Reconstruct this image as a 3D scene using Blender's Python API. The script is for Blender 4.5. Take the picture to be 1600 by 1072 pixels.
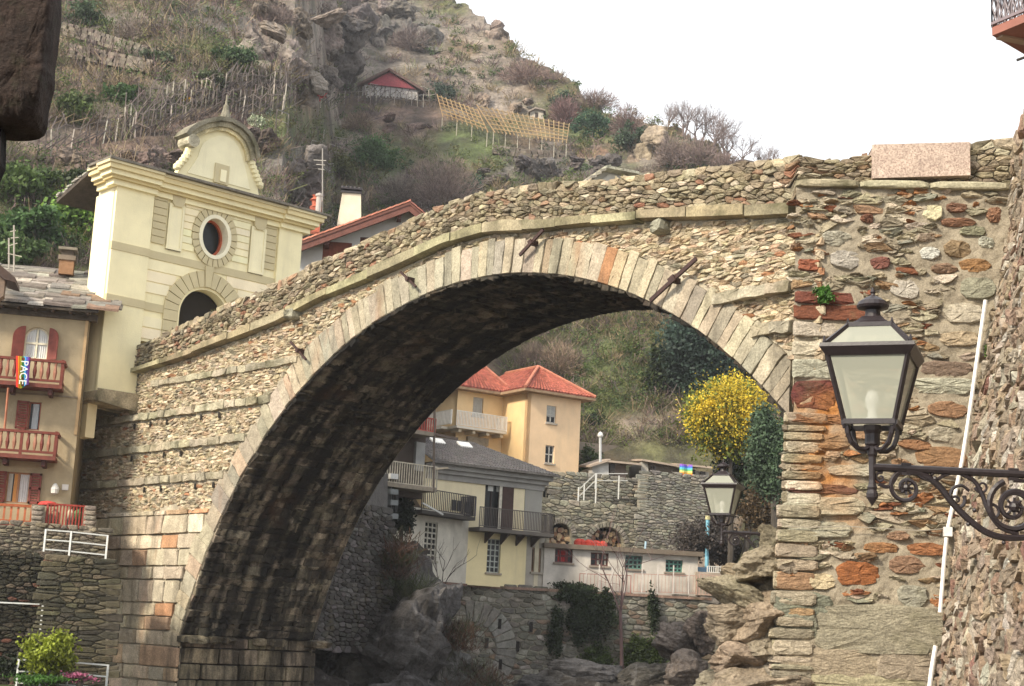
import bpy, math, random
import numpy as np
from mathutils import Vector, Matrix, noise
from mathutils.geometry import tessellate_polygon
random.seed(7); rng = np.random.default_rng(11)
for o in list(bpy.data.objects): bpy.data.objects.remove(o)
SC = bpy.context.scene; C = SC.collection

# ------------------------------------------------------------ camera
HAZE = 0.0003
FPX, PITCH, ROLL = 2388.0, 10.97, 2.8
_p, _r = math.radians(PITCH), math.radians(ROLL)
CF = Vector((0, math.cos(_p), math.sin(_p))); _rt = Vector((1, 0, 0)); _up = _rt.cross(CF)
CR = _rt*math.cos(_r) + _up*math.sin(_r); CU = -_rt*math.sin(_r) + _up*math.cos(_r)
cam = bpy.data.cameras.new('camera'); co = bpy.data.objects.new('camera', cam); C.objects.link(co)
co.matrix_world = Matrix((( CR.x, CU.x, -CF.x, 0), (CR.y, CU.y, -CF.y, 0), (CR.z, CU.z, -CF.z, 0), (0, 0, 0, 1)))
cam.sensor_width = 36; cam.lens = 36*FPX/1600; cam.clip_start = .1; cam.clip_end = 3000
SC.camera = co
# ------------------------------------------------------------ sky, sun, exposure
SUNV = Vector((-.66, -.6, .62)).normalized()
el = math.asin(SUNV.z); azs = math.atan2(SUNV.x, SUNV.y)
w = bpy.data.worlds.new('World'); SC.world = w; w.use_nodes = True
nt = w.node_tree; bg = nt.nodes['Background']
sky = nt.nodes.new('ShaderNodeTexSky'); sky.sky_type = 'NISHITA'; sky.sun_disc = False
sky.sun_elevation = el; sky.sun_rotation = azs; sky.air_density = 1; sky.dust_density = 3
hsv = nt.nodes.new('ShaderNodeHueSaturation'); hsv.inputs['Saturation'].default_value = .15
hsv.inputs['Value'].default_value = .35
add = nt.nodes.new('ShaderNodeMix'); add.data_type = 'RGBA'; add.blend_type = 'ADD'; add.inputs[0].default_value = 1
nt.links.new(sky.outputs[0], hsv.inputs['Color']); nt.links.new(hsv.outputs[0], add.inputs[6])
add.inputs[7].default_value = (7.8, 8.0, 8.3, 1)        # bright cloud cover
nt.links.new(add.outputs[2], bg.inputs[0]); bg.inputs[1].default_value = .1
sl = bpy.data.lights.new('sun', 'SUN'); sl.energy = 4.0; sl.angle = math.radians(9); sl.color = (1, .89, .72)
so = bpy.data.objects.new('sun', sl); C.objects.link(so); so.rotation_euler = SUNV.to_track_quat('Z', 'Y').to_euler()
so.location = (0, 0, 60)
vs = SC.view_settings; vs.view_transform = 'Standard'; vs.look = 'None'; vs.gamma = 1; vs.exposure = .6; vs.use_curve_mapping = False

# ------------------------------------------------------------ helpers
def ray(px, py): return CF + CR*((px-800)/FPX) + CU*((536-py)/FPX)
def at(px, py, Y):
    r = ray(px, py); return r*(Y/r.y)
def atz(px, py, z):
    r = ray(px, py); return r*(z/r.z)
def proj(p):
    p = Vector(p); d = p.dot(CF); return 800+FPX*p.dot(CR)/d, 536-FPX*p.dot(CU)/d
class Face:                                    # a vertical plane
    def __init__(s, o, az):
        t = math.radians(az); s.o = Vector((o[0], o[1], 0)); s.d = Vector((math.sin(t), math.cos(t), 0))
        s.n = Vector((math.cos(t), -math.sin(t), 0))
        if s.n.dot(s.o) > 0: s.n = -s.n
    def uv(s, px, py, off=0):
        r = ray(px, py); k = ((s.o+s.n*off).dot(s.n))/r.dot(s.n); p = r*k
        return (p-s.o).dot(s.d), p.z
    def w(s, u, z, off=0):
        p = s.o + s.d*u + s.n*off; return Vector((p.x, p.y, z))
    def pt(s, px, py, off=0):
        u, z = s.uv(px, py, off); return s.w(u, z, off)
    def rect(s, x0, y0, x1, y1, off=0):
        ym, xm = (y0+y1)/2, (x0+x1)/2
        a, b = s.uv(x0, ym, off)[0], s.uv(x1, ym, off)[0]
        return min(a, b), s.uv(xm, y1, off)[1], max(a, b), s.uv(xm, y0, off)[1]
def face_at(px, Y, az): p = at(px, 900, Y); return Face((p.x, p.y), az)

def vary(c, v=.12, h=.04):
    k = 1+random.uniform(-v, v); return tuple(max(.005, x*k*(1+random.uniform(-h, h))) for x in c)
class MB:
    def __init__(s): s.v = []; s.f = []; s.c = []
    def add(s, vs_, fs, col=(.5, .5, .5)):
        n = len(s.v); s.v += [tuple(x) for x in vs_]; s.f += [tuple(i+n for i in f) for f in fs]; s.c += [col]*len(vs_)
    def prism(s, a, b, col=(.5, .5, .5)):      # two matching loops -> closed solid
        n = len(a)
        tri = tessellate_polygon([[Vector(x) for x in a]])
        fs = [t for t in tri] + [tuple(i+n for i in reversed(t)) for t in tri] + [(i, (i+1) % n, (i+1) % n+n, i+n) for i in range(n)]
        s.add(list(a)+list(b), fs, col)
    def fpoly(s, F, pts, o0, o1, col=(.5, .5, .5), px=True):
        uvs = [F.uv(*p, max(o0, o1)) for p in pts] if px else pts
        s.prism([F.w(u, z, o1) for u, z in uvs], [F.w(u, z, o0) for u, z in uvs], col)
    def fbox(s, F, u0, z0, u1, z1, o0, o1, col=(.5, .5, .5)):
        s.fpoly(F, [(u0, z0), (u1, z0), (u1, z1), (u0, z1)], o0, o1, col, px=False)
    def bar(s, a, b, t, t2=None, col=(.5, .5, .5), up=Vector((0, 0, 1))):
        a, b = Vector(a), Vector(b); t2 = t if t2 is None else t2
        d = (b-a).normalized(); x = d.cross(up)
        if x.length < .1: x = d.cross(Vector((1, 0, 0)))
        x.normalize(); y = x.cross(d)
        q = [(x*i*t/2+y*j*t2/2) for i, j in ((-1, -1), (1, -1), (1, 1), (-1, 1))]
        s.prism([a+k for k in q], [b+k for k in q], col)
    def tube(s, pts, rad, col=(.5, .5, .5), seg=6, caps=True):
        pts = [Vector(p) for p in pts]; n = len(pts)
        if not hasattr(rad, '__len__'): rad = [rad]*n
        vs_ = []; px_ = None
        for i, p in enumerate(pts):
            d = (pts[min(i+1, n-1)]-pts[max(i-1, 0)]).normalized()
            x = px_ - d*px_.dot(d) if px_ else d.orthogonal()
            if x.length < 1e-4: x = d.orthogonal()
            x.normalize(); px_ = x; y = d.cross(x)
            vs_ += [p+(x*math.cos(6.2832*k/seg)+y*math.sin(6.2832*k/seg))*rad[i] for k in range(seg)]
        fs = [(i*seg+k, i*seg+(k+1) % seg, (i+1)*seg+(k+1) % seg, (i+1)*seg+k) for i in range(n-1) for k in range(seg)]
        if caps: fs += [tuple(range(seg-1, -1, -1)), tuple((n-1)*seg+k for k in range(seg))]
        s.add(vs_, fs, col)
    def lathe(s, o, prof, col=(.5, .5, .5), seg=16):
        o = Vector(o); vs_ = [o+Vector((r*math.cos(6.2832*k/seg), r*math.sin(6.2832*k/seg), z)) for r, z in prof for k in range(seg)]
        n = len(prof); fs = [(i*seg+k, i*seg+(k+1) % seg, (i+1)*seg+(k+1) % seg, (i+1)*seg+k) for i in range(n-1) for k in range(seg)]
        fs += [tuple(range(seg-1, -1, -1)), tuple((n-1)*seg+k for k in range(seg))]
        s.add(vs_, fs, col)
    def stone(s, mp, poly, h, col, gap=.06, tilt=.15, rough=.12, off=0, cut=.17, flat=False):   # a rounded stone over a polygon of (u, v)
        n = len(poly); cu = sum(p[0] for p in poly)/n; cv = sum(p[1] for p in poly)/n
        q = []
        for i in range(n):
            a, b = poly[i], poly[(i+1) % n]
            q += [(a[0]*(1-cut)+b[0]*cut, a[1]*(1-cut)+b[1]*cut), (a[0]*cut+b[0]*(1-cut), a[1]*cut+b[1]*(1-cut))]
        m = len(q); su = max(abs(p[0]-cu) for p in q)+1e-6; sv = max(abs(p[1]-cv) for p in q)+1e-6
        tx, ty = random.uniform(-tilt, tilt)*h, random.uniform(-tilt, tilt)*h
        vs_ = []
        for k, (sc, oo) in enumerate(((1, -.25), (.99, .7), (.95, .97), (.5, 1.0)) if flat else ((1, -.25), (.98, .5), (.88, .9), (.5, 1.0))):
            for p in q:
                gu = max(0, 1-gap/su); gv = max(0, 1-gap/sv); j = random.uniform(-rough, rough) if k else 0
                du, dv = (p[0]-cu)*sc*gu, (p[1]-cv)*sc*gv
                vs_.append(mp(cu+du*(1+j*.25), cv+dv*(1+j*.25), off+(oo+j)*h + (tx*du/su+ty*dv/sv if k else 0)))
        vs_.append(mp(cu, cv, off+h*(1+random.uniform(-rough, rough))))
        fs = [(k*m+i, k*m+(i+1) % m, (k+1)*m+(i+1) % m, (k+1)*m+i) for k in range(3) for i in range(m)]
        fs += [(3*m+i, 3*m+(i+1) % m, 4*m) for i in range(m)]
        s.add(vs_, fs, col)
    def build(s, name, m, parent=None, base=None, smooth=False, kind=None):
        b = Vector((0, 0, 0))
        if parent is not None:
            q = parent
            while q is not None: b = b+q.location; q = q.parent
        elif base is not None: b = Vector(base)
        me = bpy.data.meshes.new(name); me.from_pydata([(x[0]-b.x, x[1]-b.y, x[2]-b.z) for x in s.v], [], s.f)
        ca = me.color_attributes.new('col', 'FLOAT_COLOR', 'POINT')
        ca.data.foreach_set('color', np.array([(c[0], c[1], c[2], 1) for c in s.c], dtype=np.float32).ravel())
        if smooth: me.polygons.foreach_set('use_smooth', [True]*len(me.polygons))
        me.materials.append(m); me.update()
        o = bpy.data.objects.new(name, me); C.objects.link(o)
        if parent is not None: o.parent = parent
        elif base is not None: o.location = b
        if kind: o['kind'] = kind
        return o
def thing(name, label, cat, loc, group=None):
    o = bpy.data.objects.new(name, None); C.objects.link(o); o.location = Vector(loc); o.empty_display_size = .3
    o['label'] = label; o['category'] = cat
    if group: o['group'] = group
    return o
def tag(o, label, cat, group=None):
    o['label'] = label; o['category'] = cat
    if group: o['group'] = group
    return o
def cloud(name, P, U, V, col, m, parent=None, base=None, kind=None, tri=False):      # many small quads
    b = np.zeros(3)
    if parent is not None:
        q = parent
        while q is not None: b = b+np.array(q.location); q = q.parent
    elif base is not None: b = np.array(base, float)
    P = P-b; N = len(P)
    k = 3 if tri else 4
    cs = [P-U-V, P+U-V, P+V*1.0] if tri else [P-U-V, P+U-V, P+U+V, P-U+V]
    vv = np.stack(cs, 1).reshape(-1, 3)
    me = bpy.data.meshes.new(name); me.vertices.add(N*k); me.vertices.foreach_set('co', vv.astype(np.float32).ravel())
    me.loops.add(N*k); me.loops.foreach_set('vertex_index', np.arange(N*k, dtype=np.int32))
    me.polygons.add(N); me.polygons.foreach_set('loop_start', np.arange(0, N*k, k, dtype=np.int32))
    me.polygons.foreach_set('loop_total', np.full(N, k, dtype=np.int32))
    me.update(calc_edges=True)
    ca = me.color_attributes.new('col', 'FLOAT_COLOR', 'POINT')
    cc = np.concatenate([np.clip(col, .003, 1), np.ones((N, 1))], 1); ca.data.foreach_set('color', np.repeat(cc, k, 0).astype(np.float32).ravel())
    me.materials.append(m)
    o = bpy.data.objects.new(name, me); C.objects.link(o)
    if parent is not None: o.parent = parent
    elif base is not None: o.location = Vector(base)
    if kind: o['kind'] = kind
    return o
def runit(n):
    v = rng.normal(size=(n, 3)); return v/np.linalg.norm(v, axis=1)[:, None]

# ------------------------------------------------------------ materials
def mat(name, col=(.5, .5, .5), attr=False, var=.2, sc=3., sq=(1, 1, 1), rough=.85, bump=0., bsc=12., spec=.3, stains=(), metal=0., speck=0, trans=0., bdist=.05):
    m = bpy.data.materials.new(name); m.use_nodes = True; t = m.node_tree; N = t.nodes; L = t.links
    b = N['Principled BSDF']; b.inputs['Roughness'].default_value = rough; b.inputs['Metallic'].default_value = metal
    b.inputs['Specular IOR Level'].default_value = spec
    tc = N.new('ShaderNodeTexCoord')
    def nz(scale, q, det=5, rgh=.6, off=0):
        mp = N.new('ShaderNodeMapping'); mp.inputs['Scale'].default_value = q; mp.inputs['Location'].default_value = (off, off*.7, off*.3)
        L.new(tc.outputs['Object'], mp.inputs[0]); x = N.new('ShaderNodeTexNoise'); x.inputs['Scale'].default_value = scale
        x.inputs['Detail'].default_value = det; x.inputs['Roughness'].default_value = rgh; L.new(mp.outputs[0], x.inputs['Vector']); return x.outputs[0]
    def rng_(s, a, b_, c, d):
        x = N.new('ShaderNodeMapRange'); L.new(s, x.inputs[0])
        for i, v in enumerate((a, b_, c, d)): x.inputs[i+1].default_value = v
        return x.outputs[0]
    def mix(kind, fac, a, b_):
        x = N.new('ShaderNodeMix'); x.data_type = 'RGBA'; x.blend_type = kind
        if hasattr(fac, 'links'): L.new(fac, x.inputs[0])
        else: x.inputs[0].default_value = fac
        for i, v in ((6, a), (7, b_)):
            if hasattr(v, 'links'): L.new(v, x.inputs[i])
            else: x.inputs[i].default_value = (*v, 1)
        return x.outputs[2]
    if attr: a = N.new('ShaderNodeAttribute'); a.attribute_name = 'col'; cur = a.outputs['Color']
    else: cur = (*col,)
    if var:
        f = rng_(nz(sc, sq), .3, .7, 1-var, 1+var); g = N.new('ShaderNodeCombineColor')
        for i in range(3): L.new(f, g.inputs[i])
        cur = mix('MULTIPLY', 1, cur, g.outputs[0])
    if speck:
        f = rng_(nz(speck, (1, 1, 1), 2), .38, .62, .8, 1.18); g = N.new('ShaderNodeCombineColor')
        for i in range(3): L.new(f, g.inputs[i])
        cur = mix('MULTIPLY', 1, cur, g.outputs[0])
    for i, (c2, s2, q2, lo, hi, st) in enumerate(stains):
        cur = mix('MIX', rng_(nz(s2, q2, 4, .6, 3.1*(i+1)), lo, hi, 0, st), cur, c2)
    if hasattr(cur, 'links'): L.new(cur, b.inputs['Base Color'])
    else: b.inputs['Base Color'].default_value = (*cur, 1)
    if bump:
        bp = N.new('ShaderNodeBump'); bp.inputs['Strength'].default_value = bump; bp.inputs['Distance'].default_value = bdist
        L.new(nz(bsc, sq, 8, .65), bp.inputs['Height']); L.new(bp.outputs[0], b.inputs['Normal'])
    if trans:
        tr = N.new('ShaderNodeBsdfTranslucent'); ms = N.new('ShaderNodeMixShader'); ms.inputs[0].default_value = trans
        if hasattr(cur, 'links'): L.new(cur, tr.inputs[0])
        L.new(b.outputs[0], ms.inputs[1]); L.new(tr.outputs[0], ms.inputs[2]); L.new(ms.outputs[0], N['Material Output'].inputs[0])
    return m
def glass_mat(name, col=(.85, .88, .86), mixf=.55):
    m = bpy.data.materials.new(name); m.use_nodes = True; t = m.node_tree; N = t.nodes; L = t.links
    b = N['Principled BSDF']; b.inputs['Base Color'].default_value = (*col, 1); b.inputs['Roughness'].default_value = .25
    tr = N.new('ShaderNodeBsdfTransparent'); ms = N.new('ShaderNodeMixShader'); ms.inputs[0].default_value = mixf
    L.new(tr.outputs[0], ms.inputs[1]); L.new(b.outputs[0], ms.inputs[2]); L.new(ms.outputs[0], N['Material Output'].inputs[0]); return m
BLK = (.006, .005, .004)
M_stone = mat('rough_stone', attr=True, var=.35, sc=4, bump=.7, bsc=14, speck=38, bdist=.06, stains=[((.1, .085, .05), 1.1, (1, 1, .35), .56, .74, .6)])
M_big = mat('wall_stone', attr=True, var=.3, sc=5, sq=(1, 1, 2.2), bump=.9, bsc=9, speck=26, bdist=.08, stains=[((.13, .12, .06), 1.3, (1, 1, 1), .6, .75, .45)])
M_ashlar = mat('cut_stone', attr=True, var=.25, sc=2.5, bump=.6, bsc=9, speck=22, bdist=.06, stains=[((.06, .05, .035), 1.25, (1, 1, .09), .53, .68, .75), ((.42, .2, .1), .8, (1, 1, .25), .6, .75, .35)])
M_soffit = mat('stained_soffit', attr=True, var=.5, sc=2, sq=(1, 1, 1), bump=.8, bsc=8, speck=20, bdist=.08, stains=[(BLK, 1.3, (1.4, 1.4, .16), .43, .58, .8), ((.13, .055, .02), .6, (1, 1, .3), .6, .75, .4)])
M_mortar = mat('lime_mortar', attr=True, var=.25, sc=1.7, bump=.8, bsc=7, speck=40, bdist=.06)
M_corn = mat('weathered_cornice', attr=True, var=.35, sc=1.6, bump=.6, bsc=8, speck=20, stains=[((.07, .065, .03), 1.2, (1, 1, 1), .48, .7, .8)])
M_rock = mat('bedrock', attr=True, var=.4, sc=1.1, sq=(1, 1, 1.8), bump=1, bsc=3, speck=14, bdist=.25, stains=[((.03, .027, .02), .9, (1, 1, 1), .55, .7, .7), ((.07, .075, .02), .6, (1, 1, 1), .6, .75, .5)])
M_bed = mat('river_bedrock', attr=True, var=.5, sc=.8, sq=(1, 1, 1.6), bump=1, bsc=2.2, speck=7, bdist=.3, stains=[((.26, .24, .22), 1.1, (1.5, 1.5, .3), .6, .68, .55), ((.012, .01, .008), .8, (1, 1, .6), .52, .64, .85)])
M_plas = mat('painted_plaster', attr=True, var=.07, sc=1.2, bump=.15, bsc=20, stains=[((.45, .38, .26), .9, (1, 1, .14), .52, .8, .38), ((.3, .25, .17), 2.6, (1, 1, .1), .64, .8, .25)])
M_plasold = mat('weathered_plaster', attr=True, var=.18, sc=1.1, bump=.3, bsc=14, stains=[((.14, .12, .1), .55, (1, 1, .35), .5, .75, .55)])
M_wood = mat('painted_wood', attr=True, var=.25, sc=5, rough=.6, bump=.1)
M_paint = mat('painted_metal', attr=True, var=.12, sc=5, rough=.5)
M_iron = mat('cast_iron', col=(.022, .016, .018), var=.3, sc=20, rough=.42, spec=.5, bump=.2, bsc=40, bdist=.01)
M_tile = mat('roof_tile', attr=True, var=.3, sc=3, bump=.4, bsc=10)
M_slate = mat('stone_slab_roof', attr=True, var=.35, sc=4, bump=.6, bsc=12, speck=25)
M_pane = mat('window_glass', col=(.012, .013, .013), var=.5, sc=1, rough=.2, spec=.25)
M_cloth = mat('cloth', attr=True, var=.08, sc=8, rough=.9)
M_leaf = mat('leaves', attr=True, var=.25, sc=3, rough=.6, trans=.25)
M_twig = mat('twigs', attr=True, var=.2, sc=3)
M_hill = mat('hill_ground', attr=True, var=.45, sc=.22, bump=1, bsc=.9, speck=1.6, bdist=.9, stains=[((.045, .038, .032), .16, (1, 1, .5), .5, .66, .75), ((.06, .075, .03), .3, (1, 1, 1), .56, .7, .6)])
M_granite = mat('granite', col=(.46, .36, .29), var=.15, sc=3, speck=20, bump=.3, bsc=40, stains=[((.2, .13, .11), 26, (1, 1, 1), .52, .6, .7)])
M_lamp = glass_mat('frosted_glass', (.42, .43, .35), .62)
M_bulb = mat('bulb', col=(.9, .9, .86), var=0, rough=.3)

# ------------------------------------------------------------ stone packing
def voronoi(u0, u1, v0, v1, du, dv, jit=.75, inside=None):
    k = du/dv; rows = []; S = []
    nr = int((v1-v0)/dv)+2
    for j in range(nr):
        x = u0+random.uniform(-1, 0)*du
        while x < u1+du:
            S.append((x+random.uniform(-jit, jit)*du*.5, (v0+(j+random.uniform(-jit, jit)*.5)*dv)*k)); x += du*random.choice((.7, .85, 1, 1.25, 1.5))
    G = {}
    for i, (x, y) in enumerate(S): G.setdefault((int(x//du), int(y//du)), []).append(i)
    out = []
    for i, (x, y) in enumerate(S):
        if inside and not inside(x, y/k): continue
        P = [(x-du*1.4, y-du*1.1), (x+du*1.4, y-du*1.1), (x+du*1.4, y+du*1.1), (x-du*1.4, y+du*1.1)]
        gx, gy = int(x//du), int(y//du)
        nb = [j for a in (-2, -1, 0, 1, 2) for b in (-2, -1, 0, 1, 2) for j in G.get((gx+a, gy+b), ()) if j != i]
        for j in nb:
            qx, qy = S[j]; nx, ny = qx-x, qy-y; c = (nx*(qx+x)+ny*(qy+y))/2; R = []
            for a in range(len(P)):
                p, q = P[a], P[(a+1) % len(P)]; dp = nx*p[0]+ny*p[1]-c; dq = nx*q[0]+ny*q[1]-c
                if dp <= 0: R.append(p)
                if (dp < 0) != (dq < 0) and abs(dp-dq) > 1e-9:
                    t = dp/(dp-dq); R.append((p[0]+(q[0]-p[0])*t, p[1]+(q[1]-p[1])*t))
            P = R
            if len(P) < 3: break
        if len(P) >= 3: out.append([(a, b/k) for a, b in P])
    return out
def pick(pal):
    r = random.random()*sum(p[0] for p in pal)
    for wt, c in pal:
        r -= wt
        if r <= 0: return c
    return pal[-1][1]
PAL_RUB = [(5, (0.353, 0.311, 0.235)), (3, (0.277, 0.252, 0.193)), (3, (0.437, 0.395, 0.319)), (1.6, (0.227, 0.210, 0.168)), (1.2, (0.353, 0.227, 0.151)), (.6, (0.378, 0.143, 0.067)), (1, (0.504, 0.470, 0.403))]
PAL_ASH = [(5, (0.459, 0.389, 0.280)), (4, (0.405, 0.348, 0.257)), (2, (0.511, 0.438, 0.333)), (1.5, (0.441, 0.314, 0.204)), (.8, (0.405, 0.231, 0.129))]
PAL_VOU = [(6, (0.326, 0.286, 0.211)), (4, (0.273, 0.246, 0.189)), (3, (0.367, 0.315, 0.225)), (1.2, (0.347, 0.266, 0.180)), (.35, (0.315, 0.158, 0.081)), (.8, (0.420, 0.364, 0.279))]
PAL_PIER = [(4, (0.319, 0.276, 0.194)), (3, (0.269, 0.236, 0.166)), (3, (0.378, 0.323, 0.238)), (2, (0.302, 0.197, 0.115)), (1.2, (0.302, 0.142, 0.061)), (.8, (0.185, 0.071, 0.036)), (1.2, (0.470, 0.418, 0.324)), (1, (0.210, 0.205, 0.158))]
PAL_PARA = [(6, (0.263, 0.217, 0.144)), (4, (0.210, 0.177, 0.122)), (3, (0.347, 0.295, 0.198)), (1, (0.263, 0.167, 0.108)), (.3, (0.252, 0.128, 0.081)), (.8, (0.420, 0.364, 0.270))]
def polyfn(pts):
    xs = [p[0] for p in pts]; ys = [p[1] for p in pts]
    if xs[0] > xs[-1]: xs = xs[::-1]; ys = ys[::-1]
    return lambda x: float(np.interp(x, xs, ys))
def coursed(mb, mp, z0, z1, ufn0, ufn1, hs, ws, h, pal, gap=.02, jit=.04, hole=None):   # rows of cut blocks
    z = z0
    while z < z1-.1:
        hh = min(random.uniform(*hs), z1-z); a, b = ufn0(z+hh/2), ufn1(z+hh/2); u = a
        while u < b-.05:
            ww = random.uniform(*ws); e = min(u+ww, b)
            if b-e < ws[0]*.5: e = b
            J = lambda: random.uniform(-jit, jit)
            n = max(1, int((e-u)/.5)); bot = [(u+(e-u)*i/n, z+J()*.4) for i in range(n+1)]; top = [(e-(e-u)*i/n, z+hh+J()*.4) for i in range(n+1)]
            if not (hole and hole((u+e)/2, z+hh/2)): mb.stone(mp, bot+top, h*random.uniform(.6, 1.2), vary(pick(pal), .15), gap=gap, tilt=.25, rough=.06, cut=.06, flat=True)
            u = e
        z += hh
# ============================================================ THE BRIDGE
BA = -42.4
r0_ = at(1240, 640, 34); BR = Face((r0_.x, r0_.y), BA)
CU_, CZ_, RA = 11.03, -5.05, 15.01; WB = 5.4; ZSPR = -.35
def px_uv(L): return [BR.uv(*p) for p in L]
f_ct = polyfn(px_uv([(218, 576), (300, 548), (440, 490), (535, 444), (612, 409), (699, 371), (750, 353), (799, 343), (854, 345), (926, 339), (1012, 331), (1135, 323), (1243, 317)])+[(-8, 9.2)])
f_cb = polyfn(px_uv([(214, 586), (300, 559), (440, 506), (512, 468), (618, 425), (707, 384), (771, 366), (854, 363), (929, 355), (1015, 348), (1135, 345), (1243, 339)])+[(-8, 8.9)])
f_pt = polyfn([(32, 9.7)]+px_uv([(220, 545), (252, 531), (300, 507), (440, 448), (497, 417), (569, 386), (627, 358), (664, 340), (713, 323), (756, 306), (857, 293), (913, 291), (1024, 279), (1104, 270), (1192, 258), (1246, 253), (1360, 245), (1517, 225), (1600, 218)])+[(-12, 10.4)])
def mpB(u, z, off=0): return BR.w(u, z, off)
bridge = thing('stone_bridge', 'old humpbacked stone arch bridge with one huge arch and rubble parapet', 'bridge', BR.w(25, -7))
U0, U1 = -.25, 37.5
def intr(u):
    d = RA*RA-(u-CU_)**2
    return CZ_+math.sqrt(d) if d > 0 else None
# solid body: front and back plates with the arch cut out, and the deck
b = MB(); mc = (.38, .335, .25)
aL = math.pi-math.asin((ZSPR-CZ_)/RA); aR = math.acos((CU_+.22)/RA)
arc = [(CU_-RA*math.cos(a_), CZ_+RA*math.sin(a_)) for a_ in np.linspace(aR, aL, 70)]   # u grows to the left springing
for off in (0, -WB):
    N = len(arc)
    lo = [(x, y) for x, y in arc]; hi = [(min(max(x, U0), U1), f_ct(x)) for x, y in arc]
    vs_ = [mpB(x, y, off) for x, y in lo]+[mpB(x, y, off) for x, y in hi]
    b.add(vs_, [(i, i+1, N+i+1, N+i) for i in range(N-1)], mc)
    ul, ur = arc[-1][0], arc[0][0]
    b.add([mpB(ul, -7, off), mpB(U1, -7, off), mpB(U1, 9.3, off), mpB(ul, f_ct(ul), off), mpB(ul, ZSPR, off)], [(0, 1, 2, 3, 4)], mc)
    b.add([mpB(ur, -7, off), mpB(U0, -7, off), mpB(U0, f_ct(U0), off), mpB(ur, f_ct(ur), off)], [(0, 1, 2, 3)], mc)
us = np.linspace(U0, U1, 60)
b.add([mpB(u, f_ct(u)+.02, 0) for u in us]+[mpB(u, f_ct(u)+.02, -WB) for u in us], [(i, i+1, 60+i+1, 60+i) for i in range(59) if us[i+1] < 31.5], mc)
b.add([mpB(U1, -7, 0), mpB(U1, -7, -WB), mpB(U1, 9.3, -WB), mpB(U1, 9.3, 0)], [(0, 1, 2, 3)], mc)
b.build('masonry_core', M_mortar, bridge)
# voussoirs
vo = MB(); a_ = aL+.0; 
def mpA(s, r, off=0):                   # s = arc length from the left springing, r = radius
    t = aL-s/RA; return BR.w(max(.03, CU_-r*math.cos(t)), CZ_+r*math.sin(t), off)
S_tot = (aL-aR)*RA; s = 0
while s < S_tot:
    wv = random.uniform(.24, .46) if s > 9 else random.uniform(.34, .7)
    e = min(s+wv, S_tot); th = random.uniform(.93, 1.12) if s > 8 else random.uniform(.7, 1.05)
    n = 4; J = lambda: random.uniform(-.02, .02)
    rr = [RA+th*i/n for i in range(n+1)]
    poly = [(s+J(), r) for r in rr]+[(e+J(), r) for r in rr[::-1]]
    vo.stone(mpA, poly, random.uniform(.09, .13), vary(pick(PAL_VOU), .15), gap=.007, tilt=.15, rough=.06, cut=.05, flat=True)
    s = e
vo.build('voussoirs', M_ashlar, bridge)
# thin bright under-edge of each voussoir is part of the soffit: stones laid along the barrel
so_ = MB()
def mpS(s, wd, off=0):
    t = aL-s/RA; r = RA-off; return BR.w(CU_-r*math.cos(t), CZ_+r*math.sin(t), .02-wd)
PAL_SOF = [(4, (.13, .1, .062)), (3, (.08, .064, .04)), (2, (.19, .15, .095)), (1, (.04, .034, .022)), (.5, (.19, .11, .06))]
sx = 0
while sx < S_tot:                        # long stones laid in courses across the vault
    hh = random.uniform(.16, .34); wx_ = -.05+random.uniform(0, .3)*0
    while wx_ < WB:
        e_ = min(wx_+random.uniform(.3, 1.0), WB)
        if WB-e_ < .25: e_ = WB
        n = 5; c = Vector(pick(PAL_SOF[:3]))
        J = lambda: random.uniform(-.035, .035)
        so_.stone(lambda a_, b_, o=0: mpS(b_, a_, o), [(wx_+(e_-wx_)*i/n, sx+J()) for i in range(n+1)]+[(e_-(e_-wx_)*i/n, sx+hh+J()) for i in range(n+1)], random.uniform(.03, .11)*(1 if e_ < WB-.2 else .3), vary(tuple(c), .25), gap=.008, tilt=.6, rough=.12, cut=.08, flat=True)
        wx_ = e_
    sx += hh
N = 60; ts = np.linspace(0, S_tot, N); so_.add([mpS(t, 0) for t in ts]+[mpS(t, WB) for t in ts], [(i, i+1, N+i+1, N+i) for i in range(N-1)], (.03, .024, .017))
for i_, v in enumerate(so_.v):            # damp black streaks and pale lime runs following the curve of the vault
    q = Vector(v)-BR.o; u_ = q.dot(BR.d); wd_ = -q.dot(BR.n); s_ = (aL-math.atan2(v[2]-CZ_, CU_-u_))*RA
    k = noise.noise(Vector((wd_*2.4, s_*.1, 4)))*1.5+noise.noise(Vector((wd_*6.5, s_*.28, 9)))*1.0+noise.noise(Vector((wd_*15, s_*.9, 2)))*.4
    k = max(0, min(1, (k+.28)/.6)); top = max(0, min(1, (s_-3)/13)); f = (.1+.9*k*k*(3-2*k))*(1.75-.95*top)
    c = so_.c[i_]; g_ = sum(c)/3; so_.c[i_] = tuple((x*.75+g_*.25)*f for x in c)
so_.build('arch_barrel', M_soffit, bridge)
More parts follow.
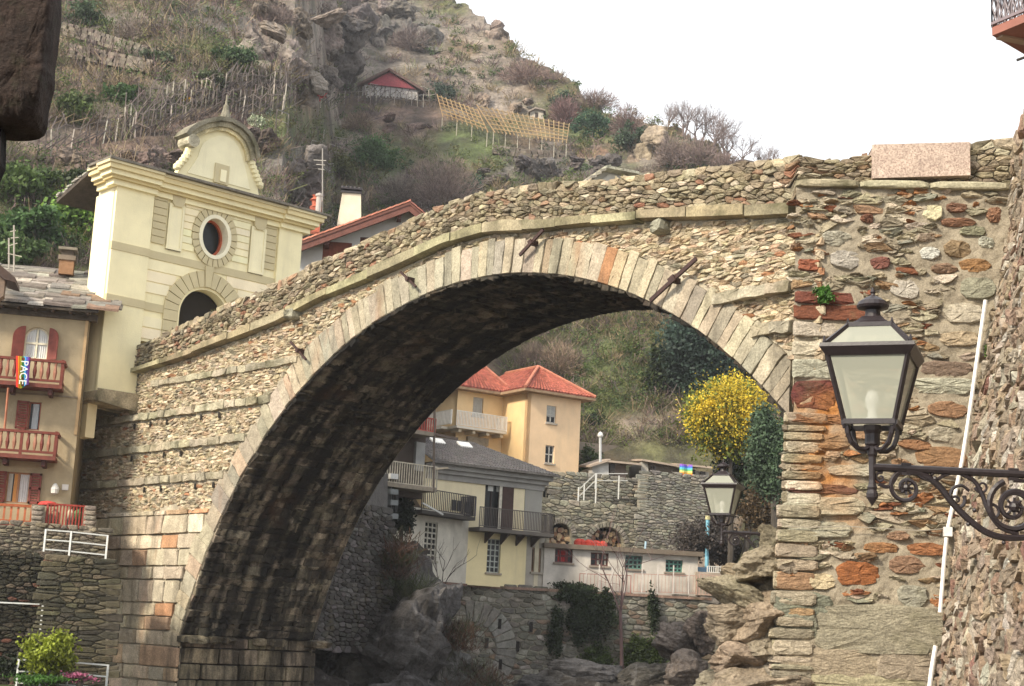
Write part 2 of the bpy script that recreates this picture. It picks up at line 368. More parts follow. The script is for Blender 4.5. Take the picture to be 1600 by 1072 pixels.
# inner pier face below the springing (seen under the arch) with its ledge
ip = MB(); IU = arc[-1][0]
def mpI(wd, z, off=0): return BR.w(IU+.12-off, z, .05-wd)
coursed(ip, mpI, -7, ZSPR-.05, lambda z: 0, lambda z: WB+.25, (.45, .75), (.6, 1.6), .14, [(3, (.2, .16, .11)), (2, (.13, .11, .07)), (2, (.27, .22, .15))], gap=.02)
wd = -.1
while wd < WB:
    e = wd+random.uniform(.5, 1.1)
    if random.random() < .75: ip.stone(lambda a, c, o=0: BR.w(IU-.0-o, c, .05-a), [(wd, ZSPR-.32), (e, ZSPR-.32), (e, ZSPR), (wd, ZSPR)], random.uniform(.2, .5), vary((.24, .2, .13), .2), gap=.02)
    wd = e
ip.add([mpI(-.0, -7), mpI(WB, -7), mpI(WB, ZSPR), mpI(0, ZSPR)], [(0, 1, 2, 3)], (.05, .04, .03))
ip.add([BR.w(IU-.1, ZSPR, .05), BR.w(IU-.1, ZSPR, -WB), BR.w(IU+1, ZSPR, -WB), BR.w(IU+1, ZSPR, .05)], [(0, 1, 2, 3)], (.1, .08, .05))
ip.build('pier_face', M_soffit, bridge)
# string courses
def extr_u(z, k=1.0):                  # u on the extrados left side at height z
    d = (RA+k)**2-(z-CZ_)**2; return CU_+math.sqrt(max(d, 0))
def extr_u_r(z, k=1.0):
    d = (RA+k)**2-(z-CZ_)**2; return CU_-math.sqrt(max(d, 0))
zc = [BR.uv(235, 645)[1], BR.uv(270, 691)[1], BR.uv(260, 744)[1], BR.uv(275, 590)[1]]
def ledge(z, ua, ub, hh, dep):
    sc = MB()
    u = ua
    while u < ub-.1:
        e = min(u+random.uniform(.5, 1.3), ub); n = 3
        sc.stone(mpB, [(u+(e-u)*i/n, z-hh+random.uniform(-.03, .03)) for i in range(n+1)]+[(e-(e-u)*i/n, z+random.uniform(-.03, .03)) for i in range(n+1)], dep*random.uniform(.8, 1.15), vary((.36, .32, .23), .15), gap=.006, tilt=.2, rough=.06, cut=.05, flat=True); u = e
    sc.build('string_course', M_corn, bridge)
for z in zc[:3]: ledge(z, extr_u(z, .95), 35, .27, .17)
ledge(zc[3], BR.uv(470, 548)[0], BR.uv(240, 592)[0], .24, .15)
zr1, zr2 = BR.uv(1180, 450)[1], BR.uv(1195, 508)[1]
ledge(zr1, 0, BR.uv(1118, 458)[0], .3, .26); ledge(zr2, 0, BR.uv(1180, 505)[0], .3, .24)

# rubble spandrel
zAsh = BR.uv(300, 795)[1]
def in_sp(u, z):
    if z > (f_cb(u)-.05 if u < 31.6 else 7.6) or u > U1-.1: return False
    if (u-CU_)**2+(z-CZ_)**2 < (RA+.95)**2: return False
    if z < zAsh+.5*math.sin(u*1.7)*.4 and u > 15: return False
    for zz in zc[:3]:
        if zz-.33 < z < zz+.02 and u > 15: return False
    return True
sp = MB()
for P in voronoi(-.2, U1, zAsh-.4, 11.3, .25, .095, inside=in_sp):
    sp.stone(mpB, P, random.uniform(.045, .08), vary(pick([(4, (0.452, 0.372, 0.256)), (3, (0.379, 0.313, 0.209)), (2, (0.524, 0.449, 0.325)), (1, (0.378, 0.276, 0.180)), (.2, (0.315, 0.167, 0.090)), (1, (0.271, 0.237, 0.170))]), .15), gap=0, tilt=.9, rough=.25, cut=.12, off=-.018)
for u, z in [(u, zz-.45) for zz in zc[:3] for u in np.arange(24, 30.5, 1.15)]:
    if in_sp(u, z): sp.fbox(BR, u-.05, z-.1, u+.06, z+.1, .08, .1, (.02, .016, .012)) if random.random() < .6 else None
sp.build('rubble_spandrel', M_stone, bridge)
ab = MB()
coursed(ab, mpB, -7, zAsh, lambda z: extr_u(z, .85) if z > ZSPR else IU+.02, lambda z: U1, (.42, .8), (.7, 1.9), .13, PAL_ASH, gap=.02)
ab.build('cut_stone_abutment', M_ashlar, bridge)
# cornice
cn = MB(); u = -.02
while u < 30.4:
    e = min(u+random.uniform(1.1, 2.3), 30.4); n = 4; g = .012
    q = np.linspace(u+g, e-g, n+1); dz = random.uniform(-.02, .02); dd = random.uniform(-.03, .04)
    lp = [(x, f_cb(x)+dz) for x in q]+[(x, f_ct(x)+dz) for x in q[::-1]]
    col = vary((.30, .26, .16), .2)
    inner = [mpB(x, y, -.1) for x, y in lp]; out = [mpB(x, y-(.05 if i > n else -.03), .34+dd) for i, (x, y) in enumerate(lp)]
    cn.prism(out, inner, col); u = e
cn.build('cornice', M_corn, bridge)
# parapet: along the bridge, then (u < 0) turning along the pier wall
def mpBP(u, z, off=0):
    if u >= 0: return mpB(u, z, off)
    q0 = at(1241, 700, 33.6); f = Face((q0.x, q0.y), 96); t_ = min(1, -u/.8)
    return f.w(-u-.02, z, off*1-.33+(1-t_)*.1)
pu = [(f_pt(0.02), 0)]+[(face_at(1241, 33.6, 96).uv(x, y)[1], -face_at(1241, 33.6, 96).uv(x, y)[0]) for x, y in [(1284, 252), (1334, 247), (1361, 245), (1517, 226), (1556, 220), (1600, 218), (1700, 214)]]
pz_ = polyfn([(b_, a_) for a_, b_ in pu]); f_pt_o = f_pt
f_pt = lambda u: f_pt_o(u) if u >= 0 else pz_(u)
zlg = face_at(1241, 33.6, 96).uv(1400, 287)[1]
f_ct_o = f_ct; f_ct = lambda u: f_ct_o(u) if u >= 0 else zlg
mpB_o = mpB
pa = MB()
us = np.linspace(-5.6, 30.6, 110)
for o in (.1, -.35):
    pa.add([mpBP(u, f_ct(u), o) for u in us]+[mpBP(u, f_pt(u)-.1, o) for u in us], [(i, i+1, 110+i+1, 110+i) for i in range(109)], (.22, .19, .14))
pa.add([mpBP(u, f_pt(u)-.1, .1) for u in us]+[mpBP(u, f_pt(u)-.1, -.35) for u in us], [(i, i+1, 110+i+1, 110+i) for i in range(109)], (.2, .17, .12))
mpP = lambda u, v, off=0: mpBP(u, f_ct(u)+v*(f_pt(u)-f_ct(u)), .1+off)
for P in voronoi(-5.5, 30.5, 0.0, .93, .27, .135, jit=.9):
    pa.stone(mpP, P, random.uniform(.06, .15), vary(pick(PAL_PARA), .2), gap=.006, tilt=.5, rough=.15)
for row in range(3):
    u = -5.5
    while u < 30.5:
        s_ = random.uniform(.16, .42); hh = random.uniform(.08, .2)
        mpt = lambda a, c, o=0: mpBP(u+a, f_pt(u+a)-.12+o+(.03 if row else 0), .06-row*.17+c)
        pa.stone(mpt, [(0, -.12), (s_, -.12), (s_, .12), (0, .12)], hh, vary(pick(PAL_PARA), .2), gap=.01, tilt=.6, rough=.2); u += s_
pa.build('parapet', M_stone, bridge)
# the other parapet
us = np.linspace(0, 30.6, 110)
p2 = MB(); p2.add([mpB(u, f_ct(u), -WB) for u in us]+[mpB(u, f_ct(u)+.7, -WB) for u in us]+[mpB(u, f_ct(u)+.7, -WB+.4) for u in us], [(k*110+i, k*110+i+1, (k+1)*110+i+1, (k+1)*110+i) for k in (0, 1) for i in range(109)], (.3, .27, .2)); p2.build('parapet', M_mortar, bridge)
# iron tie anchors and stubs of stone
for x0, y0, x1, y1, t in [(849, 359, 812, 399, .085), (1088, 404, 1016, 470, .1), (626, 425, 650, 448, .06), (454, 534, 478, 562, .06)]:
    m_ = MB(); A, B_ = BR.pt(x0, y0, .3), BR.pt(x1, y1, .3); m_.bar(A, B_, t, .06, up=BR.n)
    c = (A+B_)/2; m_.bar(c+BR.n*.06, c-BR.n*.35, .13, .13); m_.bar(c-(B_-A)*.06+BR.n*.05, c+(B_-A)*.06+BR.n*.05, t*1.7, .05, up=BR.n)
    m_.build('tie_anchor', mat('rusty_iron', col=(.045, .022, .018), var=.4, sc=9, rough=.6), bridge)
for x0, y0 in [(466, 492), (1040, 356)]:
    m_ = MB(); u, z = BR.uv(x0, y0)
    m_.stone(mpB, [(u-.22, z-.2), (u+.2, z-.22), (u+.26, z), (u+.18, z+.18), (u-.2, z+.18)], .42, (.25, .24, .18), gap=.01); m_.build('corbel', M_stone, bridge)

# ============================================================ THE PIER WALL ON THE RIGHT
p0 = at(1241, 700, 33.6); PW = Face((p0.x, p0.y), 96)
pw = thing('masonry_wall', 'tall rubble stone wall with orange and red stones behind the big lantern', 'wall', PW.pt(1350, 1072))
zl = PW.uv(1400, 285)[1]
JX = [(1577, 283), (1574, 368), (1560, 440), (1548, 500), (1530, 600), (1515, 700), (1496, 800), (1484, 900), (1474, 960), (1462, 1072), (1452, 1160)]
JZ = sorted((PW.uv(*p)[1], PW.uv(*p)[0]) for p in JX); LE = sorted((PW.uv(*p)[1], PW.uv(*p)[0]) for p in [(1244, 283), (1241, 500), (1240, 640), (1232, 680), (1226, 800), (1221, 870), (1216, 960), (1212, 1072), (1208, 1160)])
fJ = lambda z: float(np.interp(z, *zip(*JZ))); fL = lambda z: float(np.interp(z, *zip(*LE)))
b = MB(); nz_, nu_ = 300, 120; zb = -4.0
vs_ = []; cs_ = []
for j in range(nz_+1):
    z = zb+(zl-zb)*j/nz_
    for i in range(nu_+1):
        u = fL(z)+(fJ(z)+.4-fL(z))*i/nu_
        d = noise.fractal(Vector((u*1.3, z*1.9, 3)), 1, 2, 4)*.06+noise.fractal(Vector((u*5, z*9, 8)), .7, 2, 3)*.022
        vs_.append(PW.w(u, z, d)); 
n1 = nu_+1
b.add(vs_, [(j*n1+i, j*n1+i+1, (j+1)*n1+i+1, (j+1)*n1+i) for j in range(nz_) for i in range(nu_)], (.29, .25, .185))
for k, v in enumerate(vs_):           # orange rust that has run down the stones
    x, y = proj(v); st = max(0, 1-abs(x-(1300+14*math.sin(y/40)))/62)*max(0, min(1, (y-600)/30, (830-y)/130))
    st = min(1, st*1.6*(.6+.8*noise.noise(v*2.5))) if st > 0 else 0; c0 = (0.304, 0.246, 0.167); c1 = (0.441, 0.187, 0.045)
    b.c[k] = tuple(c0[q]*(1-st)+c1[q]*st for q in range(3))
def rust(v, c0, f=1.):
    x, y = proj(v); st = max(0, 1-abs(x-(1296+16*math.sin(y/40)))/58)*max(0, min(1, (y-590)/30, (850-y)/130))
    st = min(1, st*2.0*(.55+.9*noise.noise(Vector(v)*2.5)))*f if st > 0 else 0; return tuple(c0[q]*(1-st)+(.4, .18, .055)[q]*st for q in range(3))
b.c = [rust(v, (.29, .25, .185)) for v in b.v]
# sides and back of the mass
sd = Vector((math.sin(math.radians(15)), math.cos(math.radians(15)), 0))*6
L0 = [PW.w(fL(z), z, 0) for z in np.linspace(zb, zl, 24)]
b.add(L0+[p+sd for p in L0], [(i, i+1, 24+i+1, 24+i) for i in range(23)], (.3, .27, .2))
b.add([PW.w(fL(zl), zl, .02), PW.w(fJ(zl)+.4, zl, .02), PW.w(fJ(zl)+.4, zl, 0)+sd, PW.w(fL(zl), zl, 0)+sd], [(0, 1, 2, 3)], (.3, .27, .2))
b.build('mortar_bed', M_mortar, pw, smooth=True)
st = MB()
mpW = lambda u, z, off=0: PW.w(u, z, off)
SPEC = [(1340, 897, 66, 36, (.50, .16, .045), 0), (1272, 618, 68, 46, (.2, .05, .03), 1), (1290, 466, 96, 20, (.3, .085, .04), 2), (1300, 488, 120, 26, (.3, .09, .035), 2), (1457, 332, 32, 26, (.66, .58, .38), 0),
 (1496, 390, 44, 28, (.52, .3, .13), 0), (1523, 415, 46, 22, (.52, .24, .08), 0), (1475, 420, 40, 16, (.46, .25, .12), 0), (1321, 406, 48, 30, (.45, .43, .35), 0), (1414, 452, 44, 30, (.46, .44, .35), 0), (1308, 373, 46, 24, (.42, .41, .32), 0),
 (1452, 396, 34, 18, (.58, .58, .5), 0), (1375, 412, 30, 20, (.36, .13, .07), 0), (1264, 414, 34, 20, (.45, .13, .05), 1), (1495, 325, 34, 16, (.44, .2, .09), 0), (1496, 348, 52, 14, (.38, .16, .07), 0), (1554, 337, 26, 26, (.48, .22, .1), 0), (1355, 342, 20, 14, (.33, .13, .06), 0),
 (1504, 488, 62, 34, (.5, .45, .34), 0), (1478, 577, 80, 26, (.38, .24, .13), 0), (1474, 604, 92, 24, (.5, .46, .36), 1), (1482, 640, 62, 24, (.5, .24, .1), 0), (1477, 680, 50, 22, (.48, .42, .32), 0), (1470, 715, 78, 36, (.52, .27, .1), 0), (1430, 695, 50, 16, (.5, .22, .08), 0),
 (1376, 856, 50, 17, (.55, .24, .08), 0), (1446, 858, 56, 20, (.56, .22, .07), 0), (1417, 883, 52, 26, (.46, .24, .11), 0), (1402, 837, 32, 16, (.45, .24, .11), 0), (1426, 933, 44, 36, (.36, .34, .26), 0), (1257, 945, 86, 40, (.2, .21, .16), 0), (1247, 980, 58, 38, (.27, .27, .2), 1),
 (1368, 984, 196, 72, (.31, .285, .21), 1), (1300, 1034, 150, 44, (.38, .33, .22), 1), (1420, 1040, 90, 46, (.36, .32, .22), 1), (1340, 1070, 180, 30, (.36, .32, .22), 1), (1286, 764, 106, 15, (.27, .11, .06), 1), (1285, 908, 44, 26, (.5, .42, .28), 0), (1330, 735, 70, 18, (.42, .38, .28), 1),
 (1282, 690, 84, 22, (.42, .26, .12), 1), (1278, 655, 76, 16, (.36, .17, .08), 1), (1275, 515, 72, 24, (.5, .45, .34), 2), (1280, 545, 84, 24, (.5, .46, .35), 2), (1275, 577, 74, 30, (.52, .48, .38), 2), (1290, 790, 120, 26, (.42, .39, .3), 1), (1280, 826, 100, 24, (.4, .37, .28), 1), (1500, 530, 60, 24, (.45, .36, .24), 0),
 (1540, 380, 26, 18, (.5, .48, .4), 0), (1520, 362, 40, 16, (.3, .28, .2), 0), (1530, 450, 56, 36, (.32, .3, .23), 0)]
SB = []
for x, y, w_, h_, c, kd in SPEC:
    u, z = PW.uv(x, y); m_ = 33.7/FPX; hw, hh = w_*m_/2, h_*m_/2; n = 9 if kd == 0 else 12
    if kd == 2: poly = [(u-hw+2*hw*i/4, z-hh) for i in range(5)]+[(u+hw-2*hw*i/4, z+hh) for i in range(5)]
    else:
        e_ = .78 if kd == 0 else .5
        poly = []
        for i in range(n):
            t = 6.2832*i/n; cx, cy = math.cos(t), math.sin(t)
            poly.append((u+hw*1.08*math.copysign(abs(cx)**e_, cx)*random.uniform(.9, 1.08), z+hh*1.08*math.copysign(abs(cy)**e_, cy)*random.uniform(.88, 1.1)))
    st.stone(mpW, poly, random.uniform(.08, .12), vary((c[0]*.52, c[1]*.62, c[2]*.85) if c[0] > 2.2*c[2] else tuple(x*.8 for x in c), .1), gap=0, tilt=.6, rough=.22, cut=.14, off=-.025); SB.append((u, z, hw+.12, hh+.06))
def in_w(u, z):
    if z > zl-.2 or u > fJ(z)-.1 or u < fL(z)-.05: return False
    return not any(abs(u-a) < c_+.05 and abs(z-b_) < d_+.03 for a, b_, c_, d_ in SB)
for P in voronoi(-1, 5.4, zb, zl, .5, .2, jit=.95, inside=in_w):
    k = random.uniform(.8, 1.15); cx = sum(p[0] for p in P)/len(P); cz = sum(p[1] for p in P)/len(P)
    P = [(cx+(p[0]-cx)*k, cz+(p[1]-cz)*k*random.uniform(.8, 1)) for p in P]
    st.stone(mpW, P, random.uniform(.07, .13), vary(pick(PAL_PIER), .2), gap=0, tilt=1.0, rough=.3, cut=.1, off=-.045)
for P in voronoi(-1, 5.4, zb, zl, .26, .1, jit=.9, inside=in_w):
    if random.random() < .6:
        st.stone(mpW, P, random.uniform(.07, .12), vary(pick(PAL_PIER), .2), gap=0, tilt=1.0, rough=.3, off=-.05)
z = -3.6                                                  # ragged stones sticking out of the free edge
while z < PW.uv(1240, 650)[1]:
    hh = random.uniform(.14, .42); u = fL(z+hh/2); e = random.uniform(.02, .16)
    st.stone(mpW, [(u-e, z), (u+.35, z), (u+.8, z+.02), (u+.8, z+hh-.02), (u+.35, z+hh), (u-e, z+hh), (u-e-.06, z+hh/2)], random.uniform(.08, .16), vary(pick(PAL_PIER[:4]+PAL_PIER[6:]), .15), gap=.012, tilt=.4, rough=.12)
    st.stone(lambda a, c, o=0: PW.w(u-e+.05, c, 0)-Vector((o, 0, 0))+sd.normalized()*a, [(-.1, z), (.5, z), (.5, z+hh), (-.1, z+hh)], .1, vary(pick(PAL_PIER[:3]), .2), gap=.01); z += hh
st.c = [rust(v, c, .5) for v, c in zip(st.v, st.c)]
st.build('stonework', M_big, pw)
ld = MB(); u = fL(zl)-.02
while u < fJ(zl)-.1:
    e = min(u+random.uniform(1.1, 2.0), fJ(zl)); ld.stone(mpW, [(u, zl-.17), ((u+e)/2, zl-.18), (e, zl-.17), (e, zl+.01), ((u+e)/2, zl+.02), (u, zl+.01)], .17, vary((.33, .29, .2), .1), gap=.004, tilt=.1, rough=.05); u = e
ld.build('coping', M_corn, pw)
gb = MB(); a_, b_, c_, d_ = PW.rect(1364, 226, 1515, 276, .1)
gb.fpoly(PW, [(1364, 227), (1514, 223), (1516, 274), (1364, 277)], -.55, .12)
o = gb.build('granite_block', M_granite, base=PW.w((a_+c_)/2, zl, 0)); tag(o, 'speckled pink granite slab standing on top of the rubble wall', 'stone slab')
bv = o.modifiers.new('b', 'BEVEL'); bv.width = .02; bv.segments = 2
# ============================================================ THE LEANING SIDE WALL
def Jpt(z): return PW.w(fJ(z)+.05, z, .0)
DS = Vector((-.221, -1, 0)).normalized()
sw = thing('leaning_wall', 'leaning rubble stone wall along the right edge running back towards the tall wall', 'wall', Jpt(0)+DS*3)
nS = Vector((-DS.y, DS.x, 0)); nS = -nS if nS.x > 0 else nS
mpL = lambda t, z, off=0: Jpt(z)+DS*t+nS*off
b = MB(); nt_, nz_ = 160, 160; zt = at(1600, 216, 30.5).z; vs_ = []
for j in range(nz_+1):
    for i in range(nt_+1):
        t = -1.5+25*i/nt_; z = -4+(zt+4)*j/nz_; vs_.append(mpL(t, z, noise.fractal(Vector((t*1.2, z*1.6, 9)), 1, 2, 4)*.06+noise.fractal(Vector((t*4, z*5, 2)), .7, 2, 3)*.03-.02))
n1 = nt_+1; b.add(vs_, [(j*n1+i, j*n1+i+1, (j+1)*n1+i+1, (j+1)*n1+i) for j in range(nz_) for i in range(nt_)], (.22, .18, .13))
b.add([mpL(-1.5, zt, 0), mpL(23.5, zt, 0), mpL(23.5, zt, -.9), mpL(-1.5, zt, -.9)], [(0, 1, 2, 3)], (.3, .25, .18))
b.build('mortar_bed', M_mortar, sw, smooth=True)
st = MB()
for P in voronoi(-.6, 19, -4, zt-.05, .6, .3, jit=.95):
    k = random.uniform(.7, 1.0); cx = sum(p[0] for p in P)/len(P); cz = sum(p[1] for p in P)/len(P)
    st.stone(mpL, [(cx+(p[0]-cx)*k, cz+(p[1]-cz)*k) for p in P], random.uniform(.05, .1), vary(pick([(4, (.3, .23, .16)), (3, (.25, .2, .15)), (2, (.36, .31, .24)), (1, (.25, .17, .12)), (.25, (.22, .12, .09)), (.8, (.44, .4, .33))]), .18), gap=0, tilt=.9, rough=.3, cut=.1, off=-.04)
st.build('stonework', M_big, sw)
# white conduit, thin cable
pp = MB(); L = [(1540, 469), (1534, 510), (1513, 659), (1503, 722), (1479, 836)]
pp.tube([PW.pt(*p, .22) for p in L], .045, (.78, .76, .72), 8); L2 = [(1479, 840), (1475, 880), (1469, 957)]; pp.tube([PW.pt(*p, .22) for p in L2], .045, (.78, .76, .72), 8)
L3 = [(1462, 1009), (1456, 1045), (1449, 1100)]; pp.tube([PW.pt(*p, .22) for p in L3], .05, (.78, .76, .72), 8)
u, z = PW.uv(1478, 832); pp.fbox(PW, u-.09, z-.1, u+.09, z+.1, .15, .27, (.7, .68, .64))
tag(pp.build('conduit', M_paint, base=PW.pt(1479, 836, .22)), 'thin white conduit running down the corner between the two stone walls', 'pipe')
cb = MB(); cb.tube([PW.pt(x, y, .17) for x, y in [(1226, 822), (1260, 824), (1320, 822), (1400, 827), (1440, 829), (1476, 826)]], .012, (.3, .27, .22), 4)
tag(cb.build('cable', M_paint, base=PW.pt(1320, 822, .17)), 'thin grey cable strung across the rubble wall below the lantern', 'cable')

# ============================================================ ROCKS
def rock(mb, c, r, seed, col, facets=12, sub=5, q=1.0):
    import bmesh
    bm = bmesh.new(); bmesh.ops.create_icosphere(bm, subdivisions=sub, radius=1)
    rs = random.Random(seed); pl = []
    for _ in range(facets):
        v = Vector((rs.gauss(0, 1), rs.gauss(0, 1), rs.gauss(0, 1))).normalized(); pl.append((v, rs.uniform(.48, .85)))
    rz = Matrix.Rotation(rs.uniform(-.5, .5), 3, 'Y') @ Matrix.Rotation(rs.uniform(0, 6), 3, 'Z')
    off = Vector((seed*3.1, seed*1.7, seed)); vs_ = []
    for v in bm.verts:
        p = v.co.copy()
        for n_, d_ in pl:
            e = p.dot(n_)-d_
            if e > 0: p -= n_*e*.97
        k = noise.fractal(p*1.4+off, .8, 2.2, 6)*.13*q + (abs(noise.noise(Vector((p.x*1.2+p.z, p.y*1.2, p.z*5))+off))-.25)*.13*q
        p += v.co*k; p = Vector((p.x*r[0], p.y*r[1], p.z*r[2])); vs_.append(Vector(c)+(rz @ p))
    mb.add(vs_, [tuple(x.index for x in f.verts) for f in bm.faces], col); bm.free()
RC = (.26, .215, .15)
ro = MB(); D = 34.6; m_ = D/FPX
for i, (x, y, w_, h_, dd) in enumerate([(1190, 880, 70, 60, 0), (1215, 850, 40, 60, .2), (1150, 925, 80, 44, .1), (1190, 960, 110, 60, -.2), (1140, 975, 70, 50, .3), (1200, 1010, 90, 70, -.3), (1150, 1030, 90, 60, 0), (1180, 1075, 110, 70, -.5), (1215, 920, 60, 80, .2), (1120, 1075, 60, 40, .2), (1235, 1060, 80, 90, -.3), (1170, 905, 60, 40, .5), (1228, 1000, 50, 60, -.1), (1190, 1130, 160, 70, -.3)]):
    rock(ro, at(x, y, D+dd), (w_*m_*.72, .9, h_*m_*.72), 20+i, vary(pick([(3, RC), (2, (.3, .25, .175)), (2, (.21, .185, .14))]), .12), q=1.2)
tag(ro.build('rock_outcrop', M_rock, base=at(1180, 1072, D)), 'jagged pale brown rock outcrop at the foot of the tall wall under the second lantern', 'rocks')

# ============================================================ WALL LANTERNS
def lantern(loc, label):
    K = 13.7/FPX; t = thing('wall_lantern', label, 'lantern', loc, 'iron wall lanterns on scroll brackets')
    ca, sa = math.cos(math.radians(-21)), math.sin(math.radians(-21)); L = Vector(loc)
    def q(x, y, z): return L+Vector(((x*ca-y*sa)*K, (x*sa+y*ca)*K, z*K))
    cor = ((-1, -1), (1, -1), (1, 1), (-1, 1))
    fr = MB()
    zt, zb_, wt, wb = 172, 70, 62, 39
    def ring(w1, z1, w2, z2):                    # square collar between two half widths
        a = [q(i*w1, j*w1, z1) for i, j in cor]+[q(i*w2, j*w2, z2) for i, j in cor]
        fr.add(a, [(0, 1, 2, 3), (4, 5, 6, 7)]+[(k, (k+1) % 4, (k+1) % 4+4, k+4) for k in range(4)])
    for i, j in cor:
        fr.bar(q(i*wb, j*wb, zb_), q(i*wt, j*wt, zt), 6*K, 6*K); fr.bar(q(i*(wt+2), j*(wt+2), 188), q(i*34, j*34, 222), 6*K, 6*K)
        fr.lathe(q(i*66, j*66, 186), [(2.5*K, 0), (3*K, 4*K), (2*K, 8*K), (1*K, 13*K)], seg=6)
        fr.lathe(q(i*34, j*34, 224), [(2*K, 0), (2.5*K, 3*K), (.8*K, 9*K)], seg=6)
        fr.lathe(q(i*wb, j*wb, 58), [(1.5*K, -2*K), (3*K, 4*K), (2.5*K, 10*K)], seg=6)
    def sq(w_, z0, z1, w2=None):
        w2 = w2 or w_
        for a in range(4):
            (i0, j0), (i1, j1) = cor[a], cor[(a+1) % 4]
            fr.bar(q(i0*w_, j0*w_, (z0+z1)/2), q(i1*w_, j1*w_, (z0+z1)/2), 6*K, (z1-z0)*K)
    ring(64, 168, 73, 181); ring(73, 181, 72, 187); sq(wb+1, 63, 71); sq(34, 219, 226)
    ring(36, 222, 22, 232); ring(22, 232, 15, 240)
    fr.lathe(q(0, 0, 238), [(15*K, 0), (12*K, 8*K), (12*K, 14*K), (24*K, 17*K), (26*K, 21*K), (22*K, 28*K), (11*K, 35*K), (4*K, 38*K), (3*K, 41*K), (4.5*K, 44*K), (1*K, 52*K)], seg=18)
    fr.build('lantern_frame', M_iron, t)
    gl = MB()
    for a in range(4):
        (i0, j0), (i1, j1) = cor[a], cor[(a+1) % 4]
        gl.add([q(i0*wb, j0*wb, zb_), q(i1*wb, j1*wb, zb_), q(i1*wt, j1*wt, zt), q(i0*wt, j0*wt, zt)], [(0, 1, 2, 3)])
        gl.add([q(i0*wt, j0*wt, 188), q(i1*wt, j1*wt, 188), q(i1*34, j1*34, 221), q(i0*34, j0*34, 221)], [(0, 1, 2, 3)])
    gl.build('glass', M_lamp, t)
    bu = MB(); bu.lathe(q(0, 0, 70), [(11*K, 0), (11*K, 8*K), (8*K, 9*K), (8*K, 16*K), (7*K, 18*K), (11*K, 28*K), (12*K, 38*K), (9*K, 48*K), (2*K, 54*K)], seg=14); bu.build('light_bulb', M_bulb, t, smooth=True)
    po = MB()
    po.lathe(q(0, 0, -60), [(1*K, 0), (5*K, 6*K), (9*K, 12*K), (9.5*K, 18*K), (7*K, 24*K), (8*K, 28*K), (6*K, 33*K), (5*K, 40*K), (6*K, 76*K), (8*K, 80*K), (9*K, 92*K), (12*K, 96*K), (12*K, 112*K), (14*K, 118*K), (14*K, 126*K)], seg=12)
    for i, j in cor:
        pts = [(i*wb*.9, j*wb*.9, 62), (i*wb*.86, j*wb*.86, 50), (i*wb*.74, j*wb*.74, 36), (i*wb*.5, j*wb*.5, 27), (i*11, j*11, 26), (i*6, j*6, 31)]
        po.tube([q(*p) for p in pts], 4*K, seg=6)
    po.build('stem', M_iron, t)
    br = MB(); X = lambda x, z, y=0: L+Vector((x*K, y*K, z*K))
    br.tube([X(0, 0), X(335, 0)], 6.2*K, seg=8)
    def spiral(cx, cz, r_, turns, a0, rad, sgn=1, taper=.85):
        n = int(26*turns); pts = []
        for k in range(n+1):
            f = k/n; a = a0+sgn*6.2832*turns*f; rr = r_*(1-taper*f); pts.append(X(cx+rr*math.cos(a), cz+rr*math.sin(a)))
        br.tube(pts, [rad*K*(1-.45*k/n) for k in range(n+1)], seg=6)
    def curve(pts, rad, n=24):                   # Catmull-Rom through the points
        P = [pts[0]]+list(pts)+[pts[-1]]; out = []
        for k in range(1, len(P)-2):
            for s_ in range(8):
                f = s_/8; a, b2, c2, d2 = P[k-1], P[k], P[k+1], P[k+2]
                out.append(tuple(.5*((2*b2[e])+(-a[e]+c2[e])*f+(2*a[e]-5*b2[e]+4*c2[e]-d2[e])*f*f+(-a[e]+3*b2[e]-3*c2[e]+d2[e])*f**3) for e in (0, 1)))
        out.append(pts[-1]); br.tube([X(*p) for p in out], rad*K, seg=6)
    spiral(53, -30, 27, 1.6, math.pi*.5, 4.2, 1); spiral(222, -52, 42, 2.0, math.pi*.62, 5.5, 1); spiral(222, -52, 26, 1.1, -.5, 4, 1, .5)
    spiral(13, -16, 9, 1.2, 1.2, 2.6, 1); spiral(132, -46, 14, 1.3, math.pi*.2, 3, -1); spiral(188, -62, 14, 1.2, 2.4, 2.6, -1); spiral(262, -84, 14, 1.2, .5, 3, 1); spiral(172, -22, 11, 1.2, 3.3, 2.4, 1); spiral(300, -40, 24, 1.5, 2.5, 4, -1)
    curve([(53, -4), (80, -8), (104, -24), (124, -48), (148, -72), (176, -92), (205, -100), (240, -98), (280, -92), (332, -84)], 5.2)
    curve([(10, -26), (24, -30), (33, -22), (42, -8), (60, -3), (82, -14), (98, -16), (112, -8), (124, -3)], 3); curve([(140, -4), (160, -14), (172, -34), (182, -60), (200, -84), (228, -94)], 3.4)
    curve([(222, -10), (250, -12), (272, -28), (276, -54), (262, -78), (240, -94)], 3.2); curve([(120, -44), (126, -28), (140, -22), (152, -30)], 2.6)
    for x, z, r_ in [(53, -30, 7), (222, -52, 9), (98, -14, 5), (126, -2, 4), (186, -96, 4), (205, -108, 3.5), (150, -82, 3.5), (246, -102, 4), (188, -30, 4), (94, -6, 3.5), (160, -60, 3.5), (270, -40, 3.5)]:
        br.lathe(X(x, z-r_), [(.5*K, 0), (r_*.8*K, r_*.4*K), (r_*K, r_*K), (r_*.8*K, r_*1.6*K), (.5*K, r_*2*K)], seg=8)
    for x in (53, 222): 
        for a in range(8):
            an = a*6.2832/8; br.tube([X(x, -30 if x == 53 else -52), X(x+(11 if x == 53 else 15)*math.cos(an), (-30 if x == 53 else -52)+(11 if x == 53 else 15)*math.sin(an), -2)], 2.2*K, seg=5)
    for x in (53, 222): br.bar(X(x, -10), X(x, 9), 6*K, 15*K)
    br.bar(X(335, -110), X(335, 30), 12*K, 30*K)
    br.build('scroll_bracket', M_iron, t)
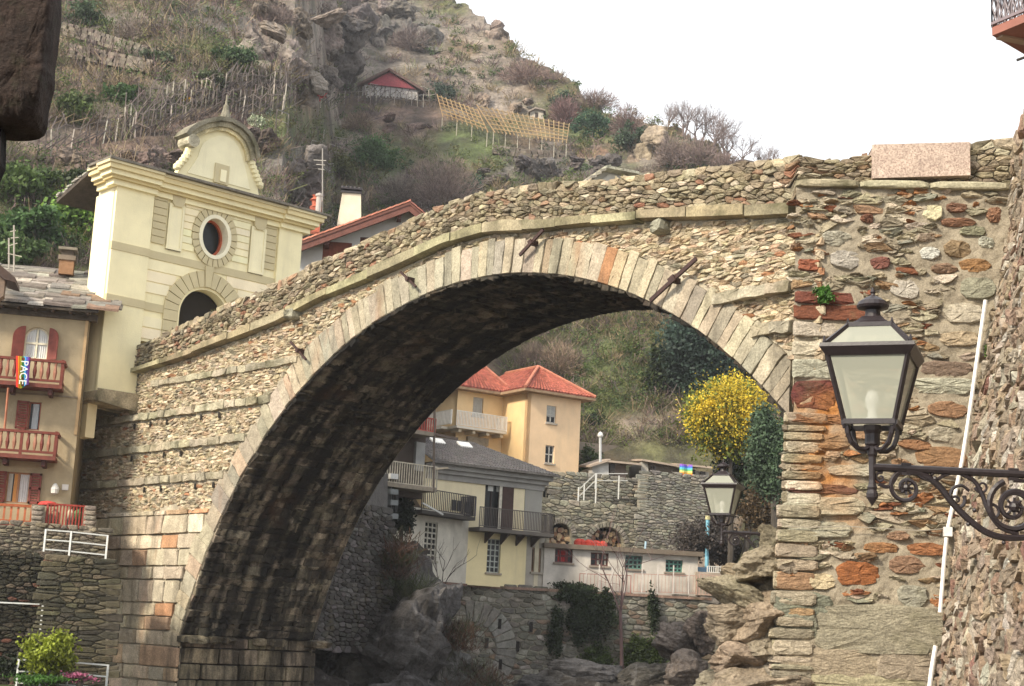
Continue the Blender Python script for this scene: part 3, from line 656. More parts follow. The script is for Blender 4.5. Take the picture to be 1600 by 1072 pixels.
    return t
l1 = at(1363, 730, 13.7); lantern(l1, 'large black iron lantern on a scroll bracket, nearest the camera before the rubble wall')
l2 = at(1128, 831, 34.8); lantern(l2, 'smaller farther black iron lantern under the arch beside the yellow tree')
# ============================================================ generic house helpers
def wall(mb, F, pts, holes, col, off=0, th=.3, rev=.22, px=True, revcol=None):
    """plate with real openings: pts outline, holes = list of loops in (u, z)"""
    out = [F.uv(*p, off) for p in pts] if px else list(pts)
    loops = [out]+holes; flat = [p for l in loops for p in l]
    tr = tessellate_polygon([[Vector((p[0], p[1], 0)) for p in l] for l in loops])
    mb.add([F.w(u, z, off) for u, z in flat], tr, col)
    n = len(out); mb.add([F.w(u, z, off) for u, z in out]+[F.w(u, z, off-th) for u, z in out], [(i, (i+1) % n, (i+1) % n+n, i+n) for i in range(n)], col)
    for h in holes:
        n = len(h); mb.add([F.w(u, z, off) for u, z in h]+[F.w(u, z, off-rev) for u, z in h], [(i, (i+1) % n, (i+1) % n+n, i+n) for i in range(n)], revcol or col)
def rloop(r): return [(r[0], r[1]), (r[2], r[1]), (r[2], r[3]), (r[0], r[3])]
def ell(cu, cz, a, b_, n=28, t0=0, t1=2*math.pi): return [(cu+a*math.cos(t0+(t1-t0)*i/n), cz+b_*math.sin(t0+(t1-t0)*i/n)) for i in range(n if t1-t0 > 6.2 else n+1)]
def archloop(r, n=12):
    u0, z0, u1, z1 = r; c = (u0+u1)/2; a = (u1-u0)/2; zs = z1-a
    return [(u0, z0), (u1, z0)]+[(c+a*math.cos(math.pi*i/n), zs+a*math.sin(math.pi*i/n)) for i in range(n+1)]
def window(F, r, par, fcol=(.6, .58, .52), off=0, dep=.16, bars=(1, 1), ft=.06, sill=None, pane=True, arch=False, name='window', M_=None, curtain=None, shutter=None):
    u0, z0, u1, z1 = r; m_ = MB(); d0, d1 = off-dep-.05, off-dep
    lp = archloop(r) if arch else rloop(r)
    for i in range(len(lp)):
        a, b_ = lp[i], lp[(i+1) % len(lp)]; m_.bar(F.w(*a, (d0+d1)/2), F.w(*b_, (d0+d1)/2), ft*1.6, .07, up=F.n)
    for i in range(1, bars[0]+1): x = u0+(u1-u0)*i/(bars[0]+1); m_.fbox(F, x-ft/2, z0, x+ft/2, z1-(.02 if arch else 0), d0, d1+.01)
    for i in range(1, bars[1]+1): y = z0+(z1-z0)*i/(bars[1]+1); m_.fbox(F, u0, y-ft/2, u1, y+ft/2, d0, d1+.014)
    m_.c = [fcol]*len(m_.v); wo = m_.build(name, M_ or M_wood, par)
    if pane:
        g = MB(); g.fpoly(F, lp, d0-.04, d0+.01, px=False); g.build('pane', M_pane, wo)
    if sill: g = MB(); g.fbox(F, u0-.1, z0-.12, u1+.1, z0-.005, off-.02, off+.1, sill); g.build('sill', M_plasold, wo)
    if curtain:
        for a, b_, c in curtain:
            g = MB(); k = 9; x0, x1 = u0+(u1-u0)*a, u0+(u1-u0)*b_
            top = [F.w(x0+(x1-x0)*i/k, z1-.05, d0+.015+.02*(i % 2)) for i in range(k+1)]; bot = [F.w(x0+(x1-x0)*i/k, z0+.03, d0+.015+.02*(i % 2)) for i in range(k+1)]
            g.add(top+bot, [(i, i+1, k+2+i, k+1+i) for i in range(k)], c); g.build('curtain', M_cloth, wo)
    for s_ in (shutter or []):                       # (hinge side -1/+1, opening angle deg, colour)
        sd_, ang, c = s_; hw = (u1-u0)/2 if len(shutter) == 2 else (u1-u0); hu = u0 if sd_ < 0 else u1; g = MB(); t = math.radians(ang)
        dv = F.d*(-sd_*-1 if False else sd_)*math.cos(t) + F.n*math.sin(t); P0 = F.w(hu, 0, off+.03); nn = (dv.cross(Vector((0, 0, 1)))).normalized()*.02
        def q(a, z): p = P0+dv*a; return Vector((p.x, p.y, z))
        def slab(a0, z0_, a1, z1_, k=1.): g.prism([q(a0, z0_)-nn*k, q(a1, z0_)-nn*k, q(a1, z1_)-nn*k, q(a0, z1_)-nn*k], [q(a0, z0_)+nn*k, q(a1, z0_)+nn*k, q(a1, z1_)+nn*k, q(a0, z1_)+nn*k], c)
        if arch:
            zs = z1-hw; pts = [(0, z0), (hw, z0)]+[(hw*(1-math.cos(a)) if False else hw*math.cos(a), zs+hw*math.sin(a)) for a in np.linspace(0, math.pi/2, 7)][::1]
            # high side is next to the window
            pts = [(0, z0), (hw, z0), (hw, zs)]+[(hw*math.cos(a), zs+hw*math.sin(a)) for a in np.linspace(.2, math.pi/2, 7)]
            g.prism([q(*p)-nn for p in pts], [q(*p)+nn for p in pts], c)
        else:
            slab(0, z0, .07, z1); slab(hw-.07, z0, hw, z1); slab(0, z0, hw, z0+.08); slab(0, z1-.08, hw, z1); slab(0, (z0+z1)/2-.04, hw, (z0+z1)/2+.04)
            k = int((z1-z0)/.09)
            for i in range(k): slab(.05, z0+.03+i*.09, hw-.05, z0+.085+i*.09, .5)
        g.build('shutter', M_wood, wo)
    return wo
def railing(mb, A, B_, h, n, t=.03, rt=.05, col=(.1, .1, .1), bt=None, z_gap=.08, n2=0):
    A, B_ = Vector(A), Vector(B_); up = Vector((0, 0, h)); d = (B_-A).normalized()
    mb.bar(A+up, B_+up, rt*1.3, rt, col); mb.bar(A+Vector((0, 0, z_gap)), B_+Vector((0, 0, z_gap)), rt*.9, rt*.9, col)
    for i in range(n+1):
        p = A+(B_-A)*i/n; mb.bar(p+Vector((0, 0, z_gap)), p+up, t if not bt else bt, t, col, up=d)
    for p in (A, B_): mb.bar(p, p+up*1.02, rt*1.2, rt*1.2, col)

# ============================================================ GATE TOWER
tp = BR.pt(213, 600); TF = Face((tp.x, tp.y), BA+90); CRM = (.87, .78, .49); TAN = (.56, .48, .29); LIT = (.88, .8, .53)
UL, UR = TF.uv(165, 450)[0], 6.78
ZT = 16.1; ZB = TF.uv(150, 610)[1]
tw = thing('gate_tower', 'cream yellow baroque gate tower with curved gable standing at the bridge end', 'tower', TF.w(2.6, ZB))
TS = Face((TF.w(UL, 0).x, TF.w(UL, 0).y), BA); TD = TS.uv(147, 380)[0]
oc = TF.uv(334, 371); oa = (TF.uv(354, 375)[0]-TF.uv(313, 367)[0])/2; ob = (TF.uv(333, 341)[1]-TF.uv(333, 401)[1])/2
OUT = ell(oc[0], oc[1], oa, ob, 36)
ac, atop = TF.uv(320, 480)[0], TF.uv(321, 453)[1]; ar = (TF.uv(357, 486)[0]-TF.uv(279, 500)[0])/2
AH = archloop((ac-ar, 10.4, ac+ar, atop), 20)
m_ = MB(); wall(m_, TF, [(UL+.02, 10.3), (UR-.02, 10.3), (UR-.02, ZT), (UL+.02, ZT)], [OUT, [p if p[1] > 10.45 else (p[0], 10.45) for p in AH]], CRM, px=False, th=.5, rev=.5)
m_.fbox(TF, UL+.02, ZB, UL+1.55, 10.3, -.5, 0, CRM)
# side and back walls
zside = TS.uv(148, 470)[1]
m_.fpoly(TS, [(0.01, ZB-.3), (.8, ZB-.35), (1.1, zside-3), (TD, zside), (TD, ZT-.2), (0.01, ZT)], -.4, 0, (.86, .78, .55), px=False)
m_.fpoly(TS, [(.5, 6.5), (TD, 6.5), (TD, zside), (.5, zside)], -.4, -.03, (.84, .72, .46), px=False)
R_ = Face((TF.w(UR, 0).x, TF.w(UR, 0).y), BA); m_.fpoly(R_, [(0.01, 9), (TD, 9), (TD, ZT-.3), (0.01, ZT)], -.0, .4, CRM, px=False)
Bk = TF.w(0, 0)-TF.n*TD; m_.fbox(Face((Bk.x, Bk.y), BA+90), UL+.05, ZB, UR-.05, ZT-.3, -.3, 0, CRM)
m_.build('walls', M_plas, tw)
m_ = MB(); uP = TF.uv(232, 380)[0]; uQ = TF.uv(428, 440)[0]
for a, b_, z0 in ((UL, uP, ZB), (uQ, UR, 9.5)): m_ = MB(); m_.fbox(TF, a, z0, b_, ZT, -.1, .13, CRM); m_.build('corner_pilaster', M_plas, tw)
zb1, zb2 = TF.uv(207, 391)[1], TF.uv(207, 474)[1]; bh = .3
for zz, e in ((zb1, 1), (zb2, 0)):
    m_ = MB(); m_.fbox(TF, UL-.015, zz-bh/2, uP+.012, zz+bh/2, 0, .16, TAN)
    if e: m_.fbox(TF, uP+.014, zz-bh/2, uQ-.014, zz+bh/2, 0, .045, TAN)
    else: m_.fbox(TF, uP+.014, zz-bh/2, ac-ar-.5, zz+bh/2, 0, .045, TAN); mb2 = MB(); mb2.fbox(TF, ac+ar+.5, zz-bh/2, uQ-.014, zz+bh/2, 0, .045, TAN); mb2.build('band', M_plas, tw)
    m_.build('band', M_plas, tw)
# striped courses between pilasters
m_ = MB(); mt = MB()
zt0, zt1 = zb1+bh/2+.32, TF.uv(262, 305)[1]
nP = [TF.rect(264, 324, 281, 388), TF.rect(392, 360, 409, 425)]
tanw = .58
rows = 7
oR = (oa+.42, ob+.45)
def gaps(z, lo, hi, cuts):
    seg = [(lo, hi)]
    for a, b_ in cuts:
        ns = []
        for s_ in seg:
            if b_ <= s_[0] or a >= s_[1]: ns.append(s_); continue
            if a > s_[0]: ns.append((s_[0], a))
            if b_ < s_[1]: ns.append((b_, s_[1]))
        seg = ns
    return [s_ for s_ in seg if s_[1]-s_[0] > .05]
for i in range(rows):
    z0 = zt0+(zt1-zt0)*i/rows; z1 = z0+(zt1-zt0)/rows-.035; zm = (z0+z1)/2
    for a in (uP+.06, uQ-.06-tanw): mt = MB(); mt.fbox(TF, a, z0, a+tanw, z1, -.02, .06, TAN); mt.build('tan_course', M_plas, tw)
    k = (zm-oc[1])/oR[1]; hw = oR[0]*math.sqrt(max(0, 1-k*k)) if abs(k) < 1 else 0
    cuts = [(nP[0][0]-.14, nP[0][2]+.14), (nP[1][0]-.14, nP[1][2]+.14), (oc[0]-hw, oc[0]+hw)]
    for a, b_ in gaps(zm, uP+tanw+.12, uQ-tanw-.12, cuts): m_ = MB(); m_.fbox(TF, a, z0, b_, z1, -.02, .045, vary(LIT, .02)); m_.build('rendered_course', M_plas, tw)
aw = ar+.72
for i in range(9):                    # lower courses beside the archway
    z1 = zb1-bh/2-.04-i*.44; z0 = z1-.4; zm = (z0+z1)/2
    if z0 < 10.4: break
    zs = atop-ar; dz = zm-zs; hw = math.sqrt(max(0, aw*aw-dz*dz)) if dz > 0 else aw
    if zb2-bh/2-.1 < zm < zb2+bh/2+.1 and 0: continue
    for a, b_ in gaps(zm, uP+.05, uQ-.05, [(ac-hw, ac+hw)]):
        if abs(zm-zb2) > .3: m_ = MB(); m_.fbox(TF, a, z0, b_, z1, -.02, .04, vary(LIT, .02)); m_.build('rendered_course', M_plas, tw)
for r in nP:                          # sunk panels with frames and keystone drops
    m_ = MB(); m_.fbox(TF, r[0]-.1, r[1]-.1, r[2]+.1, r[3]+.12, -.02, .08, LIT)
    m_.fbox(TF, r[0], r[1], r[2], r[3], .0, .05, CRM)
    for a in ((r[0]-.1, r[1]-.1, r[0], r[3]+.1), (r[2], r[1]-.1, r[2]+.1, r[3]+.1), (r[0], r[3], r[2], r[3]+.1), (r[0], r[1]-.1, r[2], r[1])): m_.fbox(TF, *a, .0, .11, (.84, .76, .5))
    c = (r[0]+r[2])/2; m_.fpoly(TF, [(c-.32, r[3]+.62), (c+.32, r[3]+.62), (c+.25, r[3]+.12), (c+.15, r[3]+.02), (c-.15, r[3]+.02), (c-.25, r[3]+.12)], .0, .17, TAN, px=False)
    m_.build('sunk_panel', M_plas, tw)
m_ = MB()                             # oval surround in separate wedges, then a pale inner rim
for i in range(24):
    a0, a1 = 2*math.pi*i/24+.02, 2*math.pi*(i+1)/24-.02
    m_.fpoly(TF, [(oc[0]+(oa+.14)*math.cos(a0), oc[1]+(ob+.14)*math.sin(a0)), (oc[0]+(oa+.14)*math.cos(a1), oc[1]+(ob+.14)*math.sin(a1)), (oc[0]+oR[0]*math.cos(a1), oc[1]+oR[1]*math.sin(a1)), (oc[0]+oR[0]*math.cos(a0), oc[1]+oR[1]*math.sin(a0))], -.02, .1, TAN, px=False)
ow = m_.build('oval_window', M_plas, tw)
m_ = MB(); n = 40
def ringmesh(mb, F, L0, L1, o0, o1, col):
    n = len(L0); mb.add([F.w(*p, o1) for p in L0]+[F.w(*p, o1) for p in L1]+[F.w(*p, o0) for p in L0]+[F.w(*p, o0) for p in L1], [f for i in range(n) for f in ((i, (i+1) % n, (i+1) % n+n, i+n), (i, (i+1) % n, (i+1) % n+2*n, i+2*n), (i+n, (i+1) % n+n, (i+1) % n+3*n, i+3*n))], col)
ringmesh(m_, TF, ell(*oc, oa-.02, ob-.02, n), ell(*oc, oa+.13, ob+.13, n), -.3, .13, (.84, .78, .58)); m_.build('rim', M_plas, ow)
m_ = MB(); ringmesh(m_, TF, ell(*oc, oa-.1, ob-.1, n), ell(*oc, oa+.0, ob+.0, n), -.42, -.3, (.42, .1, .045)); m_.build('wooden_frame', M_wood, ow)
m_ = MB(); m_.fpoly(TF, ell(*oc, oa+.02, ob+.02, n), -.47, -.43, px=False); m_.build('pane', M_pane, ow)
m_ = MB(); zs = atop-ar
for i in range(15):
    a0, a1 = math.pi*i/15+.012, math.pi*(i+1)/15-.012; k = 1.0 if i != 7 else 1.12
    m_.fpoly(TF, [(ac+(ar+.1)*math.cos(a0), zs+(ar+.1)*math.sin(a0)), (ac+(ar+.1)*math.cos(a1), zs+(ar+.1)*math.sin(a1)), (ac+aw*k*math.cos(a1), zs+aw*k*math.sin(a1)), (ac+aw*k*math.cos(a0), zs+aw*k*math.sin(a0))], -.02, .09 if k == 1 else .13, TAN, px=False)
for i in range(4):
    z1 = zs-i*.42; 
    for sg in (-1, 1): a, b_ = sorted((ac+sg*(ar+.1), ac+sg*aw)); m_.fbox(TF, a, z1-.39, b_, z1, -.02, .09, TAN)
ag = m_.build('archway', M_plas, tw)
m_ = MB(); m_.fpoly(TF, AH, -.62, -.55, (.02, .015, .01), px=False); m_.build('passage_shade_panel', M_plasold, ag)  # black panel just behind the arch, its colour standing in for the passage's shade
# cornice
m_ = MB()
for i, (o_, z0, z1) in enumerate(((.16, -.62, -.42), (.3, -.42, -.3), (.42, -.3, -.12), (.55, -.12, .06), (.62, .06, .16))):
    zt_ = ZT+.42; c = [CRM, (.62, .5, .25), CRM, (.72, .6, .33), (.7, .6, .36)][i]
    for a, b_, e in ((UL-o_, UR+o_, 0), ):
        m_.fbox(TF, a, zt_+z0, b_, zt_+z1, -.3, o_, c)
        for aa, bb in ((UL-o_-.1, uP+.04), (uQ-.04, UR+o_+.1)): m_.fbox(TF, aa, zt_+z0+.004, bb, zt_+z1+.004, -.3, o_+.12, c)
    m_.fbox(TS, .31, zt_+z0, 1.2, zt_+z1, -.3, o_, c)
m_.build('cornice', M_plas, tw); ZC = ZT+.58
# roof: thin stone slabs, falling to the back
m_ = MB(); ex = TS.uv(109, 316)
U_a, U_b = UL-.72, UR+.9
A0 = [TF.w(U_a, ZC+.1, .8), TF.w(U_b, ZC+.1, .8), TF.w(U_b, ZC+.1, -1.0), TF.w(U_a, ZC+.1, -1.0)]
m_.prism(A0, [p-Vector((0, 0, .09)) for p in A0], (.17, .15, .12))
zr_e = ex[1]; dep = ex[0]
A1 = [TF.w(UL-.55, ZC+.06, -.9), TF.w(U_b, ZC+.06, -.9), TF.w(U_b, zr_e, -dep), TF.w(UL-.55, zr_e, -dep)]
m_.prism(A1, [p-Vector((0, 0, .16)) for p in A1], (.08, .065, .05))
for i in range(26):
    p = TF.w(UL-.55+random.uniform(-.1, .1), 0, -.9-(dep-.9)*i/26); z = ZC+.08+(zr_e-ZC)*i/26
    m_.bar(p+Vector((0, 0, z)), p+TF.d*.5+Vector((0, 0, z)), random.uniform(.2, .34), .06, vary((.3, .28, .24), .3))
m_.build('roof', M_slate, tw)
# curved gable
m_ = MB(); G = [(275, 264), (288, 254), (297, 240), (302, 226), (308, 214), (322, 205), (342, 200), (360, 203), (374, 212), (384, 226), (391, 245), (398, 268), (408, 298)]
GU = [TF.uv(*p, .1) for p in G]; GU[0] = (GU[0][0], ZC+.05); GU[-1] = (GU[-1][0], ZC+.05)
m_.fpoly(TF, GU, -.35, .1, (.78, .70, .44), px=False); gb_ = m_.build('gable', M_plas, tw)
m_ = MB(); gc = (sum(p[0] for p in GU)/len(GU), GU[0][1]+1.0)
inn = [(gc[0]+(p[0]-gc[0])*.74, max(ZC+.45, gc[1]+(p[1]-gc[1])*.8)) for p in GU]
m_.fpoly(TF, inn, .08, .13, (.84, .77, .52), px=False)
r = TF.rect(338, 262, 352, 284, .1); m_.fbox(TF, r[0]-.12, r[1]-.1, r[2]+.12, r[3]+.12, .08, .19, TAN); m_.fbox(TF, r[0]+.12, r[1]-.02, r[2]-.02, r[3]-.1, .1, .23, LIT)
m_.build('gable_panel', M_plas, gb_)
m_ = MB()
for L, rr in (([(291, 214), (296, 207), (306, 200), (320, 194), (340, 190), (358, 193), (374, 202), (386, 215), (394, 232), (397, 248)], .2),):
    P0 = [TF.uv(*p, .25) for p in L]
    for o0, o1, h0, h1, c in ((-.45, .5, .0, .17, (.2, .18, .13)), (-.4, .36, -.2, -.002, (.34, .3, .2)), (-.38, .24, -.34, -.202, (.7, .6, .35))):
        n = len(P0); cc = (gc[0]+.1, gc[1]-.2)
        def offp(p, h): v = Vector((p[0]-cc[0], p[1]-cc[1])).normalized(); return (p[0]+v.x*h, p[1]+v.y*h)
        a = [offp(p, h0) for p in P0]; b2 = [offp(p, h1) for p in P0]
        for i in range(n-1): m_.fpoly(TF, [a[i], a[i+1], b2[i+1], b2[i]], o0, o1, c, px=False)
m_.tube([TF.w(*TF.uv(299, 221, .3), .5), TF.w(*TF.uv(299, 221, .3), -.3)], .26, (.5, .45, .33), 12)
m_.build('curved_coping', M_corn, gb_)
for L in ([(296, 232), (293, 240), (288, 248), (281, 256), (275, 262)], [(392, 252), (395, 262), (399, 272), (403, 282), (407, 292)]):
    m_ = MB()
    for i in range(len(L)*3-2):
        k = i/3; i0 = min(int(k), len(L)-2); f = k-i0; x = L[i0][0]*(1-f)+L[i0+1][0]*f; y = L[i0][1]*(1-f)+L[i0+1][1]*f
        p = TF.pt(x, y, .12); s_ = .11+.05*(i % 2); m_.lathe(p-Vector((0, 0, s_)), [(.02, 0), (s_, s_*.6), (s_, s_*1.4), (.02, s_*2)], (.8, .72, .45), 8)
    m_.build('scroll_beads', M_plas, gb_)
m_ = MB(); p = TF.pt(351, 193, -.1); m_.lathe(p-Vector((0, 0, .2)), [(.34, 0), (.34, .22), (.24, .26), (.2, .5), (.12, .8), (.1, .95), (.05, 1.0), (.035, 1.35), (.01, 1.4)], (.22, .2, .15), 10); m_.build('stone_finial', M_corn, gb_)
m_ = MB(); m_.fpoly(TF, [(UL-.02, ZB-.42), (UL+1.5, ZB-.55), (UL+1.62, ZB-.35), (UL+1.62, ZB), (UL-.06, ZB), (UL-.08, ZB-.3)], -.9, .35, (.36, .3, .2), px=False)
c_ = m_.build('corner_corbel', M_corn, tw); bv = c_.modifiers.new('b', 'BEVEL'); bv.width = .12; bv.segments = 2

# ============================================================ LEFT HOUSE
hp = at(137, 520, 54.4); LH = Face((hp.x, hp.y), 78); HC = (.40, .32, .20)
hs = thing('apartment_house', 'tall ochre house with red balconies and stone slab roof at the left edge', 'house', LH.pt(60, 868))
ULH = LH.uv(-70, 600)[0]
wins = dict(up=LH.rect(38, 511, 76, 561), md=LH.rect(44, 628, 63, 672), lw=LH.rect(9, 738, 46, 786))
zr = LH.uv(60, 482)[1]; z0 = LH.uv(60, 890)[1]
m_ = MB(); ur1, ur0 = LH.uv(137, 500)[0], LH.uv(101, 860)[0]
wall(m_, LH, [(ULH, z0), (0, z0), (0, zr+.3), (ULH, zr+.3)], [archloop(wins['up']), rloop(wins['md']), rloop(wins['lw'])], HC, px=False, th=.4)
HE = Face((LH.w(0, 0).x, LH.w(0, 0).y), -12+1e-3); m_.add([LH.w(0, z0, 0), LH.w(0, zr+.3, 0), LH.w(0, zr+2, -5), LH.w(0, z0, -5)], [(0, 1, 2, 3)], HC)
m_.fbox(LH, LH.uv(128, 560)[0], LH.uv(128, 680)[1], -.01, zr+.2, .0, .05, (.5, .34, .18))
zz = LH.uv(80, 618)[1]; m_.fbox(LH, ULH, zz-.03, 0, zz+.03, 0, .03, (.25, .2, .14))
m_.build('walls', M_plasold, hs)
SH = (.20, .05, .035)
window(LH, wins['up'], hs, fcol=(.72, .66, .5), arch=True, bars=(1, 1), ft=.07, curtain=[(.06, .44, (.6, .6, .58)), (.56, .95, (.6, .6, .58))], shutter=[(-1, 20, SH), (1, 35, SH)], dep=.12)
window(LH, wins['md'], hs, fcol=(.3, .1, .06), bars=(0, 0), curtain=[(.3, .8, (.55, .58, .6))], shutter=[(-1, 12, SH)], dep=.14)
window(LH, wins['lw'], hs, fcol=(.4, .2, .1), bars=(1, 0), curtain=[(.3, .55, (.7, .35, .12)), (.55, .97, (.62, .6, .58)), (.02, .25, (.6, .57, .5))], shutter=[(-1, 15, SH), (1, 12, SH)], dep=.12)
def wood_balcony(px0, px1, pt, pb, dep, name_, slab=True, col=(.15, .035, .022), vase=True):
    g = MB(); u0 = LH.uv(px0, pb, dep)[0]; u1 = LH.uv(px1, pb, dep)[0]; zt_ = LH.uv(px1-20, pt, dep)[1]; zb_ = LH.uv(px1-20, pb, dep)[1]
    bo = MB(); bo.fbox(LH, u0, zb_-.14, u1, zb_, .02, dep, (.16, .045, .03))
    for x in np.arange(u1-.4, u0, -1.3): bo.fbox(LH, x-.07, zb_-.36, x+.07, zb_-.145, .02, dep-.15, (.08, .025, .02))
    B_ = bo.build('balcony', M_wood, hs)
    F2 = LH; hh = zt_-zb_
    g.fbox(LH, u0, zt_-.09, u1+.05, zt_, dep-.12, dep+.02, col); g.fbox(LH, u0, zb_+.08, u1, zb_+.16, dep-.09, dep-.01, col)
    g.fbox(LH, u1-.07, zt_-.09, u1+.04, zt_-.002, .02, dep-.12, col); g.fbox(LH, u1-.06, zb_+.08, u1, zb_+.16, .02, dep-.1, col)
    x = u1-.05
    while x > u0:
        g.fbox(LH, x-.05, zb_, x+.05, zt_+.03, dep-.11, dep, col); k = 5
        for i in range(1, k):
            xx = x-i*1.15/k
            if vase: g.lathe(LH.w(xx, zb_+.16, dep-.05), [(.03, 0), (.055, .12*hh), (.075, .3*hh), (.04, .55*hh), (.055, .7*hh), (.03, hh-.27)], (.3, .13, .08) if i % 2 else col, 6)
            else: g.fbox(LH, xx-.035, zb_+.16, xx+.035, zt_-.1, dep-.07, dep-.03, (.4, .12, .05))
        x -= 1.15
    for i in range(1, 4): g.fbox(LH, u1-.06, zb_+.16, u1-.02, zt_-.09, dep*i/4-.03, dep*i/4+.03, col)
    g.build('balustrade', M_wood, B_); return u0, u1, zb_, zt_
b1 = wood_balcony(-60, 97, 562, 600, 1.0, 'a'); b2_ = wood_balcony(-60, 87, 674, 712, 1.0, 'b')
b3 = wood_balcony(-60, 50, 788, 820, .9, 'c', col=(.32, .085, .03), vase=False)
# sloped stone slab roof
m_ = MB(); u_l = LH.uv(-80, 480)[0]; zt_r = at(80, 424, 58.5).z; K_ = 15
for i in range(K_):
    f = i/K_; off = .75-(5.2)*f; z = zr-.02+(zt_r-zr)*f; x = u_l
    while x < .62-.8*f:
        ww = random.uniform(.5, 1.2); dz = random.uniform(-.02, .04)
        a = [LH.w(x, z+dz, off+random.uniform(-.06, .06)), LH.w(x+ww, z+dz+random.uniform(-.02, .02), off+random.uniform(-.08, .08)), LH.w(x+ww, z+.3+dz, off-.75), LH.w(x, z+.3+dz, off-.75)]
        m_.prism(a, [p+Vector((0, 0, random.uniform(.06, .1))) for p in a], vary(pick([(3, (.22, .2, .17)), (2, (.14, .12, .1)), (1.2, (.34, .31, .26)), (.3, (.2, .13, .09))]), .2)); x += ww*.97
m_.fpoly(LH, [(u_l, zr-.3), (.3, zr-.3), (.3, zr-.08), (u_l, zr-.08)], -.3, .1, (.1, .08, .06), px=False)
A = [LH.w(u_l, zr-.03, .68), LH.w(.35, zr-.03, .68), LH.w(-.2, zt_r-.1, -4.6), LH.w(u_l, zt_r-.1, -4.6)]; m_.prism(A, [p-Vector((0, 0, .08)) for p in A], (.07, .055, .04))
for a in np.arange(u_l, .3, .6): m_.bar(LH.w(a, zr-.12, .62), LH.w(a, zr-.05, -.1), .1, .12, (.09, .06, .04))
m_.build('roof', M_slate, hs)
# chimney on it, its own mesh
CH = face_at(103, 57.5, 78); m_ = MB()
def stack(F, r, dep, col, caps, mname, M_, par):
    m = MB(); m.fbox(F, r[0], r[1], r[2], r[3], -dep, 0, col)
    for a, z0, z1, c in caps: m.fbox(F, r[0]-a, z0, r[2]+a, z1, -dep-a, a, c)
    return m.build(mname, M_, par)
r = CH.rect(92, 402, 115, 428); stack(CH, r, .6, (.27, .15, .08), [(.05, r[3]-.1, r[3]+.08, (.2, .16, .12)), (-.05, r[3]+.08, r[3]+.3, (.1, .08, .06)), (.08, r[3]+.3, r[3]+.4, (.25, .22, .17))], 'chimney', M_tile, hs)
g = MB(); 
for x, y0, y1, Y in ((22, 352, 448, 57), (14, 372, 440, 57.5)): 
    g.tube([at(x, y1, Y), at(x, y0, Y)], .035, (.35, .32, .27), 5)
for x0, y0, x1, y1 in ((14, 384, 27, 380), (12, 396, 34, 401), (16, 362, 25, 360), (17, 372, 29, 371)): g.bar(at(x0, y0, 57), at(x1, y1, 57), .03, col=(.4, .37, .3))
g.build('aerial', M_paint, hs)
m_ = MB(); GF = face_at(10, 52.5, 78); P_ = [(-40, 380), (-2, 412), (24, 434), (24, 441), (6, 436), (-40, 398)]; m_.fpoly(GF, P_, -1.5, .1, (.06, .035, .025)); m_.fpoly(GF, [(2, 430), (8, 436), (5, 462), (-6, 470), (-6, 430)], -.6, -.1, (.2, .14, .1)); 
tag(m_.build('wooden_gable', M_wood, base=GF.pt(5, 470)), 'dark timber eave poking in from the left edge above the stone slab roof', 'roof')
# rainbow flag
fl = MB(); cols = [(.6, .03, .02), (.75, .28, .02), (.75, .6, .05), (.04, .3, .1), (.05, .3, .55), (.05, .08, .35), (.2, .05, .3)]; k = 21
FL = []
for i in range(k+1):
    f = i/k; x = 25+22*f; o_ = 1.05+.06*math.sin(f*9); 
    FL.append((LH.pt(x, 556+2*f, o_), LH.pt(x-2*f if f > .6 else x, 604+3*math.sin(f*5), o_+.05*math.cos(f*7))))
for i in range(k): fl.add([FL[i][0], FL[i+1][0], FL[i+1][1], FL[i][1]], [(0, 1, 2, 3)], cols[min(6, i*7//k)])
fo = tag(fl.build('peace_flag', M_cloth, base=LH.pt(36, 605, 1.05)), 'rainbow striped cloth flag hanging over the upper red balcony', 'flag')
def text(body, loc, size, rot, m, parent, ext=.004, name='lettering'):
    c = bpy.data.curves.new(name, 'FONT'); c.body = body; c.size = size; c.extrude = ext; c.align_x = 'CENTER'; c.align_y = 'CENTER'
    t_ = bpy.data.objects.new(name, c); C.objects.link(t_); dg = bpy.context.evaluated_depsgraph_get(); me = bpy.data.meshes.new_from_object(t_.evaluated_get(dg)); me.name = name
    bpy.data.objects.remove(t_); o = bpy.data.objects.new(name, me); me.materials.clear(); me.materials.append(m); C.objects.link(o)
    o.parent = parent; o.matrix_basis = Matrix.Translation(Vector(loc)-parent.location) @ rot; return o
def facerot(F, down=False):
    x = F.d if F.d.cross(Vector((0, 0, 1))).dot(F.n) > 0 else -F.d
    y = Vector((0, 0, 1)); 
    if down: x, y = Vector((0, 0, -1)), x
    z = x.cross(y); return Matrix(((x.x, y.x, z.x, 0), (x.y, y.y, z.y, 0), (x.z, y.z, z.z, 0), (0, 0, 0, 1)))
M_white = mat('white_paint', col=(.75, .74, .7), var=.05)
text('PACE', LH.pt(36.5, 582, 1.19), .36, facerot(LH, True), M_white, fo)
g = MB(); rr_ = LH.rect(97, 757, 107, 766); g.fbox(LH, rr_[0], rr_[1], rr_[2], rr_[3], .0, .05, (.7, .66, .6)); tag(g.build('wall_plate', M_paint, base=LH.pt(102, 762)), 'small blank white plate on the ochre wall beside the lower balcony', 'sign')
g = MB(); g.lathe(LH.pt(85, 773, .25), [(.02, 0), (.13, .05), (.15, .2), (.1, .32), (.03, .4)], (.7, .68, .62), 10); g.bar(LH.pt(85, 762, .25), LH.pt(85, 760, 0), .04, col=(.1, .08, .07)); tag(g.build('globe_light', M_paint, base=LH.pt(85, 773, .25)), 'small white globe light fixed to the ochre wall near the lower balcony', 'lamp')
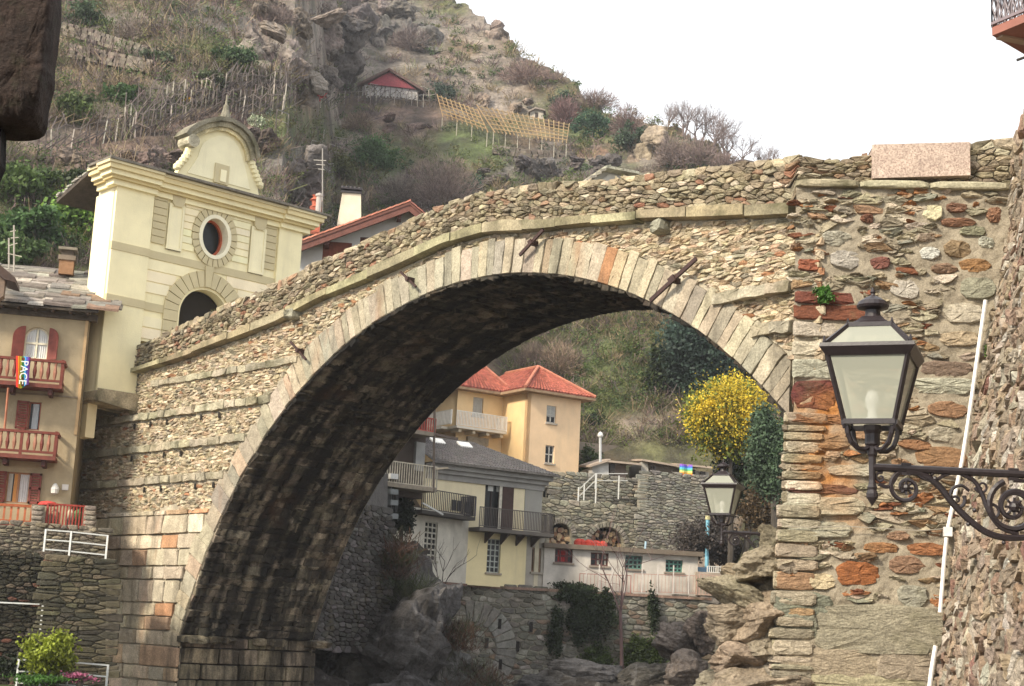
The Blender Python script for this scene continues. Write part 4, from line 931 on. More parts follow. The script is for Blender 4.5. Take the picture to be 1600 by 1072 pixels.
g = MB(); g.tube([LH.pt(13, 606, .9), LH.pt(7, 672, .95)], .045, (.33, .12, .06), 6); g.build('balcony_post', M_wood, hs)

# ============================================================ TERRACE BELOW THE LEFT HOUSE
tq = at(60, 870, 52.5); TE = Face((tq.x, tq.y), 72)
tr = thing('terrace_wall', 'low grey stone terrace wall carrying the red railing below the ochre house', 'wall', TE.pt(30, 868))
m_ = MB(); m_.fpoly(TE, [(-70, 818), (50, 822), (50, 788), (70, 790), (70, 824), (134, 828), (134, 790), (150, 792), (152, 876), (-70, 866)], -2.0, 0, (.24, .2, .15)); m_.build('core', M_mortar, tr)
ss = MB(); mpT = lambda u, z, o=0: TE.w(u, z, o); a0, a1 = TE.uv(-70, 840)[0], TE.uv(149, 840)[0]; zq0, zq1 = TE.uv(60, 872)[1], TE.uv(30, 822)[1]
for P in voronoi(a0, a1, zq0, zq1, .26, .12): ss.stone(mpT, P, random.uniform(.04, .1), vary(pick([(3, (.2, .17, .12)), (2, (.14, .12, .09)), (1, (.25, .21, .15))]), .2), gap=.02)
for x in (60, 142):
    u, z = TE.uv(x, 790)
    for j in range(6): ss.stone(mpT, [(u-.2, z-j*.17-.17), (u+.2, z-j*.17-.17), (u+.2, z-j*.17), (u-.2, z-j*.17)], .07, vary((.26, .22, .17), .2), gap=.01)
ss.build('stonework', M_stone, tr, smooth=True)
g = MB(); zb_ = TE.uv(103, 828)[1]; railing(g, TE.w(TE.uv(72, 820)[0], zb_, -.1), TE.w(TE.uv(133, 820)[0], zb_, -.1), .85, 12, .05, .06, (.3, .045, .03)); g.build('red_railing', M_wood, tr)
g = MB(); 
for x, c in ((108, (.45, .42, .3)), (84, (.4, .3, .2)), (119, (.1, .2, .08))): g.lathe(TE.pt(x, 824, -.5), [(.12, 0), (.17, .25), (.15, .5), (.05, .62)], c, 8)
tag(g.build('flower_pots', M_cloth, base=TE.pt(108, 824, -.5)), 'pots and jars standing behind the red terrace railing', 'pots')
g = MB(); g.lathe(TE.pt(75, 790, -.6), [(.34, 0), (.35, .04), (.26, .12), (.06, .16)], (.5, .06, .05), 14); tag(g.build('red_basin', M_paint, base=TE.pt(75, 790, -.6)), 'upturned red plastic basin on the terrace behind the railing', 'basin')
# dark retaining walls at the bottom left
rq = at(100, 1000, 50.5); RW = Face((rq.x, rq.y), 72)
rw = thing('retaining_wall', 'dark mossy stone retaining wall at the lower left below the white railings', 'wall', RW.pt(60, 1072))
m_ = MB(); m_.fpoly(RW, [(-90, 862), (92, 872), (92, 1180), (-90, 1180)], -2.5, 0, (.04, .035, .025)); m_.build('core', M_mortar, rw)
RW2 = Face((at(130, 1000, 50).x, at(130, 1000, 50).y), 72); m2 = MB(); m2.fpoly(RW2, [(97, 874), (166, 876), (163, 1180), (60, 1180), (75, 1010)], -2.5, .1, (.08, .07, .045)); m2.build('buttress', M_mortar, rw)
ss = MB(); a0, z_0 = RW.uv(-90, 1150); a1, z_1 = RW.uv(96, 872)
for P in voronoi(a0, a1-.1, z_0, z_1-.1, .28, .13): ss.stone(lambda u, z, o=0: RW.w(u, z, o), P, random.uniform(.04, .12), vary(pick([(3, (.045, .04, .026)), (2, (.03, .028, .018)), (1, (.09, .07, .05)), (.4, (.1, .045, .03))]), .2), gap=.02)
a1, z_1 = RW2.uv(161, 882); a0 = RW2.uv(100, 900)[0]
for P in voronoi(a0, a1-.1, z_0, z_1, .36, .14): ss.stone(lambda u, z, o=0: RW2.w(u-max(0, (z_1-z)*.12)*(1 if u < a0+1 else 0), z, .1+o), P, random.uniform(.03, .09), vary(pick([(3, (.085, .075, .045)), (2, (.055, .05, .035)), (1, (.12, .1, .065))]), .2), gap=.02, cut=.1)
ss.build('stonework', M_stone, rw)
WHT = (.62, .63, .6)
def metal_rail(label, pts, h, nrail, grp=None, split=1):
    g = MB(); P = [Vector(p) for p in pts]
    for k in range(len(P)-1):
        for j in range(nrail): z = Vector((0, 0, h*(1-j*.42))); g.bar(P[k]+z, P[k+1]+z, .045, col=WHT)
    for k in range(len(P)): g.bar(P[k]-Vector((0, 0, .3)), P[k]+Vector((0, 0, h+.02)), .06, col=WHT)
    return tag(g.build('metal_railing', M_paint, base=P[0]), label, 'railing')
def zrail(Fc, xs, yb, h_px): 
    return [Fc.pt(x, y, .05) for x, y in zip(xs, yb)]
A = [TE.pt(68, 864, .3), TE.pt(108, 867, .3)]; B3 = at(165, 874, 55.5)
metal_rail('white metal railing on the terrace edge beside the bridge', [A[0], A[1], TE.pt(165, 873, .3)], .78, 3)
metal_rail('white metal railing across the bottom left corner in front of the yellow bush', [RW2.pt(25, 1074, 1.3), RW2.pt(62, 1075, 1.3), RW2.pt(103, 1077, 1.3), RW2.pt(165, 1082, 1.3)], .83, 3)
metal_rail('thin white pipe rail against the dark retaining wall', [RW.pt(-60, 980, .4), RW.pt(63, 985, .4)], .82, 1)
tg = MB(); q0 = [RW2.pt(-90, 1060, 2.6), RW2.pt(175, 1082, 2.6), RW2.pt(175, 1078, .1), RW2.pt(-90, 1060, .1)]; zg = RW2.pt(80, 1070, 1.3).z-.1
q0 = [Vector((p.x, p.y, zg)) for p in q0]; tg.prism(q0, [p-Vector((0, 0, 4)) for p in q0], (.09, .12, .04)); o = tg.build('grass_terrace', M_rock); o['kind'] = 'structure'

# ============================================================ WHITE HOUSE WITH RED TILE ROOF BEHIND THE TOWER
RH = face_at(560, 69, 84)
rh = thing('tiled_house', 'white house with red tiled roof and timber fascia behind the bridge parapet', 'house', RH.pt(560, 470))
w1, w2 = RH.rect(503, 378, 548, 440), RH.rect(562, 371, 585, 400)
m_ = MB(); wall(m_, RH, [(452, 480), (452, 386), (466, 380), (640, 318), (664, 342), (664, 480)], [rloop(w1), rloop(w2)], (.52, .51, .49), th=6); m_.build('walls', M_plas, rh)
window(RH, w1, rh, fcol=(.2, .06, .035), bars=(7, 0), ft=.16, dep=.05); window(RH, w2, rh, fcol=(.13, .05, .03), bars=(3, 0), ft=.2, dep=.05)
m_ = MB(); L = [(450, 389), (640, 319.5), (669, 344)]; e = 1.0
U = [RH.uv(x, y, e) for x, y in L]; th = .34; BRN = (.14, .055, .04)
for a, b_ in ((U[0], U[1]), (U[1], U[2])):
    for hh0, hh1, o0, c in ((-.32, -.02, e-.08, BRN), (-.02, .1, e-.04, (.13, .05, .035))):
        m_.fpoly(RH, [(a[0], a[1]+hh0), (b_[0], b_[1]+hh0), (b_[0], b_[1]+hh1), (a[0], a[1]+hh1)], o0, e+.04*(hh1 > 0), c, px=False)
    m_.fpoly(RH, [(a[0], a[1]-.1), (b_[0], b_[1]-.1), (b_[0], b_[1]), (a[0], a[1])], -6, e-.09, (.1, .05, .03), px=False)
fa = m_.build('fascia', M_wood, rh)
m_ = MB(); ur = U[1]; 
for a, b_ in ((U[0], U[1]), (U[1], U[2])):
    L_ = math.hypot(b_[0]-a[0], b_[1]-a[1]); n = max(3, int(L_/.32))
    for j in range(26):
        for i in range(n):
            f0, f1 = i/n, (i+1.15)/n; o1 = e+.06-j*.27
            if o1 < -6: break
            q = lambda f, o_, dz: RH.w(a[0]+(b_[0]-a[0])*f, a[1]+(b_[1]-a[1])*f+.12+dz, o_)
            c = vary((.3, .115, .075), .25); m_.add([q(f0, o1, .0), q(f0, o1-.12, .11), q(f0, o1-.25, .0), q(f1, o1, .03), q(f1, o1-.12, .14), q(f1, o1-.25, .03)], [(0, 1, 4, 3), (1, 2, 5, 4), (0, 2, 1), (3, 4, 5)], c)
m_.build('tiles', M_tile, rh)
for i in range(5):
    u = U[0][0]+(U[1][0]-U[0][0])*(.12+i*.2); z = U[0][1]+(U[1][1]-U[0][1])*(.12+i*.2); 
    if i in (1, 4): g = MB(); g.fbox(RH, u-.1, z-.42, u+.1, z-.2, -.1, e-.15, (.1, .04, .03)); g.build('rafter_end', M_wood, rh)
C1 = face_at(546, 71, 84); r = C1.rect(531, 302, 563, 352)
m_ = MB(); m_.fpoly(C1, [(r[0]-.08, r[1]), (r[2]+.1, r[1]), (r[2]-.02, r[3]), (r[0]+.06, r[3])], -.9, 0, (.6, .52, .4), px=False)
c = m_.build('chimney', M_plasold, rh)
m_ = MB(); m_.fbox(C1, r[0], r[3], r[2], r[3]+.1, -.95, .08, (.03, .028, .028))
for x in np.linspace(r[0]+.06, r[2]-.1, 5): m_.tube([C1.w(x, r[3]+.1, -.4), C1.w(x, r[3]+.45, -.4)], .09, (.02, .02, .02), 8)
m_.fbox(C1, r[0]-.03, r[3]+.2, r[2]+.03, r[3]+.28, -.9, .05, (.025, .022, .022)); m_.build('black_cowl', M_iron, c)
C2 = face_at(491, 70, 84); r = C2.rect(480, 322, 501, 352); m_ = MB(); m_.fbox(C2, r[0]+.1, r[1]-.3, r[2], r[3], -.5, 0, (.36, .1, .06)); m_.lathe(C2.w(r[0]+.35, r[3], -.25), [(.3, 0), (.16, .1), (.2, .3), (.3, .35), (.12, .5), (.2, .6)], (.42, .12, .07), 10)
c = m_.build('chimney', M_tile, rh); m_ = MB(); m_.lathe(C2.pt(497, 330, .3), [(.13, -.5), (.13, .7), (.18, .72), (.18, .82), (.02, .9)], (.4, .36, .32), 10); m_.build('metal_flue', M_paint, c)
g = MB(); g.tube([at(504, 352, 70.5), at(504, 232, 70.5)], .03, (.3, .28, .25), 5)
for y, dx in ((250, 14), (257, 10), (264, 7)): g.bar(at(504-dx, y, 70.5), at(504+dx*.4, y+1, 70.5), .03, col=(.4, .38, .33))
g.build('aerial', M_paint, rh)
# wayside shrine on the far parapet
SHF = face_at(960, 48, 70); uv0_ = SHF.uv; SHF.uv = lambda x, y, o=0: uv0_(x, y-7, o); sh = thing('wayside_shrine', 'tiny white wayside shrine with stone slab roof peeping over the bridge parapet', 'shrine', SHF.pt(960, 300))
m_ = MB(); m_.fpoly(SHF, [(928, 310), (928, 286), (950, 270), (984, 277), (990, 310)], -1.5, 0, (.5, .48, .43)); m_.fpoly(SHF, [(940, 310), (940, 288), (951, 279), (965, 281), (971, 310)], -.1, .05, (.62, .6, .55)); m_.build('walls', M_plasold, sh)
m_ = MB()
for i in range(5): a, b_ = (946-i*7.5, 266+i*5.2), (955-i*7.5, 264+i*5.2); m_.fpoly(SHF, [a, b_, (b_[0], b_[1]+4), (a[0], a[1]+4)], -1.8, .45, vary((.33, .31, .25), .25))
for i in range(4): x = 949+i*12; m_.fpoly(SHF, [(x, 265+i*2.3), (x+14, 268+i*2.3), (x+14, 272+i*2.3), (x, 269+i*2.3)], -1.8, .45, vary((.36, .34, .27), .25))
m_.fpoly(SHF, [(990, 274), (1014, 279), (1014, 284), (990, 279)], -1.6, .2, (.25, .23, .18)); m_.build('roof', M_slate, sh)

# ============================================================ FOREGROUND: rough stone top left, balcony top right
fs = MB(); FR = Face((at(50, 100, 3.6).x, 3.6), 84); OUTL = [(84, -60), (83, 0), (79, 40), (74, 82), (71, 120), (64, 146), (58, 172), (52, 182), (42, 187), (24, 189), (4, 189), (-40, 186), (-60, 100), (-60, -60)]
UVS = [FR.uv(*p) for p in OUTL]; cu_ = sum(p[0] for p in UVS)/len(UVS); cz_ = sum(p[1] for p in UVS)/len(UVS)
rings = []; NN = 90
def loopint(f):
    k = f*len(UVS); i = int(k) % len(UVS); g_ = k-int(k); a, b_ = UVS[i], UVS[(i+1) % len(UVS)]; return a[0]+(b_[0]-a[0])*g_, a[1]+(b_[1]-a[1])*g_
vs_ = []; prof = [(1.0, -.12), (1.0, -.08), (1.0, -.05), (1.0, -.02), (.97, .0), (.92, .015), (.84, .02), (.74, .02), (.62, .02), (.5, .02), (.37, .02), (.24, .02), (.1, .02)]
for s_, o_ in prof:
    for i in range(NN):
        u, z = loopint(i/NN); u = cu_+(u-cu_)*s_; z = cz_+(z-cz_)*s_
        v = FR.w(u, z, o_); k = noise.fractal(v*14, .7, 2, 7)*.013+noise.noise(v*60)*.002; v += (Vector((u-cu_, 0, z-cz_)).normalized()*.5+FR.n*.9)*k
        if z < FR.uv(40, 150)[1]: v -= FR.n*.35*(FR.uv(40, 150)[1]-z)/.06*.1
        vs_.append(v)
fs.add(vs_, [(k*NN+i, k*NN+(i+1) % NN, (k+1)*NN+(i+1) % NN, (k+1)*NN+i) for k in range(len(prof)-1) for i in range(NN)]+[tuple((len(prof)-1)*NN+i for i in range(NN))], (.033, .021, .016))
fs.fpoly(FR, [(-60, 180), (0, 180), (2, 215), (1, 255), (-8, 275), (-60, 280)], -.12, -.06, (.008, .006, .006))
tag(fs.build('stone_bracket', mat('lichen_stone', attr=True, var=.45, sc=16, bump=1, bsc=45, bdist=.02, speck=120, stains=[((.03, .028, .014), 22, (1, 1, 1), .55, .7, .6), ((.05, .026, .018), 15, (1, 1, 1), .6, .75, .5)]), base=FR.pt(40, 100), smooth=True), 'dark rough stone bracket jutting in close at the top left corner', 'stone')
BF = face_at(1590, 22, 60); bl = thing('iron_balcony', 'small balcony corner with grey iron lattice railing at the top right corner', 'balcony', BF.pt(1590, 60))
m_ = MB(); c0 = at(1550, 43, 20); zb_ = c0.z; Pb = [c0, atz(1680, -12, zb_), atz(1760, 60, zb_), atz(1660, 108, zb_)]
m_.prism(Pb, [p-Vector((0, 0, .12)) for p in Pb], (.3, .12, .09)); m_.bar(at(1561, 52, 20), atz(1660, 72, at(1561, 52, 20).z), .14, .14, (.42, .3, .22)); m_.tube([at(1589, 94, 20), at(1600, 90, 20), at(1640, 88, 20)], .02, (.05, .05, .05), 6); m_.build('slab', M_plasold, bl)
for A, B_, nm in ((Pb[0], Pb[1], 6), (Pb[0], Pb[3], 8)):
    g = MB(); n = nm*2; H_ = .95; up = Vector((0, 0, H_)); g.bar(A+up, B_+up, .05, col=(.2, .16, .17)); g.bar(A+Vector((0, 0, .05)), B_+Vector((0, 0, .05)), .04, col=(.2, .16, .17))
    for i in range(n+1): p = A+(B_-A)*i/n; g.bar(p, p+up, .018, col=(.22, .19, .2))
    for i in range(n):
        for j in range(3): p = A+(B_-A)*i/n; q = A+(B_-A)*(i+1)/n; z0_, z1_ = H_*j/3, H_*(j+1)/3; g.bar(p+Vector((0, 0, z0_)), q+Vector((0, 0, z1_)), .014, col=(.25, .22, .23)); g.bar(p+Vector((0, 0, z1_)), q+Vector((0, 0, z0_)), .014, col=(.25, .22, .23))
    g.build('lattice_railing', M_paint, bl)
# ============================================================ UNDER THE ARCH
def bars_rail(mb, F, r0, r1, yt, yb, off, n, col, t=.035, side=None):
    u0, u1 = F.uv(r0, yb, off)[0], F.uv(r1, yb, off)[0]; xm = (r0+r1)/2; zt_, zb_ = F.uv(xm, yt, off)[1], F.uv(xm, yb, off)[1]
    railing(mb, F.w(u0, zb_, off), F.w(u1, zb_, off), zt_-zb_, n, t, .05, col)
    if side: 
        for u in ((u0,) if side < 0 else (u1,) if side == 1 else (u0, u1)): railing(mb, F.w(u, zb_, off), F.w(u, zb_, .05), zt_-zb_, 5, t, .05, col)
    return u0, u1, zb_, zt_
YEL = (.8, .57, .35)
# --- yellow house
YB = face_at(822, 108, 57); yh = thing('yellow_house', 'tall yellow orange house with red hipped roof and stone base seen through the arch', 'house', YB.pt(860, 780))
YA = Face((YB.w(0, 0, 0).x, YB.w(0, 0, 0).y), 57); UA = YB.uv(822, 700)[0]; rec = 3.2
yR, yC = YB.uv(905, 700)[0], YB.uv(822, 680)[0]
zE = YB.uv(863, 615)[1]; zS = YB.uv(870, 746)[1]; zD = YB.uv(870, 800)[1]
wR = [YB.rect(854, 634, 869, 661), YB.rect(852, 696, 866, 724)]; wS = YB.rect(848, 764, 863, 779)
m_ = MB(); wall(m_, YB, rloop((yC, zS, yR, zE)), [rloop(r) for r in wR], YEL, px=False, rev=.2)
LS = Face((YB.w(yC, 0).x, YB.w(yC, 0).y), -33); m_.fbox(LS, 0.0, zD, rec, zE, -.3, 0, (.78, .55, .28))
RS = Face((YB.w(yR, 0).x, YB.w(yR, 0).y), -33); m_.fbox(RS, .01, zS, 9, zE, 0, .3, YEL)
wL = YB.rect(739, 621, 755, 650, -rec); uL = YB.uv(714, 640, -rec)[0]; uLL = YB.uv(672, 640, -rec)[0]
wall(m_, YB, rloop((uL, zD, yC, zE)), [rloop(wL)], (.78, .56, .3), off=-rec, px=False, rev=.2)
LF = Face((YB.w(uL, 0, -rec).x, YB.w(uL, 0, -rec).y), -33); m_.fbox(LF, 0.01, zD, 9, zE, -.3, 0, (.76, .57, .32))
m_.build('walls', M_plas, yh)
m_ = MB(); m_.fbox(YB, yC, zD, wS[0], zS, -.5, .06, (.3, .27, .22)); m_.fbox(YB, wS[2], zD, yR, zS, -.5, .06, (.3, .27, .22)); m_.fbox(YB, wS[0], wS[3], wS[2], zS, -.5, .06, (.3, .27, .22)); m_.fbox(YB, wS[0], zD, wS[2], wS[1], -.5, .06, (.3, .27, .22))
coursed(m_, lambda u, z, o=0: YB.w(u, z, .06+o), zD, zS, lambda z: yC, lambda z: yR, (.25, .4), (.5, 1.1), .05, [(3, (.27, .25, .2)), (2, (.34, .31, .25)), (1, (.2, .18, .15))], gap=.02, hole=lambda u, z: wS[0]-.3 < u < wS[2]+.3 and wS[1]-.2 < z < wS[3]+.2)
m_.build('stone_base', M_stone, yh)
for i, r in enumerate(wR): window(YB, r, yh, fcol=(.6, .57, .5), bars=(1, 1), ft=.08, sill=(.4, .35, .28), dep=.12)
window(YB, wS, yh, fcol=(.4, .37, .3), bars=(1, 0), ft=.1)
def blind(F, r, f, par_, off=0):
    g = MB(); z = r[3]
    while z > r[3]-(r[3]-r[1])*f: g.fbox(F, r[0]+.05, z-.075, r[2]-.05, z-.01, off-.1, off-.07, (.42, .41, .37)); z -= .08
    g.build('roller_blind', M_paint, par_)
blind(YB, wR[0], .6, yh); wx = window(YB, wL, yh, off=-rec, fcol=(.5, .47, .4), bars=(0, 0), sill=(.4, .35, .28)); blind(YB, wL, .95, yh, -rec)
# white balcony
m_ = MB(); bo = -rec+1.3; u0, u1 = YB.uv(714, 665, bo)[0], YB.uv(792, 670, bo)[0]; zb_ = YB.uv(750, 669, bo)[1]; zt_ = YB.uv(750, 646, bo)[1]; WC = (.66, .6, .5)
m_.fbox(YB, u0, zb_-.18, u1, zb_, -rec+.02, bo, WC)
for x in np.linspace(u0+.4, u1-.3, 4): m_.fbox(YB, x-.12, zb_-.42, x+.12, zb_-.185, -rec+.02, bo-.2, (.6, .52, .38))
u2 = u0-.0; m_.fbox(LF, 0.01, zb_-.18, 7, zb_-.001, .02, 1.2, WC); bb = m_.build('balcony', M_plas, yh)
m_ = MB(); railing(m_, YB.w(u0, zb_, bo-.05), YB.w(u1, zb_, bo-.05), zt_-zb_, 34, .05, .05, (.75, .72, .66)); railing(m_, YB.w(u1, zb_, bo-.05), YB.w(u1, zb_, -rec), zt_-zb_, 8, .05, .06, (.7, .66, .58)); railing(m_, LF.w(7, zb_, 1.15), LF.w(-1.2, zb_, 1.15), zt_-zb_, 44, .09, .06, (.72, .68, .6)); m_.build('white_railing', M_paint, bb)
r = YB.rect(728, 684, 760, 696, -rec); g = MB(); g.fbox(YB, r[0], r[1], r[2], r[3], -rec-.02, -rec+.3, (.3, .25, .18)); g.build('awning', M_wood, yh)
# roofs: hipped blocks
def hip(par_, F, u0, u1, o0, o1, ze, h, ov=.75, col=(.31, .09, .06), apex=None):
    a = [F.w(u0-ov, ze, o0+ov), F.w(u1+ov, ze, o0+ov), F.w(u1+ov, ze, o1-ov), F.w(u0-ov, ze, o1-ov)]; w_ = (u1-u0); d_ = o0-o1; mm = MB()
    if w_ > d_: r0, r1 = F.w(u0+d_/2, ze+h, (o0+o1)/2), F.w(u1-d_/2, ze+h, (o0+o1)/2)
    else: r0, r1 = F.w((u0+u1)/2, ze+h, o0-w_/2), F.w((u0+u1)/2, ze+h, o1+w_/2)
    quads = [(a[0], a[1], r1, r0), (a[1], a[2], r1, r1), (a[2], a[3], r0, r1), (a[3], a[0], r0, r0)] if w_ > d_ else [(a[0], a[1], r0, r0), (a[1], a[2], r1, r0), (a[2], a[3], r1, r1), (a[3], a[0], r0, r1)]
    for A, B_, Cc, Dd in quads:
        L_ = (B_-A).length; n = int(L_/.28); sl = 12
        for i in range(n):
            for j in range(sl):
                f0, f1 = i/n, (i+.92)/n; g0, g1 = j/sl, (j+1.12)/sl; q = lambda f, g_, dz: (A*(1-f)+B_*f)*(1-g_)+(Dd*(1-f)+Cc*f)*g_+Vector((0, 0, dz))
                mm.add([q(f0, g0, .05), q((f0+f1)/2, g0, .13), q(f1, g0, .05), q(f0, min(g1, 1), .02), q((f0+f1)/2, min(g1, 1), .09), q(f1, min(g1, 1), .02)], [(0, 1, 4, 3), (1, 2, 5, 4)], vary(col, .25))
        mm.add([A, B_, Cc, Dd], [(0, 1, 2, 3)], col)
    for A, B_ in ((a[0], quads[0][3]), (a[1], quads[0][2]), (r0, r1), (a[2], quads[1][2])): mm.tube([A+Vector((0, 0, .08)), B_+Vector((0, 0, .1))], .13, vary((.42, .16, .1), .1), 6)
    mm.prism([p-Vector((0, 0, .02)) for p in a], [p-Vector((0, 0, .2)) for p in a], (.3, .2, .12)); return mm.build('roof', M_tile, par_)
hip(yh, YB, yC, yR, 0, -9, zE, 2.2); hip(yh, YB, uL, yC-.2, -rec, -11, zE+.02, 2.9)
# --- cream house
CB = face_at(728, 92, 57); chh = thing('cream_house', 'cream house with brown tiled roof and long balcony seen through the arch', 'house', CB.pt(790, 918))
CR_ = (.74, .65, .44); uR = CB.uv(846, 780)[0]; uE = CB.uv(846, 850)[0]; uW = CB.uv(664, 780)[0]; zB0 = CB.uv(790, 918)[1]; zM = CB.uv(790, 832)[1]; zE2 = CB.uv(770, 742)[1]
dr = CB.rect(757, 754, 800, 826, -.0); wn = CB.rect(761, 842, 782, 895); dn = CB.rect(831, 856, 846, 894)
m_ = MB(); wall(m_, CB, rloop((uW, zM, uR-.0, zE2)), [rloop((dr[0], zM+.05, dr[2]-(dr[2]-dr[0])*.42, dr[3]))], CR_, px=False)
u_y1 = CB.uv(822, 870)[0]; m_.fbox(CB, uR-1.25, zM, uR+.02, zE2, 0, .05, (.3, .29, .26))
wall(m_, CB, rloop((0, zB0, u_y1, zM)), [rloop(wn)], (.76, .65, .38), px=False)
m_.build('walls', M_plas, chh); m_ = MB(); wall(m_, CB, rloop((u_y1+.003, zB0, uR+.4, zM)), [rloop(dn)], (.36, .33, .28), off=-.03, px=False); REs = Face((CB.w(uR, 0).x, CB.w(uR, 0).y), -33); m_.fbox(REs, .01, zB0, 7, zE2, 0, .3, (.5, .45, .33)); m_.build('grey_wall', M_plasold, chh)
dz = (dr[0], zM+.05, dr[2]-(dr[2]-dr[0])*.42, dr[3]); wd_ = window(CB, dz, chh, fcol=(.03, .018, .015), bars=(1, 0), ft=.08, dep=.2, name='balcony_door')
for a in (0, 1): g = MB(); x = dz[0]+.3+a*.62; g.fbox(CB, x, dz[3]-.55, x+.38, dz[3]-.15, -.2, -.17, (.55, .55, .52)); g.build('fanlight', M_paint, wd_)
g = MB(); g.fbox(CB, dr[2]-.75, zM+.1, dr[2]+.05, dr[3], .01, .07, (.05, .025, .02)); g.fbox(CB, dr[2]-1.0, zM+.1, dr[2]-.8, dr[3]-.05, .01, .09, (.5, .46, .38)); g.build('shutter', M_wood, wd_)
window(CB, wn, chh, fcol=(.36, .38, .34), bars=(2, 5), ft=.07, sill=(.3, .26, .2), dep=.14); window(CB, dn, chh, fcol=(.22, .14, .09), bars=(2, 0), ft=.12, sill=(.3, .27, .22), dep=.14)
# eave mouldings and roof
for i, (o_, h0, h1) in enumerate(((.12, -.9, -.55), (.3, -.55, -.3), (.5, -.3, .0))): g = MB(); g.fbox(CB, uW, zE2+h0+.25, uR+o_, zE2+h1+.249, -.1, o_, (.28, .27, .25)); g.build('moulding', M_plasold, chh)
m_ = MB(); ap = CB.uv(676, 684, -3.5); A, B_, Cc, Dd = CB.w(uW, zE2+.3, .75), CB.w(uR+.8, zE2+.3, .75), CB.w(uR-3.2, ap[1], -3.5), CB.w(uW, ap[1], -3.5)
def tiled(mm, A, B_, Cc, Dd, n, sl, col, v=.2):
    for i in range(n):
        for j in range(sl):
            f0, f1 = i/n, (i+.93)/n; g0, g1 = j/sl, min(1, (j+1.12)/sl); q = lambda f, g_, dz: (A*(1-f)+B_*f)*(1-g_)+(Dd*(1-f)+Cc*f)*g_+Vector((0, 0, dz))
            mm.add([q(f0, g0, .05), q((f0+f1)/2, g0, .12), q(f1, g0, .05), q(f0, g1, .02), q((f0+f1)/2, g1, .08), q(f1, g1, .02)], [(0, 1, 4, 3), (1, 2, 5, 4)], vary(col, v))
    mm.add([A, B_, Cc, Dd], [(0, 1, 2, 3)], col)
tiled(m_, A, B_, Cc, Dd, 40, 14, (.075, .07, .072)); tiled(m_, B_, CB.w(uR+.8, zE2+.3, -8), Cc-Vector((0, 0, 0)), Cc, 20, 12, (.075, .07, .072)); m_.add([A, B_, CB.w(uR+.8, zE2+.3, -8), CB.w(uW, zE2+.3, -8)], [(0, 1, 2, 3)], (.1, .08, .07))
m_.bar(A, B_, .14, .14, (.12, .11, .1)); m_.build('roof', M_tile, chh)
for x, y in ((730, 698), (688, 692)): r = CB.uv(x, y, -1.5); g = MB(); f = (r[1]-zE2-.3)/(ap[1]-zE2-.3); o = .75-4.25*f; p = CB.w(r[0], r[1]+.02, o); g.prism([p, p+CB.d*.9, p+CB.d*.9-CB.n*.5+Vector((0, 0, .32)), p-CB.n*.5+Vector((0, 0, .32))], [q+Vector((0, 0, .12)) for q in (p, p+CB.d*.9, p+CB.d*.9-CB.n*.5+Vector((0, 0, .32)), p-CB.n*.5+Vector((0, 0, .32)))], (.6, .6, .58)); g.build('skylight', M_paint, chh)
m_ = MB(); u0 = 0; u1 = CB.uv(865, 832, 1.2)[0]; zs_ = CB.uv(800, 828, 1.2)[1]; zt_ = CB.uv(800, 797, 1.2)[1]
m_.fbox(CB, u0, zs_-.22, u1, zs_, .02, 1.25, (.1, .09, .08))
for x in np.linspace(1.2, u1-.8, 4): m_.prism([CB.w(x-.05, zs_-.23, .02), CB.w(x-.05, zs_-.23, 1.0), CB.w(x-.05, zs_-.85, .02)], [CB.w(x+.05, zs_-.23, .02), CB.w(x+.05, zs_-.23, 1.0), CB.w(x+.05, zs_-.85, .02)], (.07, .05, .04))
bb = m_.build('balcony', M_plasold, chh); m_ = MB(); railing(m_, CB.w(u0, zs_, 1.2), CB.w(u1, zs_, 1.2), zt_-zs_, 46, .035, .05, (.07, .06, .055)); railing(m_, CB.w(u1, zs_, 1.2), CB.w(u1, zs_, -1.5), zt_-zs_, 20, .04, .05, (.05, .045, .045)); m_.fbox(REs, -1.2, zs_-.22, 1.8, zs_-.003, -1.6, .3, (.1, .09, .08)) if 0 else None; m_.build('railing', M_paint, bb)
# --- grey rendered annexe on its left
GB = Face((CB.w(0, 0).x, CB.w(0, 0).y), 38); gh = thing('grey_annexe', 'stained grey rendered block with a tall barred window and dark balcony on top', 'house', GB.pt(680, 912))
zg0, zg1 = GB.uv(690, 912)[1], GB.uv(700, 800)[1]; ug = GB.uv(606, 850)[0]; wg = GB.rect(663, 815, 683, 876)
m_ = MB(); wall(m_, GB, rloop((ug, zg0, -.005, zg1)), [rloop(wg)], (.5, .47, .4), px=False, th=5); m_.fbox(GB, ug, zg0-.02, 0, zg0+.12, 0, .14, (.16, .1, .08)); m_.build('walls', M_plasold, gh)
window(GB, wg, gh, fcol=(.38, .36, .3), bars=(2, 6), ft=.09, sill=(.3, .28, .22), dep=.1)
m_ = MB(); u0, u1 = GB.uv(658, 800, .9)[0], GB.uv(742, 806, .9)[0]; zs_ = GB.uv(705, 803, .9)[1]; m_.fbox(GB, u0, zs_-.2, u1, zs_, -3, .95, (.05, .045, .04)); bb = m_.build('balcony', M_plasold, gh)
m_ = MB(); zt_ = GB.uv(705, 770, .9)[1]; railing(m_, GB.w(u0, zs_, .9), GB.w(u1, zs_, .9), zt_-zs_, 30, .035, .05, (.04, .035, .035)); railing(m_, GB.w(u1, zs_, .9), GB.w(u1, zs_, -1), zt_-zs_, 12, .08, .06, (.09, .08, .085)); m_.build('railing', M_paint, bb)
for a, b_ in ((.62, .7), (.72, .78), (.86, .96)): g = MB(); x0, x1 = u0+(u1-u0)*a, u0+(u1-u0)*b_; g.fbox(GB, x0, zs_+.25, x1, zt_-.35, .6, .66, (.05, .05, .055)); g.build('hanging_cloth', M_cloth, gh)
